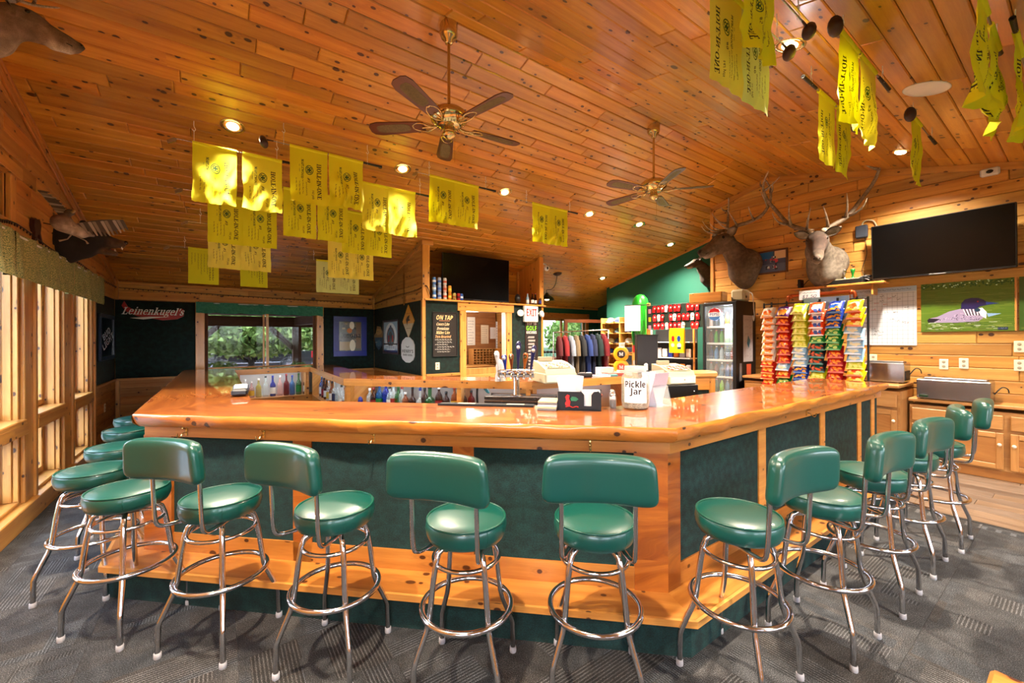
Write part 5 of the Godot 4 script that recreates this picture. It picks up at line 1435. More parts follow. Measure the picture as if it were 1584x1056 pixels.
	# right wall: framed photo, white chart, loon panels, outlets
	var ph = canvas(110, 90, Color(0.22, 0.26, 0.4))
	rct(ph, 0, 0, 60, 30, Color(0.12, 0.35, 0.6)); rct(ph, 66, 0, 44, 34, Color(0.8, 0.68, 0.55)); rct(ph, 0, 55, 110, 35, Color(0.32, 0.36, 0.5))
	for k in 30: rct(ph, 25 + r.randi() % 50, 20 + r.randi() % 55, 3 + r.randi() % 8, 3 + r.randi() % 8, [Color(0.75, 0.78, 0.85), Color(0.1, 0.12, 0.2), Color(0.7, 0.2, 0.3)][r.randi() % 3])
	var g1 = on_x(1194.5, 405, XR)
	framed("framed_photo", "small wood framed photo between the two antlered mounts", "picture", Vector3(XR - 0.002, g1.y, g1.z), RIGHT, 0.45, 0.37, 0.025, picture(ph, 0.25), M.walnut)
	var wc = canvas(240, 256, Color(0.80, 0.83, 0.86))
	rct(wc, 0, 0, 240, 22, Color(0.66, 0.75, 0.85)); rct(wc, 0, 0, 60, 120, Color(0.72, 0.78, 0.86))
	for k in 13: rct(wc, 12 + k * 18, 26, 1, 226, Color(0.5, 0.56, 0.6))
	for k in 13: rct(wc, 8, 28 + k * 18, 226, 1, Color(0.5, 0.56, 0.6))
	for k in 26: scribble(wc, 20 + r.randi() % 190, 34 + r.randi() % 200, 16, 9, [Color(0.1, 0.1, 0.12), Color(0.15, 0.15, 0.2), Color(0.7, 0.1, 0.15)][r.randi() % 3], r)
	scribble(wc, 20, 11, 200, 6, Color(0.2, 0.25, 0.35), r)
	single("wall_chart", "large white gridded chart with handwritten entries beside the chip rack", "chart", plate(0.66, 0.75, 0.006), picture(wc, 0.4), Vector3(XR - 0.003, 1.8, -1.6), RIGHT)
	var lo = canvas(400, 270, Color(0.30, 0.43, 0.10))
	for k in 260:
		var yy = r.randf() * 270
		rct(lo, r.randf() * 400 - 20, yy, 20 + r.randf() * 70, 1 + r.randi() % 3, Color(0.22, 0.36, 0.06).lerp(Color(0.58, 0.62, 0.32), r.randf() * (0.4 + yy / 450.0)))
	for k in 150: disc(lo, r.randf() * 400, r.randf() * 22 + (10 if k % 2 else 0), 4, 3, Color(0.02, 0.3, 0.06).lerp(Color(0.75, 0.9, 0.75), float(k % 5 == 0)))
	poly(lo, [Vector2(30, 205), Vector2(40, 195), Vector2(75, 188), Vector2(130, 160), Vector2(190, 145), Vector2(235, 140), Vector2(262, 160), Vector2(278, 200), Vector2(255, 218), Vector2(160, 222), Vector2(70, 220), Vector2(34, 218)], Color(0.58, 0.54, 0.68))
	for k in 190:
		var px = 70 + r.randf() * 190; var py = 150 + r.randf() * 60
		if py > 212 - (px - 60) * 0.33: disc(lo, px, py, 2.2, 1.6, Color(0.1, 0.08, 0.14) if k % 2 else Color(0.75, 0.7, 0.8))
	poly(lo, [Vector2(30, 205), Vector2(40, 195), Vector2(90, 200), Vector2(60, 218), Vector2(34, 218)], Color(0.06, 0.05, 0.14))
	for k in 11: poly(lo, [Vector2(190 + k * 7, 150), Vector2(194 + k * 7, 150), Vector2(208 + k * 6, 186), Vector2(204 + k * 6, 186)], Color(0.05, 0.04, 0.07) if k % 2 else Color(0.9, 0.88, 0.9))
	poly(lo, [Vector2(182, 150), Vector2(184, 118), Vector2(200, 98), Vector2(226, 92), Vector2(256, 94), Vector2(276, 104), Vector2(290, 116), Vector2(342, 127), Vector2(290, 134), Vector2(262, 140), Vector2(246, 152)], Color(0.10, 0.09, 0.32))
	poly(lo, [Vector2(286, 116), Vector2(342, 127), Vector2(288, 131)], Color(0.16, 0.25, 0.55))
	disc(lo, 254, 113, 4, 4, Color(0.6, 0.1, 0.12)); poly(lo, [Vector2(246, 150), Vector2(272, 146), Vector2(290, 170), Vector2(288, 205), Vector2(268, 190)], Color(0.86, 0.88, 0.94)); disc(lo, 252, 158, 12, 10, Color(0.06, 0.2, 0.3))
	poly(lo, [Vector2(290, 176), Vector2(350, 180), Vector2(296, 196)], Color(0.5, 0.66, 0.86))
	for k in 70: rct(lo, r.randf() * 320, 218 + r.randf() * 46, 8 + r.randf() * 30, 2, [Color(0.75, 0.8, 0.8), Color(0.08, 0.1, 0.08), Color(0.5, 0.58, 0.4)][r.randi() % 3])
	rct(lo, 334, 250, 40, 14, Color(0.05, 0.1, 0.25)); scribble(lo, 336, 256, 34, 5, Color(0.6, 0.8, 0.9), r)
	var lp = thing("loon_mural", "wide printed panel of a swimming loon on green water", "picture", Vector3(XR - 0.003, 1.885, -0.86), RIGHT)
	part(lp, "panel", plate(0.74, 0.585, 0.012), picture(lo, 0.35))
	for k in 8: part(lp, "bamboo_edge", MB.new().tube([Vector3(0.378, -0.29 + k * 0.073, 0.012), Vector3(0.378, -0.29 + (k + 1) * 0.073 - 0.004, 0.012)], [0.009, 0.011], 8), M.frame)
	var l2 = canvas(64, 64, Color(0.2, 0.34, 0.1))
	for k in 90: rct(l2, r.randf() * 64, r.randf() * 64, 18, 2, Color(0.12, 0.28, 0.05).lerp(Color(0.45, 0.5, 0.2), r.randf()))
	single("water_mural", "green water print panel next to the loon panel", "picture", plate(0.74, 0.585, 0.012), picture(l2, 0.35), Vector3(XR - 0.003, 1.885, -0.09), RIGHT)
	for k in [[1460, 563, "left of the pair above the toaster oven"], [1491, 562, "right of the pair above the toaster oven"], [1351, 555, "behind the small oven"], [1577, 536, "upper one at the far right, with a dial"], [1577, 565, "lower one at the far right"]]:
		var p = on_x(k[0], k[1], XR)
		outlet(Vector3(XR - 0.001, p.y, p.z), RIGHT, "ivory wall outlet " + k[2])

# ---------- game mounts ----------
# one skin over bones [from, to, radius, radius, colour, blend]: smooth union of tapered capsules, meshed as surface nets
func skin(bones: Array, cell: float) -> MB:
	var lo = Vector3(1e9, 1e9, 1e9); var hi = -lo
	for b in bones:
		var r = maxf(b[2], b[3])
		lo = lo.min(b[0] - Vector3.ONE * r).min(b[1] - Vector3.ONE * r)
		hi = hi.max(b[0] + Vector3.ONE * r).max(b[1] + Vector3.ONE * r)
	lo -= Vector3.ONE * cell * 3; hi += Vector3.ONE * cell * 3
	var nx = int((hi.x - lo.x) / cell) + 2; var ny = int((hi.y - lo.y) / cell) + 2; var nz = int((hi.z - lo.z) / cell) + 2
	var f = PackedFloat32Array(); f.resize(nx * ny * nz); f.fill(10.0)
	var col = PackedColorArray(); col.resize(nx * ny * nz); col.fill(Color(0.3, 0.2, 0.15))
	for b in bones:
		var a: Vector3 = b[0]; var d: Vector3 = b[1] - b[0]
		var ra: float = b[2]; var rb: float = b[3]; var k: float = b[5]
		var dd = maxf(d.length_squared(), 1e-9)
		var m = maxf(ra, rb) + k + cell * 2
		var p0 = ((a.min(b[1]) - Vector3.ONE * m - lo) / cell).floor(); var p1 = ((a.max(b[1]) + Vector3.ONE * m - lo) / cell).ceil()
		for z in range(maxi(0, int(p0.z)), mini(nz - 1, int(p1.z)) + 1):
			for y in range(maxi(0, int(p0.y)), mini(ny - 1, int(p1.y)) + 1):
				var row = (z * ny + y) * nx
				for x in range(maxi(0, int(p0.x)), mini(nx - 1, int(p1.x)) + 1):
					var q = lo + Vector3(x, y, z) * cell - a
					var t = clampf(q.dot(d) / dd, 0.0, 1.0)
					var s = (q - d * t).length() - (ra + (rb - ra) * t)
					var i = row + x
					var g = f[i]
					if s > g + k: continue
					var h = clampf(0.5 + 0.5 * (g - s) / k, 0.0, 1.0)
					f[i] = lerpf(g, s, h) - k * h * (1.0 - h)
					col[i] = col[i].lerp(b[4], h)
	var at = {}
	var V = []; var C = []
	var off = [0, 1, nx, nx + 1, nx * ny, nx * ny + 1, nx * ny + nx, nx * ny + nx + 1]
	var pos = [Vector3(0, 0, 0), Vector3(1, 0, 0), Vector3(0, 1, 0), Vector3(1, 1, 0), Vector3(0, 0, 1), Vector3(1, 0, 1), Vector3(0, 1, 1), Vector3(1, 1, 1)]
	var ed = [[0, 1], [2, 3], [4, 5], [6, 7], [0, 2], [1, 3], [4, 6], [5, 7], [0, 4], [1, 5], [2, 6], [3, 7]]
	for z in nz - 1:
		for y in ny - 1:
			for x in nx - 1:
				var i = (z * ny + y) * nx + x
				var neg = 0
				for o in off:
					if f[i + o] < 0.0: neg += 1
				if neg == 0 or neg == 8: continue
				var sum = Vector3.ZERO; var cnt = 0
				for e in ed:
					var u = f[i + off[e[0]]]; var w = f[i + off[e[1]]]
					if (u < 0.0) != (w < 0.0):
						sum += pos[e[0]].lerp(pos[e[1]], u / (u - w)); cnt += 1
				at[i] = V.size()
				V.append(lo + (Vector3(x, y, z) + sum / cnt) * cell)
				C.append(col[i + off[0]].lerp(col[i + off[7]], 0.5))
	var N = []
	N.resize(V.size()); N.fill(Vector3.ZERO)
	var quads = []
	var st = [1, nx, nx * ny]
	for i in at:
		for ax in 3:
			var j = i + st[ax]
			if j >= f.size() or (f[i] < 0.0) == (f[j] < 0.0): continue
			var s1 = st[(ax + 1) % 3]; var s2 = st[(ax + 2) % 3]
			if not (at.has(i - s1) and at.has(i - s2) and at.has(i - s1 - s2)): continue
			var q = [at[i], at[i - s1], at[i - s1 - s2], at[i - s2]]
			if f[i] >= 0.0: q.reverse()
			quads.append(q)
			var nn = (V[q[1]] - V[q[0]]).cross(V[q[2]] - V[q[0]])
			for e in q: N[e] += nn
	# outward is where the field grows
	var mb = MB.new()
	mb.colored = true
	var flip = 0.0
	var mid = (lo + hi) / 2
	for i in V.size(): flip += N[i].normalized().dot(V[i] - mid)
	for i in V.size(): N[i] = N[i].normalized() * (1.0 if flip > 0 else -1.0)
	for q in quads:
		for t in [[0, 1, 2], [0, 2, 3]]:
			var a = q[t[0]]; var b = q[t[1]]; var d = q[t[2]]
			var k = mb.v.size()
			mb.tri(V[a], V[b], V[d], N[a], N[b], N[d])
			for e in 3:
				var best = a if mb.v[k + e] == V[a] else (b if mb.v[k + e] == V[b] else d)
				mb.c[k + e] = C[best]
	return mb
func ear(parent: Node3D, base: Vector3, tip: Vector3, face: Vector3, w: float, outer: Color, inner: Color):
	var ax = tip - base
	var side = ax.cross(face).normalized()
	for k in 2:
		var mb = MB.new(); mb.colored = true; mb.col = outer if k == 0 else inner
		var sh = 1.0 if k == 0 else 0.8
		mb.grid(8, 10, func(s, t):
			var x = (s - 0.5) * 2.0
			var ww = w * sh * pow(sin(PI * clampf(t * 0.86 + 0.14, 0, 1)), 0.7)
			return base + ax * t + side * x * ww + face * ((x * x) * w * 0.55 - (0.006 if k == 0 else 0.0)))
		part(parent, "ear" if k == 0 else "ear_lining", mb, M.fur)
func antler(parent: Node3D, beam: Array, r0: float, tines: Array, mirror: float, basec: Color, tipc: Color, turn: Basis, pivot: Vector3, s := 1.0, lean := 0.0, grow := 1.0):
	var foot = beam[0] * s
	var g = func(p):
		var q = foot + Basis(Vector3.RIGHT, lean) * (p - beam[0])
		var off = beam[0] * s - pivot
		return pivot + turn * (Vector3(off.x * mirror, off.y, off.z) * (grow - 1.0) + Vector3(q.x * mirror, q.y, q.z) - pivot)
	var pts = []
	for p in beam: pts.append(g.call(p))
	pts = smooth(pts, 5)
	var mb = MB.new(); mb.colored = true
	var rr = []
	for i in pts.size(): rr.append(lerpf(r0, r0 * 0.28, pow(float(i) / pts.size(), 1.3)))
	rr[rr.size() - 1] = r0 * 0.12
	for i in pts.size() - 1:
		mb.col = basec.lerp(tipc, pow(float(i) / pts.size(), 2.0))
		mb.tube([pts[i], pts[i + 1]], [rr[i], rr[i + 1]], 9, false, false)
	mb.ball(pts[0], Vector3.ONE * r0 * 1.25, 8)
	for t in tines: # [beam index 0..1, tip, bend]
		var q = pts[int(t[0] * (pts.size() - 1))]
		var e = g.call(t[1])
		var m = g.call(t[2])
		var a = arc(q, m, e, 6)
		for i in 6:
			mb.col = basec.lerp(tipc, i / 5.0)
			mb.tube([a[i], a[i + 1]], [lerpf(r0 * 0.62, r0 * 0.1, i / 6.0), lerpf(r0 * 0.62, r0 * 0.1, (i + 1) / 6.0)], 7, false, false)
	part(parent, "antler", mb, M.antler)
# shoulder mount: looks along +z from a wall at z = 0, head turned by yaw; s scales it
func bust(called: String, label: String, category: String, at: Vector3, face: float, s: float, yaw: float, pitch: float, c: Dictionary, cell := 0.016, hs := 1.0) -> Array:
	var o = thing(called, label, category, at, face)
	var P = Vector3(0, 0.2, 0.46) * s       # where the head turns
	var B = Basis(Vector3.UP, yaw) * Basis(Vector3.RIGHT, pitch)
	var h = func(x, y, z): return P + B * ((Vector3(x, y, z) * s - P) * hs)
	var nk = c.get("neck", 1.0)
	var bones = [
		[Vector3(0, -0.02, 0.06) * s, Vector3(0, -0.08, 0.1) * s, 0.27 * s * nk, 0.25 * s * nk, c.body, 0.1 * s],
		[Vector3(0, -0.3, 0.08) * s, Vector3(0, -0.2, 0.2) * s, 0.15 * s * nk, 0.17 * s * nk, c.chest, 0.12 * s],
		[Vector3(0, 0.02, 0.12) * s, Vector3(0, 0.16, 0.42) * s, 0.235 * s * nk, 0.155 * s * nk, c.neck_color, 0.09 * s],
		[Vector3(0, -0.16, 0.22) * s, Vector3(0, 0.08, 0.44) * s, 0.15 * s * nk, 0.125 * s * nk, c.mane, 0.09 * s],
		[Vector3(0, 0.16, 0.42) * s, h.call(0, 0.3, 0.58), 0.15 * s, 0.115 * s * hs, c.neck_color, 0.07 * s],
		[h.call(0, 0.33, 0.58), h.call(0, 0.315, 0.68), 0.108 * s * hs, 0.1 * s * hs, c.face, 0.05 * s],
		[h.call(0, 0.25, 0.6), h.call(0, 0.2, 0.78), 0.08 * s * hs, 0.055 * s * hs, c.face, 0.05 * s],
		[h.call(0, 0.315, 0.68), h.call(0, 0.215, 0.9), 0.086 * s * hs, 0.06 * s * hs, c.face, 0.05 * s],
		[h.call(0, 0.205, 0.88), h.call(0, 0.188, 0.94), 0.062 * s * hs, 0.054 * s * hs, c.muzzle, 0.03 * s],
		[h.call(0, 0.165, 0.8), h.call(0, 0.145, 0.9), 0.045 * s * hs, 0.035 * s * hs, c.chin, 0.02 * s],
		[h.call(-0.062, 0.375, 0.655), h.call(-0.066, 0.365, 0.7), 0.035 * s * hs, 0.03 * s * hs, c.face, 0.02 * s],
		[h.call(0.062, 0.375, 0.655), h.call(0.066, 0.365, 0.7), 0.035 * s * hs, 0.03 * s * hs, c.face, 0.02 * s],
		[h.call(0.0, 0.21, 0.975), h.call(0.0, 0.2, 0.985), 0.03 * s * hs, 0.03 * s * hs, c.nose, 0.012 * s]]
	part(o, "cape", skin(bones, cell), M.fur)
	for e in [-1.0, 1.0]:
		part(o, "eye", MB.new().ball(h.call(e * 0.088, 0.362, 0.685), Vector3.ONE * 0.022 * s * hs, 12), M.eye)
		part(o, "nostril", MB.new().ball(h.call(e * 0.028, 0.205, 0.996), Vector3(0.012, 0.009, 0.008) * s, 8), M.eye)
		ear(o, h.call(e * 0.085, 0.4, 0.585), h.call(e * 0.235, 0.455, 0.565), (B * Vector3(e * 0.15, -0.25, 1)).normalized(), 0.06 * s * hs, c.face, c.inner)
	part(o, "mouth_line", MB.new().tube(smooth([h.call(-0.056, 0.195, 0.86), h.call(-0.05, 0.168, 0.93), h.call(0.0, 0.158, 0.965), h.call(0.05, 0.168, 0.93), h.call(0.056, 0.195, 0.86)], 3), 0.005 * s, 5), M.eye)
	return [o, B, P]

func build_mounts():
	var lin = func(r, g, b): return Color(r, g, b)
	# bull elk, looking past the camera's left
	var elk = {"body": lin.call(0.30, 0.235, 0.18), "chest": lin.call(0.13, 0.09, 0.065), "neck_color": lin.call(0.155, 0.10, 0.07), "mane": lin.call(0.085, 0.055, 0.038), "face": lin.call(0.17, 0.115, 0.085), "muzzle": lin.call(0.12, 0.085, 0.062), "chin": lin.call(0.35, 0.3, 0.26), "nose": lin.call(0.02, 0.016, 0.015), "inner": lin.call(0.3, 0.25, 0.2), "neck": 1.0}
	var e = bust("elk_mount", "brown bull elk shoulder mount with sweeping antlers, head turned towards the green wall", "mount", Vector3(XR, 2.74, -3.3), -PI / 2, 0.92, -0.42, 0.1, elk, 0.016, 1.28)
	var B = e[1]; var P = e[2]
	var dk = lin.call(0.25, 0.185, 0.13); var ivory = lin.call(0.72, 0.66, 0.55)
	for m in [-1.0, 1.0]:
		antler(e[0], [Vector3(0.06, 0.43, 0.56), Vector3(0.12, 0.5, 0.5), Vector3(0.24, 0.53, 0.36), Vector3(0.36, 0.6, 0.22), Vector3(0.43, 0.76, 0.13), Vector3(0.43, 0.95, 0.1), Vector3(0.38, 1.12, 0.12)], 0.033,
			[[0.1, Vector3(0.16, 0.62, 0.86), Vector3(0.2, 0.45, 0.76)], [0.2, Vector3(0.28, 0.72, 0.74), Vector3(0.3, 0.5, 0.62)], [0.4, Vector3(0.42, 0.72, 0.5), Vector3(0.4, 0.56, 0.44)], [0.62, Vector3(0.52, 0.9, 0.36), Vector3(0.52, 0.7, 0.26)], [0.82, Vector3(0.54, 1.02, 0.16), Vector3(0.52, 0.9, 0.14)]], m, dk, ivory, B, P, 0.92, 0.0, 1.28)
	# pale caribou-like bull with wide antlers, facing the room
	var car = {"body": lin.call(0.26, 0.23, 0.19), "chest": lin.call(0.24, 0.2, 0.16), "neck_color": lin.call(0.2, 0.165, 0.13), "mane": lin.call(0.3, 0.27, 0.23), "face": lin.call(0.075, 0.047, 0.032), "muzzle": lin.call(0.26, 0.21, 0.16), "chin": lin.call(0.5, 0.46, 0.4), "nose": lin.call(0.12, 0.09, 0.07), "inner": lin.call(0.4, 0.36, 0.3), "neck": 1.0}
	var k = bust("caribou_mount", "pale grey shoulder mount facing the room with huge forked antlers over the shelf", "mount", Vector3(XR, 2.58, -2.18), -PI / 2, 0.9, 0.3, 0.42, car, 0.016, 1.2)
	for m in [-1.0, 1.0]:
		antler(k[0], [Vector3(0.06, 0.43, 0.56), Vector3(0.16, 0.5, 0.48), Vector3(0.32, 0.62, 0.38), Vector3(0.46, 0.84, 0.26), Vector3(0.60, 1.08, 0.2), Vector3(0.64, 1.26, 0.3), Vector3(0.56, 1.42, 0.42)], 0.034,
			[[0.12, Vector3(0.06, 0.72, 0.7), Vector3(0.1, 0.56, 0.74)], [0.3, Vector3(0.3, 0.86, 0.62), Vector3(0.32, 0.66, 0.58)], [0.36, Vector3(0.5, 0.76, 0.6), Vector3(0.46, 0.6, 0.52)], [0.78, Vector3(0.42, 1.3, 0.44), Vector3(0.54, 1.2, 0.36)], [0.86, Vector3(0.68, 1.38, 0.2), Vector3(0.7, 1.28, 0.24)]], m, dk, ivory, k[1], k[2], 0.9, -0.42, 1.2)
	# whitetail high by the window gable
	var deer = {"body": lin.call(0.3, 0.22, 0.16), "chest": lin.call(0.42, 0.36, 0.3), "neck_color": lin.call(0.26, 0.18, 0.13), "mane": lin.call(0.5, 0.45, 0.38), "face": lin.call(0.24, 0.17, 0.12), "muzzle": lin.call(0.2, 0.15, 0.11), "chin": lin.call(0.6, 0.56, 0.5), "nose": lin.call(0.02, 0.016, 0.015), "inner": lin.call(0.55, 0.46, 0.4), "neck": 0.8}
	var w = bust("deer_mount", "whitetail deer shoulder mount with antlers high on the left gable wall", "mount", Vector3(XL, 3.19, -3.66), PI / 2, 0.66, 0.0, -0.1, deer, 0.011, 1.0)
	for m in [-1.0, 1.0]:
		antler(w[0], [Vector3(0.035, 0.3, 0.38), Vector3(0.07, 0.38, 0.34), Vector3(0.18, 0.44, 0.33), Vector3(0.26, 0.47, 0.42), Vector3(0.27, 0.5, 0.54)], 0.016,
			[[0.1, Vector3(0.04, 0.4, 0.44), Vector3(0.05, 0.36, 0.42)], [0.5, Vector3(0.2, 0.6, 0.38), Vector3(0.21, 0.5, 0.35)], [0.75, Vector3(0.27, 0.6, 0.45), Vector3(0.27, 0.54, 0.44)]], m, dk, ivory, w[1], w[2], 1.0, 0.0, 1.0)
	# dark head on the green wall
	var dp = on_x(1092, 420, 8.46)
	var gd = {"body": lin.call(0.07, 0.055, 0.05), "chest": lin.call(0.06, 0.05, 0.045), "neck_color": lin.call(0.08, 0.06, 0.05), "mane": lin.call(0.06, 0.05, 0.045), "face": lin.call(0.1, 0.075, 0.06), "muzzle": lin.call(0.14, 0.12, 0.11), "chin": lin.call(0.55, 0.52, 0.48), "nose": lin.call(0.02, 0.02, 0.02), "inner": lin.call(0.3, 0.27, 0.25), "neck": 0.9}
	bust("goat_mount", "small dark animal head mount on the green gable behind the elk", "mount", Vector3(8.46, dp.y - 0.06, dp.z + 0.08), -PI / 2, 0.66, -0.55, 0.0, gd, 0.014)
	# bear head with open jaws on the left wall
	var bp = Vector3(XL, 2.56, -6.2)
	var br = thing("bear_mount", "black bear head mount with open jaws on the left wall behind the duck", "mount", bp, PI / 2)
	var blk = lin.call(0.018, 0.015, 0.014); var tan = lin.call(0.16, 0.09, 0.05)
	part(br, "cape", skin([
		[Vector3(0, -0.02, 0.04), Vector3(0, 0.0, 0.14), 0.21, 0.17, blk, 0.06],
		[Vector3(0, 0.02, 0.14), Vector3(0, 0.05, 0.26), 0.15, 0.12, blk, 0.06],
		[Vector3(0, 0.055, 0.28), Vector3(0, 0.035, 0.4), 0.09, 0.055, blk.lerp(tan, 0.3), 0.04],
		[Vector3(0, 0.03, 0.38), Vector3(0, 0.025, 0.47), 0.055, 0.044, tan, 0.02],
		[Vector3(0, -0.05, 0.3), Vector3(0, -0.085, 0.42), 0.05, 0.03, tan, 0.02],
		[Vector3(-0.09, 0.16, 0.2), Vector3(-0.11, 0.19, 0.2), 0.035, 0.03, blk, 0.02],
		[Vector3(0.09, 0.16, 0.2), Vector3(0.11, 0.19, 0.2), 0.035, 0.03, blk, 0.02]], 0.011), M.fur)
	part(br, "nose", MB.new().ball(Vector3(0, 0.045, 0.512), Vector3(0.03, 0.022, 0.018), 10), M.black_gloss)
	for s in [-1.0, 1.0]:
		part(br, "eye", MB.new().ball(Vector3(s * 0.06, 0.1, 0.34), Vector3.ONE * 0.013, 8), M.eye)
		part(br, "upper_fang", MB.new().lathe([Vector2(0.0, -0.03), Vector2(0.004, -0.015), Vector2(0.006, 0.0)], 8, Transform3D(Basis.IDENTITY, Vector3(s * 0.022, -0.008, 0.48))), M.ivory)
		part(br, "lower_fang", MB.new().lathe([Vector2(0.006, 0.0), Vector2(0.004, 0.015), Vector2(0.0, 0.028)], 8, Transform3D(Basis.IDENTITY, Vector3(s * 0.018, -0.06, 0.425))), M.ivory)
	part(br, "tongue", MB.new().ball(Vector3(0, -0.048, 0.38), Vector3(0.022, 0.012, 0.055), 10), mat(Color(0.5, 0.16, 0.15), 0.4))
	# flying duck
	var du = thing("duck_mount", "flying duck mount with spread barred wings in front of the bear head", "mount", Vector3(-1.08, 2.53, -5.27), 0.5)
	var cream = lin.call(0.55, 0.45, 0.36); var chest = lin.call(0.2, 0.075, 0.045); var hd = lin.call(0.16, 0.13, 0.1)
	part(du, "body", skin([
		[Vector3(-0.05, 0.01, 0.02), Vector3(0.08, -0.025, 0), 0.062, 0.05, cream, 0.03],
		[Vector3(-0.07, 0.04, 0.02), Vector3(-0.03, 0.05, 0.03), 0.05, 0.045, chest, 0.03],
		[Vector3(-0.04, 0.07, 0.03), Vector3(-0.02, 0.11, 0.05), 0.026, 0.024, hd, 0.02],
		[Vector3(-0.015, 0.12, 0.06), Vector3(-0.01, 0.12, 0.075), 0.03, 0.027, hd, 0.012],
		[Vector3(0.08, -0.02, 0), Vector3(0.16, -0.035, 0), 0.04, 0.014, lin.call(0.3, 0.27, 0.25), 0.02]], 0.007), M.fur)
	part(du, "bill", MB.new().lathe([Vector2(0.014, 0.0), Vector2(0.012, 0.02), Vector2(0.013, 0.04), Vector2(0.004, 0.05)], 8, Transform3D(Basis(Vector3.RIGHT, 1.35), Vector3(-0.008, 0.118, 0.1)), false, Vector2(1, 0.5)), mat(Color(0.7, 0.55, 0.3), 0.4))
	for s in [0, 1]:
		var root = [Vector3(-0.045, 0.06, -0.01), Vector3(0.03, 0.035, 0.04)][s]
		var tip = [Vector3(-0.16, 0.3, -0.12), Vector3(0.34, 0.14, 0.10)][s]
		var trail = [Vector3(0.09, 0.0, -0.02), Vector3(0.03, -0.1, 0.0)][s]
		var wing = part(du, "wing", MB.new().grid(12, 4, func(a, t):
			return root + (tip - root) * a + trail * t * (0.55 + 0.5 * sin(PI * clampf(a * 0.9, 0, 1))) + Vector3(0, 0.02 * sin(a * PI), 0.0)), mat(Color(0.3, 0.27, 0.25), 0.85))
		for k2 in 11:
			var a = 0.1 + k2 * 0.085
			var p0 = root + (tip - root) * a + Vector3(0, 0.004, 0.006); var ln = trail * (0.85 + 0.45 * sin(PI * a))
			part(wing, "feather", MB.new().grid(2, 5, func(x, t): return p0 + ln * t + (tip - root).normalized() * ((x - 0.5) * 0.024 * (1.0 - 0.6 * t * t) + t * 0.02) + Vector3(0, 0.003 * sin(x * PI), 0.003 * (k2 % 2))), mat([Color(0.5, 0.46, 0.42), Color(0.3, 0.27, 0.26), Color(0.62, 0.58, 0.54)][k2 % 3], 0.85))
	for s in [-1.0, 1.0]: part(du, "leg", MB.new().tube([Vector3(0.02, -0.06, s * 0.02), Vector3(0.05 + s * 0.05, -0.1, s * 0.03), Vector3(0.03 + s * 0.08, -0.125, s * 0.04)], [0.006, 0.004, 0.009], 6), mat(Color(0.6, 0.5, 0.4), 0.6))
	part(du, "mounting_rod", MB.new().tube([Vector3(0.02, 0.0, -0.02), Vector3(0.02, 0.02, -0.12), Vector3(-0.1, 0.04, -0.2)], 0.005, 6), M.black)
	# carved plaque
	var pl = PackedVector2Array([Vector2(-0.09, -0.13), Vector2(-0.06, -0.02), Vector2(-0.09, 0.03), Vector2(-0.08, 0.09), Vector2(-0.04, 0.11), Vector2(0.0, 0.1), Vector2(0.05, 0.12), Vector2(0.09, 0.08), Vector2(0.07, 0.0), Vector2(0.12, -0.07), Vector2(0.11, -0.09), Vector2(0.04, -0.02), Vector2(0.0, -0.03), Vector2(-0.02, -0.07)])
	single("carved_plaque", "dark brown carved wooden bird plaque beside the gable window", "plaque", MB.new().prism(pl, 0.03), mat(Color(0.22, 0.08, 0.05), 0.5), Vector3(XL + 0.002, 2.5, -5.46), PI / 2)

# ---------- back bar ----------
const BACKLINE := [Vector2(0.2, -7.62), Vector2(1.27, -7.68), Vector2(1.2, -5.1), Vector2(2.72, -3.46), Vector2(4.15, -3.24)]
func bottle(called: String, label: String, at: Vector3, h: float, r: float, neck: float, body: Material, cap: Material, lab, group: String, pourer := false):
	var o = thing(called, label, "bottle", at, rng.randf() * 0.6, group)
	var sh = h * (1.0 - neck)
	part(o, "glass_body", MB.new().lathe([Vector2(0, 0.002), Vector2(r * 0.85, 0), Vector2(r, 0.008), Vector2(r, sh * 0.82), Vector2(r * 0.85, sh * 0.93), Vector2(r * 0.42, sh * 1.06), Vector2(r * 0.34, sh * 1.12), Vector2(r * 0.34, h * 0.93)], 14), body)
	if lab: part(o, "paper_label", MB.new().lathe([Vector2(r * 1.015, sh * 0.2), Vector2(r * 1.015, sh * 0.68)], 14), lab)
	if pourer: part(o, "pour_spout", MB.new().tube([Vector3(0, h * 0.92, 0), Vector3(0, h * 1.0, 0), Vector3(0.012, h * 1.06, 0), Vector3(0.03, h * 1.1, 0)], [r * 0.4, r * 0.36, 0.007, 0.004], 8), cap)
	else: part(o, "cap", MB.new().lathe([Vector2(r * 0.38, h * 0.91), Vector2(r * 0.38, h), Vector2(0, h)], 12), cap)
	return o
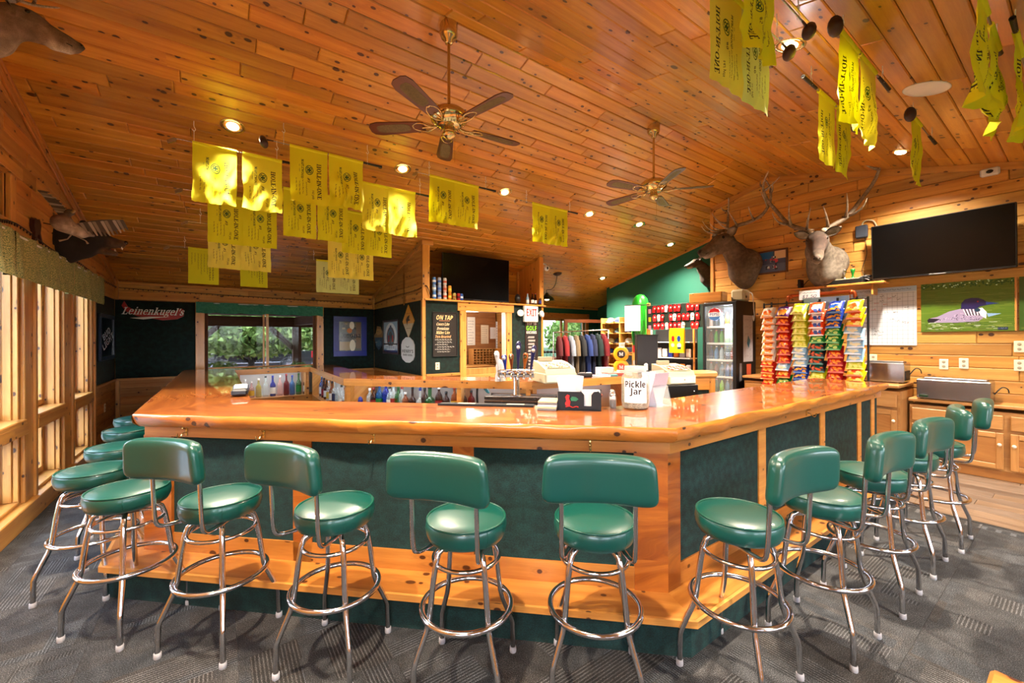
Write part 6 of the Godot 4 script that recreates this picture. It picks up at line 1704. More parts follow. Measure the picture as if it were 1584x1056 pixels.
func build_backbar():
	var L = BACKLINE
	var W = 0.42
	var o = thing("back_bar", "varnished pine back bar with white-lined bottle shelves facing the bartender's aisle", "bar")
	for i in 4:
		part(o, "counter_board", stretch(L, i, -W, 0.0, BAR - 0.03, BAR), M.slab)
		part(o, "fascia", stretch(L, i, -0.03, 0.006, BAR - 0.085, BAR - 0.004), M.frame)
		part(o, "shelf", stretch(L, i, -W + 0.03, -0.02, 0.635 if i == 2 else 0.575, 0.66 if i == 2 else 0.6), M.frame)
		part(o, "back_panel", stretch(L, i, -W + 0.02, -W + 0.04, 0.2, BAR - 0.04), M.white)
		part(o, "kick_panel", stretch(L, i, -0.06, -0.03, 0.0, 0.575), M.frame)
		var d = (L[i + 1] - L[i]).length()
		for c in [[0.02, 0.07], [d - 0.07, d - 0.02]] + ([[d * 0.62, d * 0.62 + 0.05]] if i == 2 else []):
			part(o, "upright", stretch(L, i, -W + 0.05, -0.02, 0.6, BAR - 0.08, 1.0, c[0], c[1]), M.frame)
	# cool white strips under the fascia that light the bottles
	for i in 3:
		var n0 = seg_normal(L, i); var e0 = (L[i + 1] - L[i]); var c0 = (L[i] + L[i + 1]) / 2 - n0 * 0.07
		var ln = e0.length() - 0.3
		var st0 = thing("led_strip", "slim cool white light strip under the %s fascia of the back bar" % ["far", "aisle-side", "slanted"][i], "light", Vector3(c0.x, BAR - 0.05, c0.y), atan2(n0.x, n0.y))
		part(st0, "strip", bx(Vector3(ln, 0.012, 0.02), 0.002), glow(Color(0.92, 0.97, 1.0), 2.0), Vector3(0, 0.006, 0))
		var al = AreaLight3D.new()
		al.name = "lamp"; al.light_color = Color(0.92, 0.97, 1.0); al.light_energy = 0.16; al.area_size = Vector2(ln, 0.02); al.area_normalize_energy = true
		al.area_range = 3.0; al.area_attenuation = 2.0; al.shadow_enabled = true
		st0.add_child(al); al.position = Vector3(0, -0.004, 0); al.rotation.x = -PI / 2
	# bottles
	var clear = glass(Color(0.86, 0.92, 0.92), 0.3); var green = glass(Color(0.03, 0.36, 0.1), 0.55); var brown = glass(Color(0.22, 0.08, 0.02), 0.7); var blue = glass(Color(0.02, 0.14, 0.55), 0.7); var red = glass(Color(0.4, 0.02, 0.04), 0.75); var yellow = glass(Color(0.7, 0.62, 0.1), 0.5); var pink = glass(Color(0.85, 0.62, 0.6), 0.4); var cyan = glass(Color(0.05, 0.35, 0.6), 0.6); var amber = glass(Color(0.55, 0.26, 0.03), 0.65)
	var names = {clear: "clear glass", green: "green glass", brown: "dark brown", blue: "deep blue", red: "dark red", yellow: "yellow-green", pink: "pale pink", cyan: "turquoise", amber: "amber"}
	var lw = mat(Color(0.85, 0.84, 0.8), 0.6); var lg = mat(Color(0.05, 0.4, 0.12), 0.6); var lr = mat(Color(0.5, 0.05, 0.05), 0.6); var lb = mat(Color(0.08, 0.1, 0.25), 0.6); var ly = mat(Color(0.75, 0.6, 0.15), 0.6)
	var capm = {"black": M.black, "red": mat(Color(0.5, 0.03, 0.04), 0.4), "blue": mat(Color(0.02, 0.12, 0.45), 0.4), "white": M.white, "green": mat(Color(0.02, 0.3, 0.08), 0.4), "silver": M.steel}
	var ln = {null: "without a label", lw: "with a white label", lg: "with a green label", lr: "with a red label", lb: "with a navy label", ly: "with a yellow label"}
	var far = [[379, clear, "white", null, 0.3], [389, pink, "white", ly, 0.26], [400, yellow, "white", null, 0.3], [411, clear, "black", null, 0.34], [422, blue, "blue", lw, 0.34], [433, pink, "white", null, 0.34], [443, red, "red", null, 0.36], [452, cyan, "blue", null, 0.33], [462, green, "green", lg, 0.36], [473, brown, "black", lw, 0.34]]
	for k in far:
		var p = on_z(k[0], 605, -7.84)
		bottle("liquor_bottle", "%s liquor bottle, %s cap, %s, on the far shelf" % [names[k[1]], k[2], ln[k[3]]], Vector3(p.x, 0.6, -7.84), k[4], 0.042, 0.36, k[1], capm[k[2]], k[3], "bottles on the far back-bar shelf")
	var side = [[0.35, cyan, "white", lw], [0.55, brown, "black", lr], [0.76, brown, "black", lw], [0.98, clear, "silver", ly], [1.2, amber, "black", lw], [1.42, clear, "white", lb], [1.64, clear, "silver", null], [1.86, clear, "black", lw], [2.08, clear, "red", lr], [2.3, clear, "white", null]]
	for k in side:
		var p = L[1].lerp(L[2], k[0] / 2.58)
		bottle("liquor_bottle", "%s bottle, %s cap, %s, on the shelf along the aisle side" % [names[k[1]], k[2], ln[k[3]]], Vector3(p.x + 0.12, 0.6, p.y), 0.3 + rng.randf() * 0.06, 0.042, 0.34, k[1], capm[k[2]], k[3], "bottles on the side back-bar shelf")
	var near = [[572, clear, "white", null, 0, 0.3], [578, brown, "red", lr, 0, 0.31], [587, cyan, "blue", lg, 0, 0.35], [597, blue, "blue", null, 0, 0.38], [603, clear, "black", lw, 0, 0.33], [609, clear, "silver", lr, 0, 0.36], [616, green, "green", null, 0, 0.34], [622, clear, "red", null, 0, 0.33], [627, amber, "white", lw, 0, 0.26], [638, brown, "black", lb, 1, 0.33], [650, clear, "blue", null, 1, 0.31], [657, brown, "black", null, 0, 0.32], [665, green, "black", null, 1, 0.34], [679, brown, "white", lr, 0, 0.34], [690, brown, "black", lw, 0, 0.28], [703, amber, "red", ly, 0, 0.34], [717, brown, "black", null, 0, 0.3], [729, red, "black", null, 0, 0.3]]
	for k in near:
		# where the column of pixels crosses the middle of the slanted shelf
		var d = ray(k[0], 600.0)
		var n = seg_normal(L, 2); var q = L[2] + n * -0.15
		var t = (q.dot(n)) / (d.x * n.x + d.z * n.y)
		bottle("liquor_bottle", "%s bottle, %s %s, %s, on the slanted shelf" % [names[k[1]], k[2], "pour spout" if k[4] else "cap", ln[k[3]]], Vector3(d.x * t, 0.66, d.z * t), k[5] * 0.94, 0.062 if k[0] == 665 else 0.043, 0.42 if k[4] else 0.26, k[1], capm[k[2]], k[3], "bottles on the slanted back-bar shelf", k[4] == 1)
	single("blue_figurine", "small royal blue figurine in the pine niche of the back bar", "figurine", MB.new().lathe([Vector2(0, 0), Vector2(0.05, 0), Vector2(0.045, 0.1), Vector2(0.025, 0.17), Vector2(0.03, 0.2), Vector2(0.022, 0.24), Vector2(0.0, 0.26)], 14), mat(Color(0.03, 0.08, 0.5), 0.3), Vector3(1.36, 0.6, -5.0))
	# stainless beer cooler with tap tower
	var n2 = seg_normal(L, 2); var e2 = (L[3] - L[2]).normalized()
	var tp = on_y(799, 612, 0.93)
	var tc = Vector3(tp.x, 0, tp.z)
	var ang = atan2(n2.x, n2.y)
	var cl = thing("beer_cooler", "low stainless steel beer cooler with drip tray under the taps", "cooler", tc, ang)
	part(cl, "cabinet", bx(Vector3(0.72, 0.9, 0.3), 0.01), M.steel, Vector3(0.05, 0.45, 0.0))
	part(cl, "drip_tray", bx(Vector3(0.7, 0.02, 0.24), 0.006), M.dull_steel, Vector3(0.05, 0.91, 0.0))
	for s in [-1.0, 1.0]: part(cl, "tray_rim", bx(Vector3(0.72, 0.035, 0.012), 0.003), M.steel, Vector3(0.05, 0.92, s * 0.14))
	var tw = thing("tap_tower", "chrome beer tap tower with six faucets and coloured handles", "beer tap", tc + Vector3(0, 0.925, 0), ang)
	part(tw, "column", MB.new().lathe([Vector2(0.0, 0.0), Vector2(0.07, 0.0), Vector2(0.07, 0.012), Vector2(0.035, 0.02), Vector2(0.033, 0.2), Vector2(0.0, 0.2)], 24), M.chrome)
	part(tw, "head", MB.new().tube([Vector3(-0.19, 0.24, 0), Vector3(0.19, 0.24, 0)], 0.045, 16), M.chrome)
	for k in 6:
		var x = -0.165 + k * 0.066
		var fc = part(tw, "faucet", MB.new().tube(smooth([Vector3(x, 0.25, 0.03), Vector3(x, 0.255, 0.08), Vector3(x, 0.235, 0.105), Vector3(x, 0.19, 0.115)], 3), 0.011, 8), M.chrome)
		part(fc, "collar", MB.new().ball(Vector3(x, 0.265, 0.085), Vector3(0.016, 0.022, 0.016), 10), M.chrome)
	var hm = [mat(Color(0.85, 0.85, 0.85), 0.4), mat(Color(0.02, 0.13, 0.5), 0.35), mat(Color(0.45, 0.2, 0.04), 0.35), mat(Color(0.1, 0.1, 0.3), 0.35), mat(Color(0.62, 0.32, 0.06), 0.35), mat(Color(0.1, 0.1, 0.3), 0.35)]
	for k in 6:
		var x = -0.165 + k * 0.066
		var hh = [0.2, 0.16, 0.17, 0.3, 0.18, 0.26][k]
		var tr = Transform3D(Basis(Vector3(0, 0, 1), (k - 2.5) * -0.06), Vector3(x, 0.28, 0.085))
		var hd = part(tw, "tap_handle", MB.new().lathe([Vector2(0.006, 0.0), Vector2(0.01, 0.02), Vector2(0.016, hh * 0.4), Vector2(0.026, hh * 0.75), Vector2(0.028, hh * 0.88), Vector2(0.018, hh * 0.97), Vector2(0.0, hh)], 12, tr, false, Vector2(1, 0.55)), hm[k])
		part(hd, "badge", MB.new().ball(tr * Vector3(0, hh * 0.78, 0.014), Vector3(0.018, 0.022, 0.005), 10), [M.white, M.white, M.brass, M.white, M.brass, M.ivory][k])
	# towels draped beside the taps
	var tw2 = on_y(773, 589, BAR)
	single("bar_towel", "crumpled white bar towel heaped beside the taps", "towel", MB.new().lathe([Vector2(0.07, 0), Vector2(0.065, 0.06), Vector2(0.05, 0.1), Vector2(0.06, 0.16), Vector2(0.03, 0.22), Vector2(0.0, 0.24)], 9, Transform3D.IDENTITY, false, Vector2(1.1, 0.6)), mat(Color(0.75, 0.73, 0.72), 0.95), Vector3(tw2.x, BAR, tw2.z), 0.4)
	var sg = on_y(752, 600, 0.98)
	var gun = thing("soda_gun", "chrome soda gun hanging at the end of the slanted back bar", "soda gun", sg, ang)
	part(gun, "holster", bx(Vector3(0.05, 0.05, 0.05), 0.01), M.chrome)
	part(gun, "hose", MB.new().tube(smooth([Vector3(-0.02, 0.04, 0), Vector3(-0.08, 0.06, 0.02), Vector3(-0.1, -0.05, 0.02), Vector3(-0.1, -0.2, 0.0)], 4), 0.012, 8), M.dark)
	part(gun, "nozzle", MB.new().tube([Vector3(0.0, 0.0, 0.03), Vector3(0.03, -0.03, 0.05), Vector3(0.05, -0.05, 0.05)], [0.02, 0.018, 0.01], 8), mat(Color(0.1, 0.4, 0.45), 0.3))
	# cash registers
	register(on_y(857, 590, BAR), ang * 0.35, "cream cash register on the back bar right of the taps")
	register(Vector3(4.35, 1.0, -2.86), -0.35, "cream cash register beside the wooden pedestal")
	var st = thing("register_stand", "dark drawer stand with pine shelf under the second cash register", "stand", Vector3(4.35, 0, -2.86), -0.35)
	part(st, "pine_shelf", bx(Vector3(0.5, 0.03, 0.42), 0.004), M.frame, Vector3(0, 0.83, 0))
	part(st, "drawer_box", bx(Vector3(0.4, 0.14, 0.38), 0.006), M.black, Vector3(0, 0.925, 0))
	part(st, "lock", MB.new().ball(Vector3(0.14, 0.92, 0.19), Vector3.ONE * 0.008, 8), M.steel)
	for s in [-1.0, 1.0]: part(st, "side_panel", bx(Vector3(0.03, 0.82, 0.4), 0.004), M.frame, Vector3(s * 0.22, 0.41, 0))
	var pd = thing("pine_pedestal", "pine pedestal with thick rounded top and green felt inset", "pedestal", Vector3(5.02, 0, -2.95), -0.5)
	part(pd, "cap", bx(Vector3(0.44, 0.085, 0.24), 0.025), M.frame, Vector3(0, 1.065, 0))
	part(pd, "core", bx(Vector3(0.34, 1.02, 0.16), 0.004), M.felt, Vector3(0, 0.51, 0))
	for s in [-1.0, 1.0]: part(pd, "stile", bx(Vector3(0.08, 1.02, 0.19), 0.004), M.frame, Vector3(s * 0.15, 0.51, 0))
	part(pd, "rail", bx(Vector3(0.24, 0.15, 0.185), 0.004), M.frame, Vector3(0, 0.945, 0))
	# bar runs on: pine cabinet under the right stretch with shelf clutter
	var mo = on_y(1012, 568, 1.1)
	var mn = thing("monitor", "dark brown upright display seen from behind the pickle jar", "monitor", Vector3(4.62, BAR - 0.02, -3.42), -0.45)
	part(mn, "case", bx(Vector3(0.3, 0.42, 0.05), 0.008), mat(Color(0.09, 0.055, 0.045), 0.45), Vector3(0, 0.31, 0))
	part(mn, "bezel", bx(Vector3(0.31, 0.012, 0.055), 0.004), M.black, Vector3(0, 0.52, 0))
	part(mn, "foot", bx(Vector3(0.2, 0.1, 0.15), 0.01), M.black, Vector3(0, 0.05, 0))
	var pn = thing("desk_phone", "white cordless phone standing in its base by the second register", "phone", Vector3(4.2, 1.0, -3.12), -0.4)
	part(pn, "handset", bx(Vector3(0.05, 0.19, 0.03), 0.014), M.white, Vector3(0, 0.13, 0))
	part(pn, "keypad", bx(Vector3(0.036, 0.07, 0.004), 0.001), M.grey, Vector3(0, 0.11, 0.016))
	part(pn, "base", bx(Vector3(0.09, 0.06, 0.09), 0.015), M.white, Vector3(0, 0.03, 0))
	var cr = on_y(905, 583, BAR)
	var pos = thing("card_reader", "small dark card reader lying on the back bar past the register", "card reader", Vector3(cr.x, BAR, cr.z), 0.9)
	part(pos, "body", bx(Vector3(0.09, 0.05, 0.17), 0.012), M.dark, Vector3(0, 0.025, 0))
	part(pos, "screen", bx(Vector3(0.065, 0.004, 0.06), 0.001), M.grey, Vector3(0, 0.052, -0.03))
	part(pos, "keypad", bx(Vector3(0.06, 0.004, 0.06), 0.001), M.white, Vector3(0, 0.052, 0.045))
	for k in 3:
		var q = on_y(930 + k * 9, 582 - k, BAR)
		single("flyer_stack", ["stack of white flyers on the back bar", "thin stack of teal-topped leaflets on the back bar", "stack of red-edged scorecards on the back bar"][k], "papers", bx(Vector3(0.16, 0.012 + 0.008 * k, 0.22), 0.001), [M.paper, mat(Color(0.3, 0.5, 0.5), 0.7), mat(Color(0.6, 0.25, 0.2), 0.7)][k], Vector3(q.x, BAR + 0.007 + 0.004 * k, q.z), 0.7 + k * 0.3)
func register(at: Vector3, turn: float, label: String):
	var o = thing("cash_register", label, "cash register", at, turn)
	part(o, "drawer", bx(Vector3(0.36, 0.1, 0.36), 0.008), M.cream, Vector3(0, 0.05, 0))
	part(o, "drawer_front", bx(Vector3(0.33, 0.07, 0.008), 0.003), M.ivory, Vector3(0, 0.05, 0.182))
	part(o, "lock", MB.new().ball(Vector3(0.02, 0.055, 0.187), Vector3(0.007, 0.007, 0.004), 8), M.dark)
	var body = PackedVector2Array([Vector2(-0.17, 0.1), Vector2(0.17, 0.1), Vector2(0.15, 0.145), Vector2(-0.02, 0.2), Vector2(-0.17, 0.22)])
	part(o, "body", MB.new().prism(body, 0.34, Transform3D(Basis(Vector3(0, 0, 1), Vector3(0, 1, 0), Vector3(-1, 0, 0)), Vector3(0.17, 0, 0))), M.cream)
	var keys = part(o, "key_deck", bx(Vector3(0.28, 0.004, 0.15), 0.001, Vector3.ZERO, Basis(Vector3.RIGHT, 0.31)), M.cream_dark, Vector3(0, 0.178, 0.07))
	for i in 9:
		for j in 4: part(keys, "key", bx(Vector3(0.021, 0.01, 0.022), 0.002, Vector3.ZERO, Basis(Vector3.RIGHT, 0.31)), [M.white, M.cream, M.copper, M.grey][(i * 3 + j) % 4], Basis(Vector3.RIGHT, 0.31) * Vector3(-0.12 + i * 0.03, 0.005, -0.05 + j * 0.033))
	part(o, "display", bx(Vector3(0.16, 0.05, 0.04), 0.006), M.cream_dark, Vector3(-0.05, 0.235, -0.12))

# ---------- things on the counter ----------
func build_counter():
	var jp = on_y(983, 631, BAR)
	var toward = atan2(-jp.x, -jp.z)
	var j = thing("pickle_jar", "big glass tip jar labelled Pickle Jar on the bar", "jar", Vector3(jp.x, BAR, jp.z), toward)
	part(j, "glass", MB.new().lathe([Vector2(0.0, 0.002), Vector2(0.07, 0.002), Vector2(0.085, 0.014), Vector2(0.088, 0.05), Vector2(0.088, 0.19), Vector2(0.082, 0.215), Vector2(0.068, 0.232), Vector2(0.064, 0.24)], 32), M.clear)
	part(j, "lid", MB.new().lathe([Vector2(0.069, 0.238), Vector2(0.07, 0.27), Vector2(0.066, 0.275), Vector2(0.0, 0.275)], 32), glass(Color(0.85, 0.87, 0.87), 0.55, 0.1))
	part(j, "bills_and_coins", MB.new().lathe([Vector2(0.0, 0.006), Vector2(0.078, 0.01), Vector2(0.082, 0.05), Vector2(0.08, 0.15), Vector2(0.06, 0.185), Vector2(0.02, 0.2), Vector2(0.0, 0.19)], 24), mat(Color(1, 1, 1), 0.9, 0.0, mottled(231, Color(0.3, 0.25, 0.16), Color(0.7, 0.68, 0.55), 0.12, 128, 0.05, 0.5), 9.0))
	var li = canvas(220, 250, Color(0.93, 0.93, 0.93))
	print_on(li, "Pickle", 108, 58, 84, Color(0.08, 0.08, 0.1), "Droid Sans", true, 0, 0.8)
	print_on(li, "Jar", 110, 140, 84, Color(0.08, 0.08, 0.1), "Droid Sans", true, 0, 0.85)
	var r = RandomNumberGenerator.new()
	r.seed = 77
	for k in 3: scribble(li, 30, 196 + k * 18, 160, 5, Color(0.35, 0.35, 0.38), r)
	var lm = MB.new().grid(12, 2, func(s, t):
		var a = (s - 0.5) * 1.72
		return Vector3(sin(a) * 0.0893, 0.045 + t * 0.155, cos(a) * 0.0893))
	part(j, "paper_label", lm, picture(li, 0.7))
	var mp = on_y(1014, 627, BAR)
	var ms = thing("menu_stand", "clear acrylic menu stand with white sheets leaning beside the pickle jar", "menu stand", Vector3(mp.x, BAR, mp.z), toward + 0.9)
	for k in 2: part(ms, "sheet", bx(Vector3(0.15, 0.23, 0.002), 0.0, Vector3.ZERO, Basis(Vector3.RIGHT, -0.25 if k == 0 else 0.25)), mat(Color(0.72, 0.72, 0.78), 0.5), Vector3(0, 0.112, 0.026 if k else -0.026))
	part(ms, "acrylic", bx(Vector3(0.16, 0.245, 0.003), 0.0, Vector3.ZERO, Basis(Vector3.RIGHT, -0.25)), M.clear, Vector3(0, 0.119, 0.04))
	part(ms, "foot", bx(Vector3(0.16, 0.004, 0.13), 0.0), M.clear, Vector3(0, 0.002, 0))
	var cp = on_y(897, 632, BAR)
	var c = thing("napkin_caddy", "black plastic bar caddy with red chili pepper emblem, napkins and menus", "caddy", Vector3(cp.x, BAR, cp.z), toward + 0.08)
	part(c, "base", bx(Vector3(0.27, 0.012, 0.15), 0.003), M.rubber, Vector3(0, 0.006, 0))
	part(c, "front_wall", MB.new().prism(PackedVector2Array([Vector2(-0.135, 0.0), Vector2(0.135, 0.0), Vector2(0.135, 0.1), Vector2(0.12, 0.125), Vector2(0.09, 0.12), Vector2(0.075, 0.1), Vector2(0.075, 0.03), Vector2(0.03, 0.03), Vector2(0.03, 0.1), Vector2(0.015, 0.118), Vector2(-0.135, 0.118)]), 0.006, Transform3D(Basis.IDENTITY, Vector3(0, 0, 0.069))), M.rubber)
	part(c, "back_wall", bx(Vector3(0.27, 0.118, 0.006), 0.001), M.rubber, Vector3(0, 0.059, -0.072))
	for s in [-1.0, 0.05, 1.0]: part(c, "divider", bx(Vector3(0.006, 0.11, 0.14), 0.001), M.rubber, Vector3(s * 0.132, 0.055, 0))
	var pep = part(c, "emblem", MB.new().prism(PackedVector2Array([Vector2(-0.085, 0.03), Vector2(-0.06, 0.03), Vector2(-0.055, 0.055), Vector2(-0.065, 0.075), Vector2(-0.06, 0.095), Vector2(-0.075, 0.1), Vector2(-0.088, 0.085), Vector2(-0.08, 0.06), Vector2(-0.09, 0.045)]), 0.002, Transform3D(Basis.IDENTITY, Vector3(0, 0, 0.075))), mat(Color(0.75, 0.06, 0.04), 0.4))
	part(pep, "emblem_leaf", MB.new().prism(PackedVector2Array([Vector2(-0.05, 0.06), Vector2(-0.02, 0.06), Vector2(-0.005, 0.072), Vector2(-0.02, 0.085), Vector2(-0.045, 0.088), Vector2(-0.055, 0.075)]), 0.002, Transform3D(Basis.IDENTITY, Vector3(0, 0, 0.075))), mat(Color(0.05, 0.4, 0.25), 0.4))
	part(pep, "emblem_script", MB.new().tube(smooth([Vector3(-0.085, 0.022, 0.077), Vector3(-0.06, 0.027, 0.077), Vector3(-0.04, 0.02, 0.077), Vector3(-0.02, 0.026, 0.077), Vector3(-0.005, 0.022, 0.077)], 4), 0.003, 5), mat(Color(0.75, 0.06, 0.04), 0.4))
	var nap = thing("napkin_stack", "white paper napkins standing in the black caddy", "napkins", Vector3(cp.x, BAR + 0.013, cp.z), toward + 0.08)
	part(nap, "napkins", bx(Vector3(0.115, 0.105, 0.11), 0.004), M.paper, Vector3(0.07, 0.053, 0))
	for k in 7:
		single("drink_menu", ["first", "second", "third", "fourth", "fifth", "sixth", "last"][k] + " white menu card of the fan in the black caddy", "menu", bx(Vector3(0.1, 0.2, 0.0015), 0.0, Vector3(0, 0.1, 0), Basis(Vector3(0, 0, 1), 0.2 - k * 0.05) * Basis(Vector3.RIGHT, -0.04 * k)), M.paper, Vector3(cp.x, BAR + 0.014, cp.z) + Basis(Vector3.UP, toward) * Vector3(-0.075 + k * 0.006, 0, 0.04 - k * 0.012), toward + 0.08, "menu cards in the black caddy")
	var cup = Vector3(cp.x, BAR + 0.013, cp.z) + Basis(Vector3.UP, toward) * Vector3(0.02, 0.06, -0.2)
	single("red_bowl", "red plastic bowl behind the black caddy", "bowl", MB.new().lathe([Vector2(0.03, 0), Vector2(0.05, 0.02), Vector2(0.07, 0.07), Vector2(0.066, 0.07), Vector2(0.045, 0.022), Vector2(0, 0.01)], 20), mat(Color(0.5, 0.04, 0.06), 0.35), Vector3(cp.x, BAR + 0.001, cp.z) + Basis(Vector3.UP, toward) * Vector3(0.06, 0, -0.2))
	var sk = on_y(849, 632, BAR)
	for k in 5:
		single("menu_folder", ["bottom", "second", "middle", "fourth", "topmost"][k] + " folded menu in the stack beside the caddy", "menu", bx(Vector3(0.12, 0.011, 0.16), 0.002), [M.grey, M.cream, M.paper, M.grey, M.cream][k], Vector3(sk.x, BAR + 0.006 + k * 0.0122, sk.z), toward + 0.02 * k, "stacked menus on the bar")
	for k in 2:
		var sp = on_y(948 + k * 4, 631 - k * 4, BAR)
		var s = thing("spice_shaker", ["glass pepper shaker between caddy and jar", "glass salt shaker tucked behind the pepper shaker"][k], "shaker", Vector3(sp.x, BAR, sp.z) if k == 0 else Vector3(sp.x + 0.04, BAR, sp.z - 0.06))
		part(s, "glass", MB.new().lathe([Vector2(0, 0.001), Vector2(0.022, 0.001), Vector2(0.023, 0.07), Vector2(0.019, 0.078)], 12), M.clear)
		part(s, "filling", MB.new().lathe([Vector2(0, 0.003), Vector2(0.019, 0.003), Vector2(0.0195, 0.055), Vector2(0, 0.055)], 12), M.brown if k == 0 else M.white)
		part(s, "cap", MB.new().lathe([Vector2(0.021, 0.077), Vector2(0.02, 0.09), Vector2(0.01, 0.1), Vector2(0, 0.102)], 12), M.chrome)
	var n = seg_normal(BARLINE, 1)
	var m0 = on_y(752, 627, BAR)
	var bm = thing("bar_mat", "long black rubber bar mat on the inner edge of the bar", "mat", Vector3(m0.x, BAR, m0.z), atan2(n.x, n.y))
	part(bm, "mat", bx(Vector3(0.66, 0.01, 0.09), 0.004), M.rubber, Vector3(0, 0.005, 0))
	part(bm, "raised_edge", bx(Vector3(0.66, 0.006, 0.008), 0.002), M.rubber, Vector3(0, 0.012, 0.041))
	for s in [-0.14, 0.2]: part(bm, "print", bx(Vector3(0.12, 0.001, 0.04), 0.0), M.cream, Vector3(s, 0.0105, -0.015))
	var t0 = on_y(372, 612, BAR)
	var te = thing("card_terminal", "dark payment terminal with sloped screen on the window side of the bar", "card reader", Vector3(t0.x, BAR, t0.z - 0.05), -0.1)
	part(te, "body", bx(Vector3(0.11, 0.05, 0.24), 0.012, Vector3.ZERO, Basis(Vector3.RIGHT, -0.04)), mat(Color(0.05, 0.07, 0.11), 0.4), Vector3(0, 0.028, 0))
	part(te, "screen", bx(Vector3(0.085, 0.006, 0.075), 0.002, Vector3.ZERO, Basis(Vector3.RIGHT, 0.5)), M.white, Vector3(0, 0.062, -0.07))
	part(te, "screen_housing", bx(Vector3(0.112, 0.03, 0.1), 0.008, Vector3.ZERO, Basis(Vector3.RIGHT, 0.5)), mat(Color(0.04, 0.1, 0.2), 0.4), Vector3(0, 0.045, -0.075))
	part(te, "keypad", bx(Vector3(0.08, 0.006, 0.1), 0.002), M.dark, Vector3(0, 0.055, 0.045))
	# corner of a pine table by the camera
	var tb = thing("pine_table", "varnished pine table whose corner stands beside the viewer", "table", Vector3(0.93, 0, 0.42), 0.0)
	part(tb, "table_top", bx(Vector3(1.06, 0.035, 1.12), 0.008), M.step, Vector3(0.01, 0.733, 0))
	for sx in [-1.0, 1.0]:
		for sz in [-1.0, 1.0]: part(tb, "leg", bx(Vector3(0.07, 0.715, 0.07), 0.006), M.step, Vector3(sx * 0.42, 0.357, sz * 0.45))
		part(tb, "apron", bx(Vector3(0.025, 0.09, 0.8), 0.004), M.step, Vector3(sx * 0.42, 0.67, 0))

# ---------- office ledge, hatch and pro shop ----------
func can(at: Vector3, col: Color, top: Color, label: String, r := 0.033, h := 0.122):
	var o = thing("drink_can", label, "can", at, 0.0, "cans on the office ledge")
	part(o, "body", MB.new().lathe([Vector2(0, 0.002), Vector2(r * 0.75, 0), Vector2(r, 0.01), Vector2(r, h * 0.88), Vector2(r * 0.8, h * 0.98), Vector2(r * 0.78, h)], 14), mat(col, 0.3, 0.3))
	part(o, "lid", MB.new().lathe([Vector2(r * 0.78, h * 0.995), Vector2(0, h * 0.985)], 14), M.steel)
	part(o, "band", MB.new().lathe([Vector2(r * 1.01, h * 0.3), Vector2(r * 1.01, h * 0.6)], 14), mat(top, 0.4))
func shirt(parent_at: Vector3, turn: float, col: Color, label: String, s: float):
	var o = thing("polo_shirt", label, "shirt", parent_at, turn, "shirts on the shop rail")
	var half = [Vector2(0.06, 0.0), Vector2(0.2, -0.06), Vector2(0.25, -0.13), Vector2(0.26, -0.4), Vector2(0.19, -0.4), Vector2(0.18, -0.24), Vector2(0.2, -0.74)]
	var mb = MB.new()
	for side in [1.0, -1.0]:
		mb.grid(10, 12, func(u, t):
			var y = -0.78 * (1.0 - t)
			var w = 0.07 + 0.16 * clampf(-y / 0.12, 0, 1) - 0.02 * clampf((-y - 0.3) / 0.3, 0, 1)
			var x = (u - 0.5) * 2.0 * side
			return Vector3(x * w, y, side * 0.045 * sqrt(maxf(0.0, 1.0 - x * x)) * (1.0 + 0.35 * sin(x * 9.0 + y * 5.0))) * s)
	part(o, "body", mb, mat(col, 0.9, 0.0, T.cloth, 3.0))
	for e in [-1.0, 1.0]:
		part(o, "sleeve", MB.new().tube([Vector3(e * 0.17, -0.09, 0) * s, Vector3(e * 0.23, -0.2, 0) * s, Vector3(e * 0.245, -0.4, 0.01) * s], [0.05 * s, 0.055 * s, 0.05 * s], 8), mat(col, 0.9, 0.0, T.cloth, 3.0))
	part(o, "collar", MB.new().tube(smooth([Vector3(-0.07, -0.01, 0.03) * s, Vector3(0, -0.05, 0.055) * s, Vector3(0.07, -0.01, 0.03) * s, Vector3(0, 0.015, -0.03) * s, Vector3(-0.07, -0.01, 0.03) * s], 3), 0.014 * s, 6), mat(col.lightened(0.1), 0.9))
	part(o, "hanger", MB.new().tube(smooth([Vector3(0, 0.0, 0) * s, Vector3(0, 0.05, 0) * s, Vector3(0.02, 0.09, 0) * s, Vector3(0.0, 0.11, 0) * s, Vector3(-0.02, 0.095, 0) * s], 3), 0.004, 5), M.chrome)
func cap_hat(at: Vector3, turn: float, col: Color, label: String):
	var o = thing("golf_hat", label, "cap", at, turn, "caps in the shop cubbies")
	part(o, "crown", MB.new().lathe([Vector2(0.09, 0.0), Vector2(0.092, 0.03), Vector2(0.08, 0.075), Vector2(0.045, 0.105), Vector2(0.0, 0.112)], 16), mat(col, 0.85))
	part(o, "brim", MB.new().grid(8, 3, func(s, t):
		var a = (s - 0.5) * 2.2
		return Vector3(sin(a) * (0.09 + 0.015 * t), 0.008 - 0.03 * absf(sin(a)) * t, cos(a) * 0.08 + t * 0.085 * cos(a * 0.7))), mat(col.darkened(0.2), 0.85))
	part(o, "button", MB.new().ball(Vector3(0, 0.113, 0), Vector3(0.008, 0.005, 0.008), 6), mat(col, 0.85))

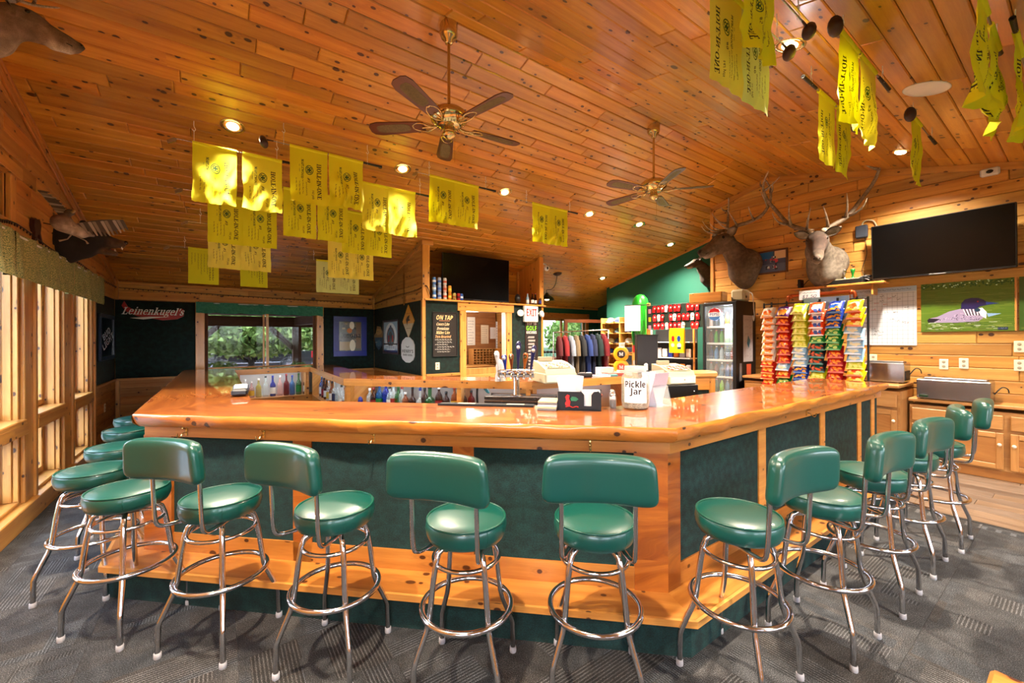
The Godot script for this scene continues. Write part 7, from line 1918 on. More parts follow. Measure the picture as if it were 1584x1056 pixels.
func build_shop():
	var r = RandomNumberGenerator.new()
	r.seed = 99
	# ledge: stacked cans, bottles
	var stacks = [[672, 3, Color(0.3, 0.5, 0.8), Color(0.85, 0.88, 0.92), "blue and silver"], [680, 3, Color(0.7, 0.74, 0.8), Color(0.25, 0.4, 0.7), "silver and blue"], [688.5, 3, Color(0.78, 0.78, 0.78), Color(0.7, 0.3, 0.2), "white and red"], [696, 2, Color(0.75, 0.45, 0.1), Color(0.85, 0.75, 0.3), "orange and gold"], [703, 1, Color(0.65, 0.6, 0.35), Color(0.5, 0.3, 0.1), "pale gold"], [709.5, 1, Color(0.6, 0.05, 0.08), Color(0.25, 0.02, 0.03), "dark red"], [714, 1, Color(0.15, 0.3, 0.6), Color(0.7, 0.75, 0.85), "slim blue"]]
	for s in stacks:
		var p = on_z(s[0], 460, ZA + 0.01)
		for k in s[1]:
			can(Vector3(p.x, 2.2055 + k * 0.1235, ZA + 0.0), s[2].lerp(s[3], 0.35 * (k % 2)), s[3], "%s can on the office ledge%s" % [s[4], ["", ", second up its stack", ", topmost of its stack"][k]])
	for k in 4:
		var p = on_z(817 + k * 6, 470, ZA)
		var o = thing("beer_bottle", ["pale blue bottle on the ledge by the exit sign", "brown bottle with white label, second on the ledge end", "brown bottle with white label, third on the ledge end", "dark bottle with blue label last on the ledge end"][k], "bottle", Vector3(p.x, 2.2055, ZA - 0.02 + 0.03 * (k % 2)), 0.0, "bottles on the office ledge")
		part(o, "glass_body", MB.new().lathe([Vector2(0, 0), Vector2(0.03, 0), Vector2(0.031, 0.12), Vector2(0.014, 0.165), Vector2(0.013, 0.215)], 12), [glass(Color(0.6, 0.75, 0.85), 0.6), glass(Color(0.12, 0.05, 0.02), 0.8), glass(Color(0.12, 0.05, 0.02), 0.8), glass(Color(0.04, 0.05, 0.1), 0.85)][k])
		part(o, "paper_label", MB.new().lathe([Vector2(0.0315, 0.03), Vector2(0.0315, 0.09)], 12), [M.white, M.white, M.paper, mat(Color(0.08, 0.15, 0.5), 0.5)][k])
		part(o, "cap", MB.new().lathe([Vector2(0.015, 0.212), Vector2(0.014, 0.226), Vector2(0, 0.226)], 10), mat(Color(0.6, 0.08, 0.06), 0.4))
	var sk = on_z(803, 468, ZA)
	single("small_speaker", "small black rounded speaker on the office ledge", "speaker", MB.new().ball(Vector3(0, 0.1, 0), Vector3(0.06, 0.1, 0.06), 14), M.dark, Vector3(sk.x, 2.204, ZA - 0.05))
	# hatch: papers and letter cubby in the office
	for k in 5:
		var a = [[729, 512, 0.2, 0.62, "long pale list"], [750, 517, 0.2, 0.42, "cream form"], [763, 515, 0.16, 0.26, "blank white sheet"], [771, 518, 0.14, 0.62, "narrow white notice"], [780, 515, 0.28, 0.62, "large white schedule with a red line"]][k]
		var p = on_z(a[0], a[1], -7.95)
		var im = canvas(60, 110, [Color(0.8, 0.78, 0.74), Color(0.82, 0.76, 0.66), Color(0.86, 0.86, 0.88), Color(0.86, 0.87, 0.9), Color(0.88, 0.88, 0.9)][k])
		for q in 9: scribble(im, 6, 16 + q * 11, 30 + r.randi() % 18, 3, Color(0.35, 0.35, 0.4), r)
		if k == 4: scribble(im, 20, 54, 36, 4, Color(0.8, 0.2, 0.3), r); rct(im, 22, 14, 14, 12, Color(0.12, 0.12, 0.14))
		single("wall_notice", a[4] + " pinned up inside the office, seen through the hatch", "notice", plate(a[2], a[3], 0.004), picture(im, 0.8), Vector3(p.x, p.y, -7.955), 0.0, "notices in the office")
	var cb = on_z(747, 551, -7.7)
	var cu = thing("letter_cubby", "small wooden letter cubby with many square slots inside the office", "cubby", Vector3(cb.x, cb.y - 0.17, -7.72))
	part(cu, "back", bx(Vector3(0.56, 0.34, 0.02), 0.0), M.grout, Vector3(0, 0.17, -0.1))
	for k in 8: part(cu, "upright", bx(Vector3(0.016, 0.34, 0.2), 0.001), M.oak, Vector3(-0.28 + k * 0.08, 0.17, 0))
	for k in 7: part(cu, "shelf", bx(Vector3(0.56, 0.014, 0.2), 0.001), M.oak, Vector3(0, 0.005 + k * 0.055, 0))
	part(cu, "side_box", bx(Vector3(0.16, 0.34, 0.2), 0.004), M.frame, Vector3(0.4, 0.17, 0))
	var ds = thing("office_desk", "plain desk inside the office under the cubby", "desk", Vector3(3.95, 0, -7.6))
	part(ds, "desk_top", bx(Vector3(1.6, 0.03, 0.6), 0.004), M.oak, Vector3(0, cb.y - 0.19, 0))
	for s in [-1.0, 1.0]: part(ds, "side", bx(Vector3(0.03, cb.y - 0.205, 0.55), 0.003), M.oak, Vector3(s * 0.75, (cb.y - 0.205) / 2, 0))
	var of = thing("office_light", "flat white ceiling light inside the office", "light", Vector3(4.0, 2.1, -7.2))
	part(of, "diffuser", bx(Vector3(0.6, 0.04, 0.3), 0.01), glow(Color(1, 0.96, 0.9), 3.0))
	var ol = OmniLight3D.new()
	ol.name = "lamp"; ol.light_color = Color(1, 0.95, 0.88); ol.light_energy = 0.6; ol.omni_range = 8.0; ol.omni_attenuation = 2.0; ol.light_size = 0.2; ol.shadow_enabled = true
	of.add_child(ol); ol.position = Vector3(0, -0.25, 0)
	# pendant lamp
	var pc = on_roof(862, 423)
	var pe = thing("pendant_lamp", "green metal pendant lamp on a swagged cord from the shop ceiling", "pendant lamp", pc)
	var sh = on_z(846, 462, pc.z + 0.02) - pc
	part(pe, "canopy", MB.new().lathe([Vector2(0.0, -0.05), Vector2(0.05, -0.045), Vector2(0.1, -0.015), Vector2(0.105, 0.02)], 20), M.brown)
	part(pe, "cord", MB.new().tube(smooth([Vector3(0, -0.04, 0), Vector3(-0.06, -0.25, 0), sh * 0.62 + Vector3(0.02, 0.0, 0), sh + Vector3(0, 0.2, 0), sh + Vector3(0, 0.1, 0)], 4), 0.006, 6), M.black)
	part(pe, "shade", MB.new().lathe([Vector2(0.17, -0.03), Vector2(0.15, 0.02), Vector2(0.06, 0.08), Vector2(0.03, 0.13), Vector2(0.0, 0.135)], 24, Transform3D(Basis.IDENTITY, sh)), mat(Color(0.02, 0.1, 0.06), 0.3))
	part(pe, "bulb", MB.new().ball(sh + Vector3(0, 0.0, 0), Vector3(0.06, 0.04, 0.06), 12), M.lamp)
	# clothes rail with shirts
	var a0 = on_y(868, 520, 1.62); var r0 = Vector3(5.55, 1.66, -6.35); var r1 = Vector3(6.85, 1.72, -6.05)
	var rail = thing("clothes_rail", "chrome clothes rail carrying polo shirts in the pro shop", "clothes rack", Vector3.ZERO)
	part(rail, "rail", MB.new().tube([r0, r1], 0.014, 10), M.chrome)
	for q in [r0, r1]:
		part(rail, "post", MB.new().tube([q, Vector3(q.x, 0.03, q.z)], 0.014, 10), M.chrome)
		part(rail, "foot", bx(Vector3(0.05, 0.03, 0.5), 0.006), M.dark, Vector3(q.x, 0.015, q.z))
	var cols = [[Color(0.3, 0.03, 0.07), "maroon"], [Color(0.5, 0.04, 0.08), "crimson"], [Color(0.5, 0.54, 0.6), "pale grey"], [Color(0.42, 0.36, 0.27), "tan"], [Color(0.08, 0.09, 0.11), "charcoal"], [Color(0.08, 0.18, 0.42), "royal blue"], [Color(0.05, 0.1, 0.24), "navy"], [Color(0.04, 0.14, 0.14), "dark teal"], [Color(0.42, 0.03, 0.08), "deep red"]]
	for k in cols.size():
		var q = r0.lerp(r1, 0.1 + 0.1 * k)
		shirt(q - Vector3(0, 0.105, 0), 0.95 + 0.05 * (k % 3), cols[k][0], "%s polo shirt on a hanger on the shop rail" % cols[k][1], 0.95 + 0.02 * k)
	# rack of golf clubs by the shop window
	var rk = thing("club_rack", "dark rack of upright golf clubs for sale before the shop window", "club rack", Vector3(6.9, 0, -8.3))
	part(rk, "base", bx(Vector3(1.3, 0.12, 0.4), 0.01), M.walnut, Vector3(0, 0.06, 0))
	part(rk, "top_bar", bx(Vector3(1.3, 0.04, 0.08), 0.006), M.walnut, Vector3(0, 1.0, 0))
	for s in [-1.0, 1.0]: part(rk, "upright", bx(Vector3(0.05, 1.0, 0.06), 0.006), M.walnut, Vector3(s * 0.63, 0.55, 0))
	for k in 10:
		var x = 6.35 + k * 0.12
		var o = thing("sale_club", ["first", "second", "third", "fourth", "fifth", "sixth", "seventh", "eighth", "ninth", "last"][k] + " dark golf club standing in the shop rack, counted from the office", "golf club", Vector3(x, 0.12, -8.22), 0.0, "clubs in the shop rack")
		part(o, "shaft", MB.new().tube([Vector3(0, 0.0, 0), Vector3(0, 1.05, 0)], [0.009, 0.006], 6), M.dark)
		part(o, "club_head", MB.new().ball(Vector3(0.03, 1.07, 0.02), Vector3(0.055, 0.035, 0.045), 10), M.black)
	var fr = thing("mirror_frame", "brown wooden frame with hanging clubs standing in the shop", "frame", Vector3(8.0, 0, -7.9), -0.3)
	for s in [-1.0, 1.0]: part(fr, "post", bx(Vector3(0.09, 2.0, 0.06), 0.006), M.walnut, Vector3(s * 0.55, 1.0, 0))
	part(fr, "top_rail", bx(Vector3(1.2, 0.09, 0.06), 0.006), M.walnut, Vector3(0, 2.0, 0))
	part(fr, "mid_rail", bx(Vector3(1.1, 0.06, 0.05), 0.006), M.walnut, Vector3(0, 1.1, 0))
	# cubby with caps
	var hz = -6.85; var HX = 8.22
	var hs = thing("cap_cubby", "pine cubby shelf full of golf caps against the green wall", "shelf", Vector3(HX, 0, hz), -PI / 2)
	part(hs, "back", bx(Vector3(0.98, 2.05, 0.02), 0.0), M.panel[0], Vector3(0, 1.03, -0.16))
	for x in [-0.49, 0.1, 0.49]: part(hs, "upright", bx(Vector3(0.03, 2.05 if x < 0.4 else 1.9, 0.34), 0.003), M.wall[0], Vector3(x, 1.03, 0))
	for k in 8: part(hs, "shelf", bx(Vector3(0.96, 0.02, 0.33), 0.002), M.wall[0], Vector3(0, 0.1 + k * 0.26, 0))
	var hat_cols = [Color(0.8, 0.8, 0.82), Color(0.1, 0.18, 0.4), Color(0.07, 0.12, 0.1), Color(0.72, 0.6, 0.25), Color(0.2, 0.28, 0.32), Color(0.35, 0.33, 0.36), Color(0.75, 0.7, 0.5), Color(0.12, 0.14, 0.2)]
	var hn = ["white", "navy", "dark green", "gold", "slate", "grey", "cream", "black"]
	var hk = 0
	for row in [1.94, 1.68, 1.42, 1.16]:
		for x in [-0.3, -0.06, 0.26]:
			cap_hat(Vector3(HX - 0.02, row + 0.012, hz + x), -PI / 2 + 0.3 * (hk % 3 - 1), hat_cols[hk % 8], "%s golf cap, %s shelf of the cubby" % [hn[hk % 8], {1.94: "top", 1.68: "second", 1.42: "third", 1.16: "fourth"}[row]])
			hk += 1
	# inflatable pickle-green cactus
	var ca = thing("inflatable_cactus", "tall shiny green inflatable cactus by the cap shelves", "inflatable", Vector3(7.55, 1.28, -5.75))
	var gm = glazed(mat(Color(0.08, 0.52, 0.12), 0.3), 0.6, 0.08)
	part(ca, "body", MB.new().lathe([Vector2(0.0, -0.02), Vector2(0.14, 0.0), Vector2(0.17, 0.2), Vector2(0.19, 0.6), Vector2(0.19, 0.95), Vector2(0.15, 1.12), Vector2(0.08, 1.2), Vector2(0, 1.22)], 20), gm)
	for k in 10:
		var an = TAU * k / 10
		var p = []
		for q in 8: p.append(Vector3(cos(an), 0, sin(an)) * [0.145, 0.172, 0.186, 0.192, 0.192, 0.186, 0.152, 0.09][q] + Vector3(0, q * 0.165 + 0.02, 0))
		part(ca, "rib", MB.new().tube(p, 0.012, 6), mat(Color(0.35, 0.72, 0.3), 0.3))
	part(ca, "arm", MB.new().tube(smooth([Vector3(-0.1, 0.35, 0.1), Vector3(-0.22, 0.36, 0.18), Vector3(-0.26, 0.5, 0.2), Vector3(-0.25, 0.62, 0.2)], 4), 0.07, 12), gm)
	part(ca, "pot_band", MB.new().lathe([Vector2(0.15, -0.04), Vector2(0.155, 0.03), Vector2(0.0, 0.03)], 18), mat(Color(0.85, 0.5, 0.05), 0.4))
	var cs = thing("display_shelf", "pine display shelf under the inflatable cactus stacked with small boxes", "shelf", Vector3(7.5, 0, -5.75), -0.9)
	for k in 5: part(cs, "shelf", bx(Vector3(0.9, 0.025, 0.4), 0.003), M.frame, Vector3(0, 0.1 + k * 0.28, 0))
	for s in [-1.0, 1.0]: part(cs, "side", bx(Vector3(0.03, 1.24, 0.4), 0.003), M.frame, Vector3(s * 0.45, 0.62, 0))
	var bc = [Color(0.75, 0.1, 0.12), Color(0.85, 0.5, 0.05), Color(0.3, 0.3, 0.33), Color(0.12, 0.16, 0.2), Color(0.85, 0.8, 0.75), Color(0.2, 0.25, 0.35)]
	var bn = ["red", "orange", "grey", "black", "white", "slate"]
	for row in 3:
		for k in 6:
			var c = (k + row * 2) % 6
			var lp = Vector3(7.5, 0.113 + 0.28 * (row + 2), -5.75) + Basis(Vector3.UP, -0.9) * Vector3(-0.36 + k * 0.145, 0, 0.1)
			single("merchandise_box", "small %s box on the %s shelf of the display" % [bn[c], ["lower", "middle", "upper"][row]], "box", bx(Vector3(0.12, 0.1 + 0.05 * ((k + row) % 3), 0.1), 0.006, Vector3(0, 0.05 + 0.025 * ((k + row) % 3), 0)), mat(bc[c], 0.5), lp, -0.9 + 0.1 * (k % 3), "boxes on the display shelf")
	var pm = canvas(70, 110, Color(0.85, 0.86, 0.87))
	for q in 10: scribble(pm, 6, 14 + q * 9, 50, 3, Color(0.45, 0.5, 0.55), r)
	var np = on_x(982, 492, 7.0)
	var ns = thing("notice_stand", "white notice sheet on a thin floor stand beside the green inflatable", "notice", Vector3(7.0, 0, np.z - 0.06), -1.0)
	part(ns, "sheet", plate(0.31, 0.52, 0.004), picture(pm, 0.8), Vector3(0, np.y, 0))
	part(ns, "crossbar", bx(Vector3(0.5, 0.02, 0.02), 0.003), M.black, Vector3(0.1, np.y + 0.27, -0.012))
	part(ns, "pole", MB.new().tube([Vector3(0.05, 0.0, -0.02), Vector3(0.05, np.y + 0.27, -0.02)], 0.01, 8), M.black)
	part(ns, "foot", bx(Vector3(0.3, 0.02, 0.2), 0.004), M.black, Vector3(0.05, 0.01, -0.02))
	# candy dispenser, two stacked yellow discs
	var dp = ray(961, 590)
	var cd = Vector3(4.55, BAR, -4.05)
	var dsp = thing("candy_dispenser", "yellow figure-eight candy dispenser with round brown and orange windows", "dispenser", Vector3(dp.x * 5.6, 0.98, dp.z * 5.6), atan2(-dp.x, -dp.z))
	dsp.scale = Vector3.ONE * 0.8
	var yel = mat(Color(0.9, 0.62, 0.03), 0.35)
	part(dsp, "body", MB.new().lathe([Vector2(0.0, -0.04), Vector2(0.11, -0.04), Vector2(0.13, 0.0), Vector2(0.11, 0.04), Vector2(0, 0.04)], 28, Transform3D(Basis(Vector3.RIGHT, PI / 2), Vector3(0, 0.2, 0))), yel)
	part(dsp, "upper_body", MB.new().lathe([Vector2(0.0, -0.04), Vector2(0.11, -0.04), Vector2(0.13, 0.0), Vector2(0.11, 0.04), Vector2(0, 0.04)], 28, Transform3D(Basis(Vector3.RIGHT, PI / 2), Vector3(0, 0.42, 0))), yel)
	part(dsp, "base", bx(Vector3(0.16, 0.1, 0.16), 0.02), yel, Vector3(0, 0.05, 0))
	for k in 2:
		var w = part(dsp, "round_window", MB.new().lathe([Vector2(0, 0), Vector2(0.07, 0), Vector2(0.066, 0.01), Vector2(0, 0.012)], 24, Transform3D(Basis(Vector3.RIGHT, PI / 2), Vector3(0, 0.2 + 0.22 * k, 0.036))), [mat(Color(0.85, 0.25, 0.03), 0.35), mat(Color(0.16, 0.06, 0.02), 0.35)][k])
		part(w, "letter", letters("M", 0.075, 0.05, "Droid Serif", true), M.white, Vector3(0, 0.2 + 0.22 * k, 0))
	var dst = thing("shop_counter", "low shop counter of pine behind the back bar", "counter", Vector3(dp.x * 5.6 + 0.25, 0, dp.z * 5.6 - 0.1), -0.35)
	part(dst, "counter_top", bx(Vector3(1.5, 0.04, 0.6), 0.008), M.frame, Vector3(0, 0.96, 0))
	part(dst, "front_panel", bx(Vector3(1.4, 0.94, 0.5), 0.006), M.panel[2], Vector3(0, 0.47, 0))
	for k in 3:
		var lp = Vector3(dp.x * 5.6 + 0.25, 0.981, dp.z * 5.6 - 0.1) + Basis(Vector3.UP, -0.35) * Vector3(-0.45 + k * 0.28, 0, 0.18)
		single("counter_carton", ["white and blue carton at the shop counter", "open white tray at the shop counter", "tan carton at the shop counter"][k], "box", bx(Vector3(0.2, 0.16 - 0.04 * k, 0.14), 0.004, Vector3(0, 0.08 - 0.02 * k, 0)), [M.paper, M.white, mat(Color(0.6, 0.45, 0.3), 0.8)][k], lp, -0.3)
	# glove board
	var GX = 7.4
	var g0 = on_x(1001, 474, GX); var g1 = on_x(1089, 505, GX)
	var gz = (g0.z + g1.z) / 2
	var top = on_x(1089, 466, GX).y; var bot = on_x(1001, 508, GX).y
	var gb = thing("glove_board", "dark green pegboard hung with rows of packaged gloves", "display board", Vector3(GX, bot, gz), -PI / 2)
	part(gb, "board", bx(Vector3(g1.z - g0.z, top - bot, 0.03), 0.004), mat(Color(0.02, 0.12, 0.08), 0.7), Vector3(0, (top - bot) / 2, 0))
	for s in [-1.0, 1.0]: part(gb, "post", bx(Vector3(0.06, 2.3, 0.06), 0.006), M.frame, Vector3(s * (g1.z - g0.z) / 2, (top - bot) / 2 - 0.85, -0.05))
	var gc = [Color(0.62, 0.03, 0.06), Color(0.62, 0.03, 0.06), Color(0.75, 0.1, 0.14), Color(0.8, 0.72, 0.72)]
	for row in 3:
		for k in 11:
			if (k * 7 + row) % 9 == 4: continue
			var x = -0.42 + k * 0.093
			var y = [0.45, 0.27, 0.1][row]
			var c = gc[(k + row * 2) % 4]
			var at = Vector3(GX, bot, gz) + Basis(Vector3.UP, -PI / 2) * Vector3(x, y, 0.03)
			var o = thing("glove_pack", "%s packaged golf glove, %s peg of the %s row on the board" % ["pale" if (k + row * 2) % 4 == 3 else ("pinkish" if (k + row * 2) % 4 == 2 else "red"), ORD[k], ["top", "middle", "bottom"][row]], "glove", at, -PI / 2, "gloves on the green board")
			part(o, "card", MB.new().prism(PackedVector2Array([Vector2(-0.035, -0.13), Vector2(0.035, -0.13), Vector2(0.042, -0.03), Vector2(0.02, 0.01), Vector2(-0.02, 0.01), Vector2(-0.042, -0.03)]), 0.012, Transform3D(Basis(Vector3(0, 0, 1), 0.15 * ((k + row) % 3 - 1)), Vector3.ZERO)), mat(c, 0.4))
			part(o, "emblem", MB.new().ball(Vector3(0.005, -0.05, 0.013), Vector3(0.02, 0.025, 0.004), 8), M.white)
	for k in 3:
		single("price_tag", ["pink tag at the top of the glove board edge", "yellow tag in the middle of the glove board edge", "pink tag at the bottom of the glove board edge"][k], "tag", plate(0.06, 0.09, 0.004), mat([Color(0.85, 0.4, 0.5), Color(0.85, 0.7, 0.1), Color(0.85, 0.4, 0.5)][k], 0.7), Vector3(GX - 0.02, top - 0.12 - k * 0.17, g0.z + 0.08), -PI / 2)
	# snack wall below the board
	var sw = thing("snack_stand", "wire snack stand with hanging bags below the glove board", "stand", Vector3(7.2, 0, -4.75), -PI / 2)
	for k in 4: part(sw, "wire_shelf", bx(Vector3(0.9, 0.015, 0.25), 0.002), M.white, Vector3(0, 0.55 + k * 0.3, 0))
	for s in [-1.0, 1.0]: part(sw, "post", bx(Vector3(0.03, 1.7, 0.03), 0.003), M.frame if s > 0 else M.white, Vector3(s * 0.46, 0.85, 0))
	part(sw, "back", bx(Vector3(0.9, 1.2, 0.02), 0.0), mat(Color(0.12, 0.12, 0.13), 0.7), Vector3(0, 1.1, -0.13))
	var pc2 = [Color(0.9, 0.85, 0.8), Color(0.1, 0.15, 0.4), Color(0.85, 0.45, 0.1), Color(0.7, 0.68, 0.7)]
	for row in 3:
		for k in 7: single("snack_pack", "%s snack pack, %s along the %s wire shelf" % [["cream", "navy", "orange", "silver"][(k + row) % 4], ORD[k], ["lower", "middle", "upper"][row]], "snack", bx(Vector3(0.1, 0.16 + 0.03 * (k % 2), 0.04), 0.012, Vector3(0, 0.09, 0)), mat(pc2[(k + row) % 4], 0.35), Vector3(7.15, 0.558 + (row + 1) * 0.3 - 0.3, -5.12 + k * 0.125), -PI / 2 + 0.1 * (k % 3 - 1), "snack packs under the glove board")
	var yp = on_x(1047, 528, 7.02)
	var yo = canvas(80, 100, Color(0.92, 0.85, 0.05))
	disc(yo, 22, 38, 9, 14, Color(0.8, 0.1, 0.1)); disc(yo, 54, 38, 10, 14, Color(0.05, 0.2, 0.5)); disc(yo, 20, 66, 10, 9, Color(0.9, 0.7, 0.6)); disc(yo, 56, 68, 12, 12, Color(0.9, 0.8, 0.7)); rct(yo, 46, 74, 20, 10, Color(0.1, 0.2, 0.3))
	var yb = thing("toy_bag", "bright yellow bag with two small figures hanging on the snack stand", "bag", Vector3(7.05, yp.y, yp.z), -PI / 2)
	part(yb, "bag", plate(0.3, 0.42, 0.05), picture(yo, 0.3))
	part(yb, "header_card", bx(Vector3(0.3, 0.05, 0.02), 0.002), mat(Color(0.9, 0.83, 0.05), 0.4), Vector3(0, 0.225, 0.02))
	fridge()
func fridge():
	var x0 = 6.4; var z0 = -3.64; var z1 = -3.12; var H = 2.1
	var f = thing("drink_cooler", "tall black glass-door drink cooler with round PEPSI sign by the pine wall", "refrigerator", Vector3(x0, 0, (z0 + z1) / 2), -PI / 2)
	var w = z1 - z0; var d = 0.6
	part(f, "side_panel", bx(Vector3(0.03, H, d), 0.004), M.black, Vector3(-w / 2 + 0.015, H / 2, -d / 2))
	part(f, "side_panel", bx(Vector3(0.03, H, d), 0.004), M.black, Vector3(w / 2 - 0.015, H / 2, -d / 2))
	part(f, "back_panel", bx(Vector3(w - 0.06, H, 0.03), 0.0), M.grey, Vector3(0, H / 2, -d + 0.02))
	part(f, "top_panel", bx(Vector3(w - 0.06, 0.05, d), 0.0), M.black, Vector3(0, H - 0.03, -d / 2))
	part(f, "base_grille", bx(Vector3(w, 0.62, d - 0.04), 0.01), M.black, Vector3(0, 0.31, -d / 2))
	var dr = part(f, "door", bx(Vector3(0.035, 1.44, 0.04), 0.004), M.black, Vector3(-w / 2 + 0.018, 1.36, 0.02))
	part(dr, "stile", bx(Vector3(0.05, 1.44, 0.04), 0.004), M.black, Vector3(w - 0.04, 0, 0))
	for y in [-0.7, 0.7]: part(dr, "rail", bx(Vector3(w - 0.06, 0.05, 0.04), 0.004), M.black, Vector3(w / 2 - 0.018, y, 0))
	part(dr, "door_glass", bx(Vector3(w - 0.08, 1.36, 0.006), 0.0), M.pane, Vector3(w / 2 - 0.018, 0, 0))
	part(f, "inner_light", bx(Vector3(0.02, 1.3, 0.02), 0.0), glow(Color(0.95, 0.98, 1.0), 5.0), Vector3(w / 2 - 0.045, 1.36, -0.03))
	var il = OmniLight3D.new()
	il.name = "lamp"; il.light_color = Color(0.95, 0.98, 1.0); il.light_energy = 0.9; il.omni_range = 3.0; il.omni_attenuation = 2.0; il.light_size = 0.1; il.shadow_enabled = true
	f.add_child(il); il.position = Vector3(0.1, 1.95, -0.06)
	var ys = [0.66, 0.92, 1.18, 1.44, 1.7]
	for y in ys: part(f, "wire_shelf", bx(Vector3(w - 0.07, 0.012, d - 0.08), 0.002), M.white, Vector3(0, y, -d / 2))
	for y in ys: part(f, "price_rail", bx(Vector3(w - 0.07, 0.03, 0.008), 0.002), M.white, Vector3(0, y, -0.02))
	var sets = [[Color(0.1, 0.35, 0.1), Color(0.15, 0.3, 0.12), Color(0.5, 0.75, 0.2), Color(0.3, 0.5, 0.6), Color(0.1, 0.2, 0.3)], [Color(0.4, 0.42, 0.42), Color(0.35, 0.08, 0.08), Color(0.3, 0.45, 0.55), Color(0.2, 0.4, 0.6), Color(0.2, 0.4, 0.6)], [Color(0.1, 0.25, 0.45), Color(0.12, 0.4, 0.6), Color(0.55, 0.65, 0.7), Color(0.1, 0.2, 0.35), Color(0.5, 0.12, 0.12)], [Color(0.35, 0.1, 0.08), Color(0.1, 0.45, 0.12), Color(0.15, 0.5, 0.2), Color(0.3, 0.6, 0.2), Color(0.4, 0.65, 0.4)], [Color(0.6, 0.5, 0.45), Color(0.2, 0.22, 0.24), Color(0.6, 0.62, 0.62), Color(0.75, 0.5, 0.2), Color(0.7, 0.72, 0.75)]]
	var rowname = ["bottom", "second", "third", "fourth", "top"]
	for row in 5:
		for k in 5:
			var c = sets[row][k]
			var p = Vector3(x0, 0, (z0 + z1) / 2) + Basis(Vector3.UP, -PI / 2) * Vector3(-0.19 + k * 0.086, ys[row] + 0.0065, -0.09)
			var o = thing("soda_bottle", "chilled drink bottle, %s place from the hinge on the %s cooler shelf" % [["first", "second", "third", "fourth", "fifth"][k], rowname[row]], "bottle", p, 0.0, "bottles in the drink cooler")
			part(o, "body", MB.new().lathe([Vector2(0, 0), Vector2(0.032, 0), Vector2(0.034, 0.13), Vector2(0.012, 0.185), Vector2(0.012, 0.2)], 10), mat(c, 0.2))
			part(o, "cap", MB.new().lathe([Vector2(0.014, 0.198), Vector2(0.014, 0.216), Vector2(0, 0.216)], 8), [M.white, mat(Color(0.6, 0.05, 0.05), 0.4), mat(Color(0.1, 0.2, 0.6), 0.4)][(k + row) % 3])
	var pi = canvas(128, 128, Color(0.85, 0.86, 0.88))
	disc(pi, 64, 64, 60, 60, Color(0.85, 0.86, 0.88))
	poly(pi, [Vector2(4, 46), Vector2(20, 14), Vector2(64, 0), Vector2(108, 14), Vector2(124, 46), Vector2(64, 40)], Color(0.65, 0.06, 0.1))
	poly(pi, [Vector2(4, 84), Vector2(64, 88), Vector2(124, 84), Vector2(108, 114), Vector2(64, 128), Vector2(20, 114)], Color(0.25, 0.45, 0.7))
	print_on(pi, "PEPSI", 64, 63, 38, Color(0.2, 0.3, 0.55), "Droid Sans", true, 0, 0.9)
	var rd = PackedVector2Array()
	for k in 28: rd.append(Vector2(cos(TAU * k / 28), sin(TAU * k / 28)) * 0.1)
	part(f, "round_sign", MB.new().prism(rd, 0.01), picture(pi, 0.35), Vector3(-0.06, 1.9, 0.042))
	var pp = canvas(60, 140, Color(0.62, 0.63, 0.66))
	poly(pp, [Vector2(30, 60), Vector2(44, 76), Vector2(34, 100), Vector2(22, 84)], Color(0.1, 0.35, 0.45))
	for q in 6:
		var rr = RandomNumberGenerator.new(); rr.seed = q
		scribble(pp, 6, 12 + q * 22, 48, 14, Color(0.45, 0.42, 0.45), rr)
	single("cooler_poster", "long grey picture sheet taped to the side of the drink cooler", "poster", plate(0.3, 0.72, 0.003), picture(pp, 0.4), Vector3(x0 + 0.34, 1.52, z1 + 0.002))
	single("cooler_tag", "dark narrow tag with white print on the cooler's side", "tag", plate(0.07, 0.28, 0.003), mat(Color(0.4, 0.4, 0.42), 0.4), Vector3(x0 + 0.1, 1.0, z1 + 0.002))
	single("cooler_sticker", "small orange and blue sticker low on the cooler's side", "sticker", plate(0.14, 0.2, 0.003), mat(Color(0.7, 0.3, 0.2), 0.4), Vector3(x0 + 0.36, 1.02, z1 + 0.002))
	var bxm = thing("pine_planter", "open pine box lying on top of the drink cooler", "box", Vector3(x0 + 0.16, H + 0.002, z0 - 0.02), -1.45)
	part(bxm, "bottom", bx(Vector3(0.5, 0.02, 0.24), 0.002), M.frame, Vector3(0, 0.01, 0))
	for s in [-1.0, 1.0]:
		part(bxm, "side_board", bx(Vector3(0.5, 0.15, 0.02), 0.003), M.frame, Vector3(0, 0.09, s * 0.12))
		part(bxm, "end_board", bx(Vector3(0.02, 0.15, 0.22), 0.003), M.frame, Vector3(s * 0.25, 0.09, 0))
	var cbx = thing("cream_box", "rounded cream plastic box with a hanging cord on the cooler", "device", Vector3(x0 + 0.36, H + 0.002, z1 - 0.12), 0.1)
	part(cbx, "case", bx(Vector3(0.26, 0.19, 0.2), 0.03), M.cream, Vector3(0, 0.095, 0))
	part(cbx, "socket", bx(Vector3(0.05, 0.035, 0.01), 0.003), M.dark, Vector3(-0.04, 0.07, 0.1))
	part(cbx, "cord", MB.new().tube(smooth([Vector3(0.12, 0.15, 0.08), Vector3(0.16, 0.12, 0.12), Vector3(0.15, -0.1, 0.14), Vector3(0.18, -0.22, 0.14), Vector3(0.15, -0.3, 0.14), Vector3(0.12, -0.22, 0.14)], 4), 0.008, 6), M.white)

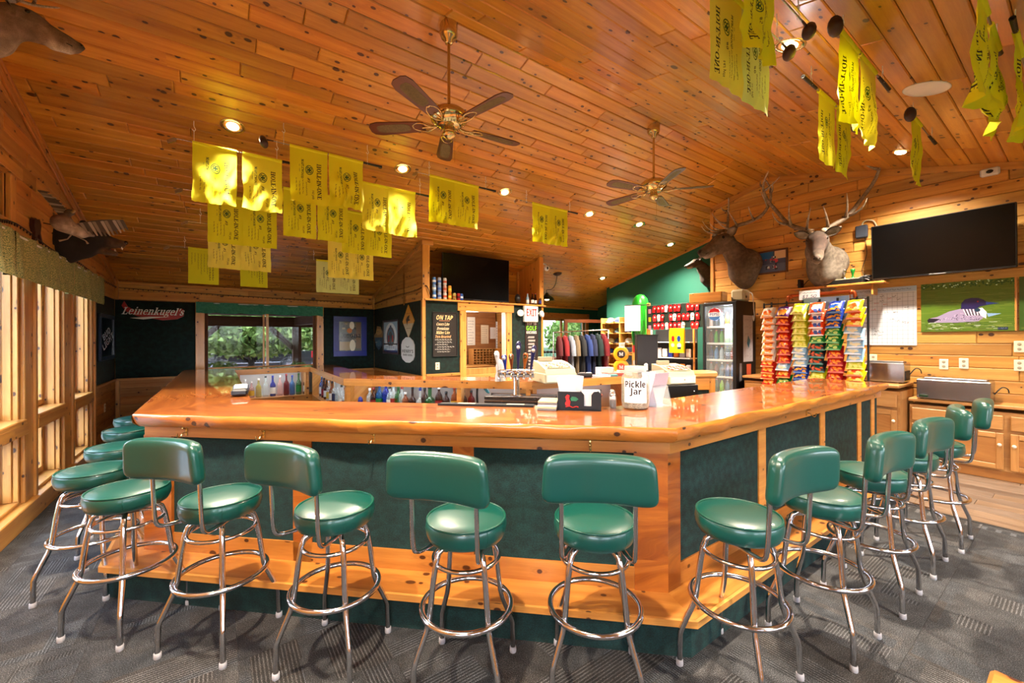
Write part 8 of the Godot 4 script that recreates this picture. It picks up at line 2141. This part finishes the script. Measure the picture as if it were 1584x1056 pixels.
# ---------- right-hand cabinets, ovens, chips ----------
func cabinet(label: String, x0: float, z0: float, z1: float, H: float, units: int, knob_side: Array, depth: float):
	var o = thing("oak_cabinet", label, "cabinet", Vector3(x0, 0, (z0 + z1) / 2), -PI / 2)
	var w = z1 - z0
	part(o, "carcass", bx(Vector3(w - 0.002, H - 0.14, depth - 0.03), 0.0), M.oak, Vector3(0, (H - 0.14) / 2 + 0.1, -depth / 2 - 0.01))
	part(o, "plinth", bx(Vector3(w, 0.1, depth - 0.05), 0.004), M.oak_panel, Vector3(0, 0.05, -depth / 2 + 0.0))
	var u = w / units
	for k in units:
		var cx = -w / 2 + u * (k + 0.5)
		part(o, "drawer_front", bx(Vector3(u - 0.05, 0.15, 0.02), 0.006), M.oak, Vector3(cx, H - 0.15, 0.0))
		var dh = H - 0.38
		var d = part(o, "door", bx(Vector3(u - 0.15, dh - 0.12, 0.012), 0.002), M.oak_panel, Vector3(cx, 0.12 + dh / 2, 0.0))
		for s in [-1.0, 1.0]:
			part(d, "stile", bx(Vector3(0.055, dh, 0.022), 0.005), M.oak, Vector3(s * (u - 0.1) / 2, 0, 0.002))
			part(d, "rail", bx(Vector3(u - 0.155, 0.055, 0.022), 0.005), M.oak, Vector3(0, s * (dh - 0.055) / 2, 0.002))
		part(d, "knob", MB.new().lathe([Vector2(0.007, 0), Vector2(0.007, 0.012), Vector2(0.017, 0.02), Vector2(0.015, 0.03), Vector2(0, 0.034)], 14, Transform3D(Basis(Vector3.RIGHT, PI / 2), Vector3(knob_side[k] * (u - 0.1) / 2, dh / 2 - 0.12, 0.012))), M.ivory)
		if H > 0.9: part(o, "knob", MB.new().lathe([Vector2(0.007, 0), Vector2(0.007, 0.012), Vector2(0.017, 0.02), Vector2(0.015, 0.03), Vector2(0, 0.034)], 14, Transform3D(Basis(Vector3.RIGHT, PI / 2), Vector3(cx, H - 0.15, 0.01))), M.ivory)
	return o
func oven(label: String, at: Vector3, w: float, h: float, d: float, badge: bool):
	var o = thing("countertop_oven", label, "oven", at, -PI / 2)
	part(o, "case", bx(Vector3(w, h, d), 0.006), M.steel, Vector3(0, h / 2 + 0.012, 0))
	part(o, "top_lip", bx(Vector3(w * 0.86, 0.018, d * 0.5), 0.003), M.dull_steel, Vector3(0, h + 0.02, -d * 0.15))
	for sx in [-1.0, 1.0]:
		for sz in [-1.0, 1.0]: part(o, "foot", bx(Vector3(0.03, 0.014, 0.03), 0.003), M.black, Vector3(sx * (w / 2 - 0.04), 0.007, sz * (d / 2 - 0.04)))
	if badge:
		part(o, "badge", bx(Vector3(0.075, 0.03, 0.004), 0.002), mat(Color(0.12, 0.22, 0.12), 0.4), Vector3(-w / 2 + 0.06, 0.04, d / 2 + 0.002))
	else:
		part(o, "control_panel", bx(Vector3(0.006, h * 0.5, d * 0.7), 0.002), M.black, Vector3(w / 2 + 0.002, h * 0.4, 0))
	part(o, "cord", MB.new().tube(smooth([Vector3(w / 2, h * 0.4, -d * 0.3), Vector3(w / 2 + 0.05, h * 0.75, -d * 0.4), Vector3(w / 2 + 0.09, h * 0.7, -d * 0.45), Vector3(w / 2 + 0.1, h * 0.5, -d * 0.48)], 4), 0.006, 6), M.black)
const ORD := ["first", "second", "third", "fourth", "fifth", "sixth", "seventh", "eighth", "ninth", "tenth", "eleventh", "twelfth"]
func bag_art(a: Color, b: Color, c: Color, sd: int) -> StandardMaterial3D:
	var im = canvas(48, 60, a)
	var r = RandomNumberGenerator.new()
	r.seed = sd
	disc(im, 24, 36, 17, 13, b)
	for k in 7: disc(im, 8 + r.randf() * 32, 38 + r.randf() * 16, 4 + r.randf() * 3, 3 + r.randf() * 2, c)
	rct(im, 9, 18, 30, 6, Color(0.92, 0.9, 0.86)); scribble(im, 10, 21, 28, 5, a.darkened(0.5), r, false, 2)
	rct(im, 0, 0, 48, 4, b.lerp(Color.WHITE, 0.3)); rct(im, 0, 56, 48, 4, b.lerp(Color.WHITE, 0.3))
	var m = mat(Color.WHITE, 0.28, 0.0, tex(im))
	m.texture_repeat = false
	return m
func build_right():
	# cabinets
	cabinet("long low oak cabinet with white knobs under the steel oven", 6.76, -1.28, 1.75, 0.765, 4, [1, -1, 1, -1], 0.32)
	cabinet("taller oak drawer cabinet behind the end of the bar", 6.45, -3.05, -1.3, 0.93, 3, [1, -1, 1], 0.62)
	single("oak_countertop", "long oak countertop carrying the large steel oven", "countertop", bx(Vector3(0.36, 0.035, 3.04), 0.006), M.oak, Vector3(6.925, 0.783, 0.235))
	single("oak_countertop", "oak countertop of the taller cabinet behind the bar end", "countertop", bx(Vector3(0.68, 0.035, 1.76), 0.006), M.oak, Vector3(6.765, 0.948, -2.18))
	oven("long brushed steel countertop oven on the low cabinet", Vector3(6.9, 0.801, -0.92), 0.58, 0.22, 0.32, true)
	oven("short brushed steel countertop oven on the taller cabinet", Vector3(6.85, 0.966, -1.52), 0.42, 0.235, 0.3, false)
	# chip rack
	var RX = 6.3; var z0 = -2.7
	var rack = thing("chip_rack", "black wire rack of clip strips holding chip bags", "rack", Vector3(RX, 0, -2.14), -PI / 2)
	for s in [-1.0, 1.0]: part(rack, "post", MB.new().tube([Vector3(s * 0.58, 0.0, -0.06), Vector3(s * 0.58, 2.02, -0.06)], 0.012, 8), M.black)
	for y in [0.5, 1.1, 2.0]: part(rack, "crossbar", MB.new().tube([Vector3(-0.58, y, -0.06), Vector3(0.58, y, -0.06)], 0.008, 8), M.black)
	part(rack, "backing_sheet", bx(Vector3(0.5, 0.3, 0.004), 0.0), mat(Color(0.55, 0.68, 0.8), 0.4), Vector3(0.15, 1.9, -0.05))
	for k in 6:
		part(rack, "clip_strip", bx(Vector3(0.025, 1.05, 0.004), 0.0), M.black, Vector3(-0.47 + k * 0.19, 1.5, -0.03))
	part(rack, "foot", bx(Vector3(1.2, 0.02, 0.14), 0.004), M.black, Vector3(0, 0.01, -0.06))
	var B = {
		"snack": [bag_art(Color(0.85, 0.78, 0.7), Color(0.85, 0.36, 0.08), Color(0.9, 0.55, 0.2), 1), "cream and orange"],
		"purple": [bag_art(Color(0.26, 0.05, 0.36), Color(0.85, 0.5, 0.1), Color(0.8, 0.6, 0.3), 2), "purple"],
		"red": [bag_art(Color(0.62, 0.02, 0.05), Color(0.75, 0.15, 0.05), Color(0.9, 0.5, 0.15), 3), "red"],
		"lime": [bag_art(Color(0.66, 0.68, 0.06), Color(0.8, 0.78, 0.2), Color(0.85, 0.8, 0.4), 4), "yellow-green"],
		"ice": [bag_art(Color(0.5, 0.64, 0.75), Color(0.75, 0.8, 0.85), Color(0.8, 0.75, 0.6), 5), "pale blue"],
		"blue": [bag_art(Color(0.02, 0.15, 0.5), Color(0.1, 0.3, 0.65), Color(0.85, 0.55, 0.15), 6), "royal blue"],
		"orange": [bag_art(Color(0.85, 0.24, 0.05), Color(0.9, 0.85, 0.85), Color(0.2, 0.3, 0.6), 7), "orange-red"],
		"dark": [bag_art(Color(0.06, 0.08, 0.1), Color(0.05, 0.3, 0.25), Color(0.7, 0.25, 0.08), 8), "black"],
		"green": [bag_art(Color(0.02, 0.4, 0.14), Color(0.2, 0.55, 0.2), Color(0.7, 0.75, 0.4), 9), "green"],
		"yellow": [bag_art(Color(0.9, 0.72, 0.03), Color(0.85, 0.3, 0.1), Color(0.95, 0.85, 0.5), 10), "bright yellow"],
		"hot": [bag_art(Color(0.7, 0.08, 0.04), Color(0.9, 0.4, 0.05), Color(0.95, 0.6, 0.2), 11), "flame red"]}
	var cols = [["snack", "snack", "snack", "snack", "snack", "snack", "snack", "snack", "hot", "hot", "hot", "hot"], ["purple", "red", "red", "red", "red", "red", "red", "ice", "hot", "green"], ["lime", "lime", "lime", "lime", "lime", "lime", "ice", "ice", "ice", "blue", "blue", "blue"], ["orange", "orange", "orange", "orange", "green", "dark", "dark", "dark", "dark", "lime", "green"], ["blue", "blue", "blue", "green", "green", "green", "red", "red", "red", "red", "red"], ["yellow", "yellow", "yellow", "ice", "ice", "ice", "ice", "ice", "lime", "yellow", "yellow", "yellow"]]
	var mesh = MB.new()
	for side in [1.0, -1.0]:
		mesh.grid(10, 10, func(s, t):
			var x = (s - 0.5) * 2.0 * side; var y = (t - 0.5) * 2.0
			var q = pow(maxf(0.0, 1.0 - pow(absf(x), 4.0)), 0.6) * pow(maxf(0.0, 1.0 - pow(absf(y), 4.0)), 0.6)
			return Vector3(x * 0.082 * (1.0 - 0.08 * q), y * 0.1, side * 0.032 * q * (1.0 + 0.15 * sin(x * 6.0 + y * 4.0))))
	var bag_mesh = mesh.mesh()
	for c in 6:
		var n = cols[c].size()
		for k in n:
			var y = 1.955 - (0.03 if c == 0 or c == 1 else 0.0) - k * (1.02 / n)
			var at = Vector3(RX, y, -2.14) + Basis(Vector3.UP, -PI / 2) * Vector3(-0.47 + c * 0.19 + rng.randf_range(-0.014, 0.014), -0.05, 0.045)
			var kind = B[cols[c][k]]
			var o = thing("chip_bag", "%s chip bag, %s down the %s strip from the drink cooler" % [kind[1], ORD[k], ORD[c]], "chips", at, -PI / 2 + rng.randf_range(-0.12, 0.12), "chip bags on the rack")
			var b = part(o, "bag", bag_mesh, kind[0])
			b.rotation = Vector3(-0.72 + rng.randf_range(-0.08, 0.08), 0, rng.randf_range(-0.08, 0.08))
			part(o, "clip", bx(Vector3(0.02, 0.012, 0.012), 0.002), M.black, Vector3(0, 0.085, -0.06))
	# shelf above with box, copper rail, price card
	var sh = thing("wall_shelf", "short pine wall shelf under the pale mount holding electronics", "shelf", Vector3(XR - 0.13, 2.235, -2.05), -PI / 2)
	part(sh, "shelf_board", bx(Vector3(1.05, 0.025, 0.24), 0.004), M.frame)
	for s in [-1.0, 1.0]: part(sh, "bracket", bx(Vector3(0.02, 0.14, 0.2), 0.003), M.frame, Vector3(s * 0.4, -0.08, -0.01))
	var cp = thing("copper_rail", "copper pipe rail below the wall shelf", "rail", Vector3(6.84, 2.14, -2.2), -PI / 2)
	part(cp, "pipe", MB.new().tube(smooth([Vector3(-0.4, -0.2, 0.0), Vector3(-0.4, -0.05, 0.0), Vector3(-0.37, 0.0, 0.0), Vector3(-0.3, 0.0, 0.0), Vector3(0.3, 0.0, 0.0), Vector3(0.36, 0.0, 0.0), Vector3(0.39, -0.06, 0.0), Vector3(0.39, -0.22, 0.0)], 4), 0.022, 10), M.copper)
	for s in [-0.36, 0.35]: part(cp, "elbow", MB.new().ball(Vector3(s, -0.01, 0), Vector3.ONE * 0.033, 10), M.copper)
	var pc = canvas(110, 64, Color(0.88, 0.88, 0.9))
	var r = RandomNumberGenerator.new()
	r.seed = 12
	scribble(pc, 16, 16, 78, 9, Color(0.15, 0.15, 0.3), r, false, 2)
	print_on(pc, "$1.50", 55, 42, 30, Color(0.15, 0.15, 0.35), "Droid Sans", false, 0, 1.0, 0.25)
	var pp = on_x(1252, 456, 6.8)
	single("price_card", "white handwritten price card on the copper rail", "sign", plate(0.25, 0.13, 0.003), picture(pc, 0.7), Vector3(6.8, pp.y, pp.z), -PI / 2)
	var bxs = thing("cable_box", "flat black cable box with little trophies on the wall shelf", "electronics", Vector3(XR - 0.14, 2.2485, -1.95), -PI / 2)
	part(bxs, "case", bx(Vector3(0.42, 0.06, 0.2), 0.006), M.black, Vector3(0, 0.03, 0))
	part(bxs, "light_strip", bx(Vector3(0.3, 0.012, 0.16), 0.002), M.cream, Vector3(0, 0.066, 0))
	for k in 3: part(bxs, "trophy", MB.new().lathe([Vector2(0.025, 0.06), Vector2(0.02, 0.08), Vector2(0.008, 0.1), Vector2(0.02, 0.15), Vector2(0.03, 0.19), Vector2(0.0, 0.2)], 10, Transform3D(Basis.IDENTITY, Vector3(-0.1 + k * 0.09, 0.01, 0))), [M.chrome, M.chrome, mat(Color(0.05, 0.4, 0.12), 0.3)][k])
	var rt = thing("router", "small upright black router at the end of the wall shelf", "electronics", Vector3(XR - 0.14, 2.248, -2.48), -PI / 2)
	part(rt, "case", bx(Vector3(0.035, 0.13, 0.13), 0.006), M.black, Vector3(0, 0.065, 0))
	part(rt, "cable", MB.new().tube(smooth([Vector3(0.02, 0.05, -0.05), Vector3(0.1, 0.12, -0.04), Vector3(0.2, 0.02, 0.0), Vector3(0.3, 0.1, -0.03), Vector3(0.4, 0.02, 0.0)], 5), 0.005, 6), M.black)
	var tg = thing("cable_tangle", "tangle of dark cables at the corner of the wall television", "cables", Vector3(XR - 0.1, 2.26, -1.7), -PI / 2)
	for k in 4:
		var p = []
		for q in 7: p.append(Vector3(rng.randf_range(-0.14, 0.14), rng.randf_range(0.0, 0.1), rng.randf_range(-0.05, 0.08)))
		part(tg, "cable", MB.new().tube(smooth(p, 5), 0.006, 6), [M.black, M.dark, M.grey, M.black][k])
	var jb = on_x(1334, 359, XR)
	var j = thing("junction_box", "slate grey power adapter on the pine wall with a loop of cord", "adapter", Vector3(XR - 0.001, jb.y, jb.z), -PI / 2)
	part(j, "case", bx(Vector3(0.13, 0.17, 0.06), 0.012), mat(Color(0.2, 0.24, 0.3), 0.45), Vector3(0, 0, 0.03))
	part(j, "cord", MB.new().tube(smooth([Vector3(0.0, 0.085, 0.02), Vector3(0.03, 0.14, 0.02), Vector3(0.12, 0.12, 0.02), Vector3(0.17, 0.0, 0.02), Vector3(0.2, -0.1, 0.02)], 5), 0.01, 7), M.cream)
	part(j, "thin_wire", MB.new().tube(smooth([Vector3(0.03, -0.08, 0.02), Vector3(0.05, -0.3, 0.015), Vector3(0.0, -0.5, 0.015), Vector3(0.02, -0.62, 0.02), Vector3(-0.12, -0.7, 0.03)], 5), 0.004, 5), M.dark)

# ---------- outdoors ----------
func leafy(mb: MB, at: Vector3, rad: Vector3, count: int, size: float, r: RandomNumberGenerator):
	for k in count:
		var d = Vector3(r.randfn(), r.randfn(), r.randfn()).normalized() * pow(r.randf(), 0.45)
		var p = at + d * rad
		var a = Vector3(r.randfn(), r.randfn(), r.randfn()).normalized(); var b = a.cross(Vector3(r.randfn(), r.randfn(), r.randfn())).normalized()
		mb.col = Color(0.10, 0.2, 0.03).lerp(Color(0.34, 0.44, 0.10), r.randf())
		mb.flat(p - b * size * 0.5, p + a * size, p + b * size * 0.5)
func tree(called: String, label: String, at: Vector3, h: float, rad: Vector3, count: int, size: float, sd: int):
	var r = RandomNumberGenerator.new()
	r.seed = sd
	var o = thing(called, label, "tree" if h > 1.0 else "shrub", at)
	if h > 0.3:
		var tk = part(o, "trunk", MB.new().tube([Vector3.ZERO, Vector3(0.05, h * 0.5, 0), Vector3(0, h, 0)], [0.13, 0.1, 0.05], 8), M.bark)
		for k in 4: part(tk, "branch", MB.new().tube([Vector3(0.02, h * 0.6, 0), Vector3(cos(k * 1.6) * rad.x * 0.6, h + rad.y * 0.1, sin(k * 1.6) * rad.z * 0.6)], [0.05, 0.02], 6), M.bark)
	var mb = MB.new(); mb.colored = true
	leafy(mb, Vector3(0, h + rad.y * 0.3, 0), rad, count, size, r)
	var f = part(o, "foliage", mb, M.leafcard)
	f.set_meta("kind", "stuff")
func build_outside():
	M.leafcard = mat(Color(1, 1, 1), 0.7)
	M.leafcard.vertex_color_use_as_albedo = true
	M.leafcard.backlight_enabled = true; M.leafcard.backlight = Color(0.25, 0.35, 0.08)
	var g = structure("ground")
	part(g, "lawn", bx(Vector3(120, 0.1, 120), 0.0), M.grass, Vector3(0, -0.35, -10))
	part(g, "gravel_lot", bx(Vector3(60, 0.06, 26), 0.0), M.gravel, Vector3(-10, -0.29, -25))
	part(g, "porch_slab", bx(Vector3(9.0, 0.2, 4.2), 0.0), M.grey, Vector3(1.0, -0.25, -11.4))
	part(g, "side_walk", bx(Vector3(3.0, 0.2, 16), 0.0), M.grey, Vector3(-3.2, -0.25, -3.0))
	# porch timber outside the far window
	var pz = -11.6
	var b0 = on_z(318, 496, pz); var b1 = on_z(490, 494, pz)
	var pg = thing("porch", "weathered grey timber porch frame with braces outside the far window", "porch", Vector3(0, -0.15, 0))
	part(pg, "beam", bx(Vector3(b1.x - b0.x + 2.0, 0.24, 0.2), 0.01), M.grey_timber, Vector3((b0.x + b1.x) / 2 + 0.2, b0.y + 0.15, pz))
	var p0 = on_z(459, 520, pz)
	part(pg, "post", bx(Vector3(0.19, b0.y + 0.05, 0.19), 0.01), M.grey_timber, Vector3(p0.x, (b0.y + 0.05) / 2, pz))
	part(pg, "post", bx(Vector3(0.19, b0.y + 0.05, 0.19), 0.01), M.grey_timber, Vector3(b0.x - 0.25, (b0.y + 0.05) / 2, pz))
	part(pg, "brace", between(Vector3(p0.x - 0.08, b0.y - 0.5, pz), Vector3(p0.x - 0.62, b0.y + 0.06, pz), 0.1, 0.12), M.grey_timber)
	part(pg, "brace", between(Vector3(b0.x - 0.2, b0.y - 0.4, pz), Vector3(b0.x + 0.25, b0.y + 0.06, pz), 0.1, 0.12), M.grey_timber)
	part(pg, "side_beam", between(Vector3(p0.x, b0.y + 0.17, pz), Vector3(p0.x + 0.2, b0.y + 0.17, ZB - 0.25), 0.16, 0.2), M.grey_timber)
	part(pg, "roof_deck", bx(Vector3(8.0, 0.08, 3.0), 0.0), M.grey_timber, Vector3(1.0, b0.y + 0.36, -10.75))
	var tp = on_z(386, 530, -15.0)
	tree("porch_tree", "broad leafy tree beyond the porch outside the far window", Vector3(tp.x, -0.26, -15.0), 1.85, Vector3(2.3, 0.82, 1.3), 9500, 0.16, 3)
	tree("young_tree", "sparse tree beside the gravel seen past the porch post", Vector3(tp.x + 3.9, -0.26, -17.0), 2.6, Vector3(1.2, 1.1, 1.0), 1200, 0.14, 4)
	var s1 = on_z(342, 568, -10.4); var s2 = on_z(458, 568, -10.4)
	tree("porch_shrub", "round dark green shrub at the left of the far window", Vector3(s1.x, -0.14, -10.2), 0.75, Vector3(0.42, 0.38, 0.36), 1500, 0.06, 6)
	tree("porch_shrub", "low dark green shrub at the foot of the porch post", Vector3(s2.x + 0.05, -0.14, -10.4), 0.78, Vector3(0.3, 0.3, 0.28), 1000, 0.06, 7)
	for k in 9: tree("field_tree", "%s distant tree along the far edge of the course" % ORD[k], Vector3(-22 + k * 8.0, -0.3, -52 - (k % 3) * 4), 3.0, Vector3(4.5, 4.0, 3.0), 1100, 0.8, 20 + k)
	for k in 4: tree("fairway_tree", "%s tree on the fairway beyond the shop window" % ORD[k], Vector3(17 + k * 3.6, -0.3, -25 - (k % 2) * 5), 1.6, Vector3(2.4, 1.7, 2.0), 1300, 0.35, 40 + k)
	for k in 4: tree("course_tree", "%s tree outside the left windows" % ORD[k], Vector3(-11 - (k % 2) * 4, -0.3, -16 + k * 6.0), 3.0, Vector3(2.6, 2.2, 2.0), 900, 0.35, 60 + k)
	# pickup
	var tz = -25.0
	var w0 = on_z(447, 565, tz)
	var t = thing("pickup_truck", "dark purple-black pickup truck parked on the gravel outside", "truck", Vector3(w0.x, -0.26, tz), 0.06)
	var paint = glazed(mat(Color(0.025, 0.02, 0.035), 0.3, 0.3), 1.0, 0.05)
	var sidep = PackedVector2Array([Vector2(-4.3, 0.5), Vector2(-4.4, 0.9), Vector2(-4.2, 1.05), Vector2(-3.0, 1.15), Vector2(-2.4, 1.75), Vector2(-0.9, 1.8), Vector2(-0.55, 1.2), Vector2(1.15, 1.2), Vector2(1.2, 0.62), Vector2(1.1, 0.45)])
	part(t, "body", MB.new().prism(sidep, 1.8, Transform3D(Basis.IDENTITY, Vector3(0, 0, -1.8))), paint)
	part(t, "window_band", MB.new().prism(PackedVector2Array([Vector2(-2.7, 1.22), Vector2(-2.3, 1.66), Vector2(-1.0, 1.7), Vector2(-0.75, 1.22)]), 0.01, Transform3D(Basis.IDENTITY, Vector3(0, 0, 0.002))), M.black_gloss)
	part(t, "rocker_trim", bx(Vector3(4.4, 0.05, 0.03), 0.005), M.chrome, Vector3(-1.7, 0.62, 0.01))
	part(t, "rear_bumper", bx(Vector3(0.12, 0.2, 1.8), 0.02), M.chrome, Vector3(1.24, 0.55, -0.9))
	part(t, "tail_lamp", bx(Vector3(0.1, 0.36, 0.12), 0.01), mat(Color(0.65, 0.03, 0.05), 0.2), Vector3(1.16, 1.0, -0.03))
	for x in [0.0, -3.45]:
		var wh = part(t, "wheel", MB.new().lathe([Vector2(0.2, -0.11), Vector2(0.36, -0.11), Vector2(0.385, -0.06), Vector2(0.385, 0.06), Vector2(0.36, 0.11), Vector2(0.2, 0.11)], 28, Transform3D(Basis(Vector3.RIGHT, PI / 2), Vector3(x, 0.385, -0.06))), M.black)
		part(wh, "rim", MB.new().lathe([Vector2(0.0, 0.07), Vector2(0.06, 0.075), Vector2(0.2, 0.05), Vector2(0.25, 0.1), Vector2(0.26, 0.08)], 28, Transform3D(Basis(Vector3.RIGHT, PI / 2), Vector3(x, 0.385, -0.04))), M.steel)
		for k in 6: part(wh, "spoke", between(Vector3(x, 0.385, 0.05), Vector3(x + cos(k * 1.047) * 0.24, 0.385 + sin(k * 1.047) * 0.24, 0.05), 0.05, 0.03), M.chrome)
	part(t, "wheel_arch", MB.new().tube(smooth([Vector3(-0.46, 0.42, 0.01), Vector3(-0.33, 0.72, 0.01), Vector3(0, 0.85, 0.01), Vector3(0.33, 0.72, 0.01), Vector3(0.46, 0.42, 0.01)], 4), 0.03, 6), M.dark)

func _ready():
	rng.seed = 20240607
	# camera
	var cam = Camera3D.new()
	cam.name = "camera"
	add_child(cam)
	cam.position = Vector3(0, EYE, 0)
	cam.basis = Basis(Vector3.UP, -YAW) * Basis(Vector3(0, 0, 1), ROLL)
	cam.near = 0.05; cam.far = 400.0
	cam.projection = Camera3D.PROJECTION_FRUSTUM
	cam.size = 0.05 * 1056.0 / FPX
	cam.frustum_offset = Vector2(0, -0.05 * (528.0 - CY) / FPX)
	cam.current = true
	# overcast sky and exposure
	var we = WorldEnvironment.new()
	we.name = "environment"
	var env = Environment.new()
	var sky = Sky.new()
	var ps = ProceduralSkyMaterial.new()
	ps.sky_top_color = Color(0.74, 0.82, 0.93); ps.sky_horizon_color = Color(0.93, 0.95, 0.97)
	ps.ground_horizon_color = Color(0.6, 0.6, 0.56); ps.ground_bottom_color = Color(0.35, 0.36, 0.3)
	ps.sky_energy_multiplier = 3.2; ps.ground_energy_multiplier = 3.2
	ps.sun_angle_max = 1.0
	sky.sky_material = ps
	env.background_mode = Environment.BG_SKY
	env.sky = sky
	env.ambient_light_source = Environment.AMBIENT_SOURCE_DISABLED
	env.tonemap_mode = Environment.TONE_MAPPER_LINEAR
	env.tonemap_exposure = 1.5
	env.sdfgi_enabled = true; env.ssao_enabled = true; env.ssil_enabled = true
	we.environment = env
	add_child(we)
	materials()
	build_structure()
	build_bar()
	build_stools()
	build_overhead()
	build_walls()
	build_mounts()
	build_backbar()
	build_counter()
	build_shop()
	build_right()
	build_outside()
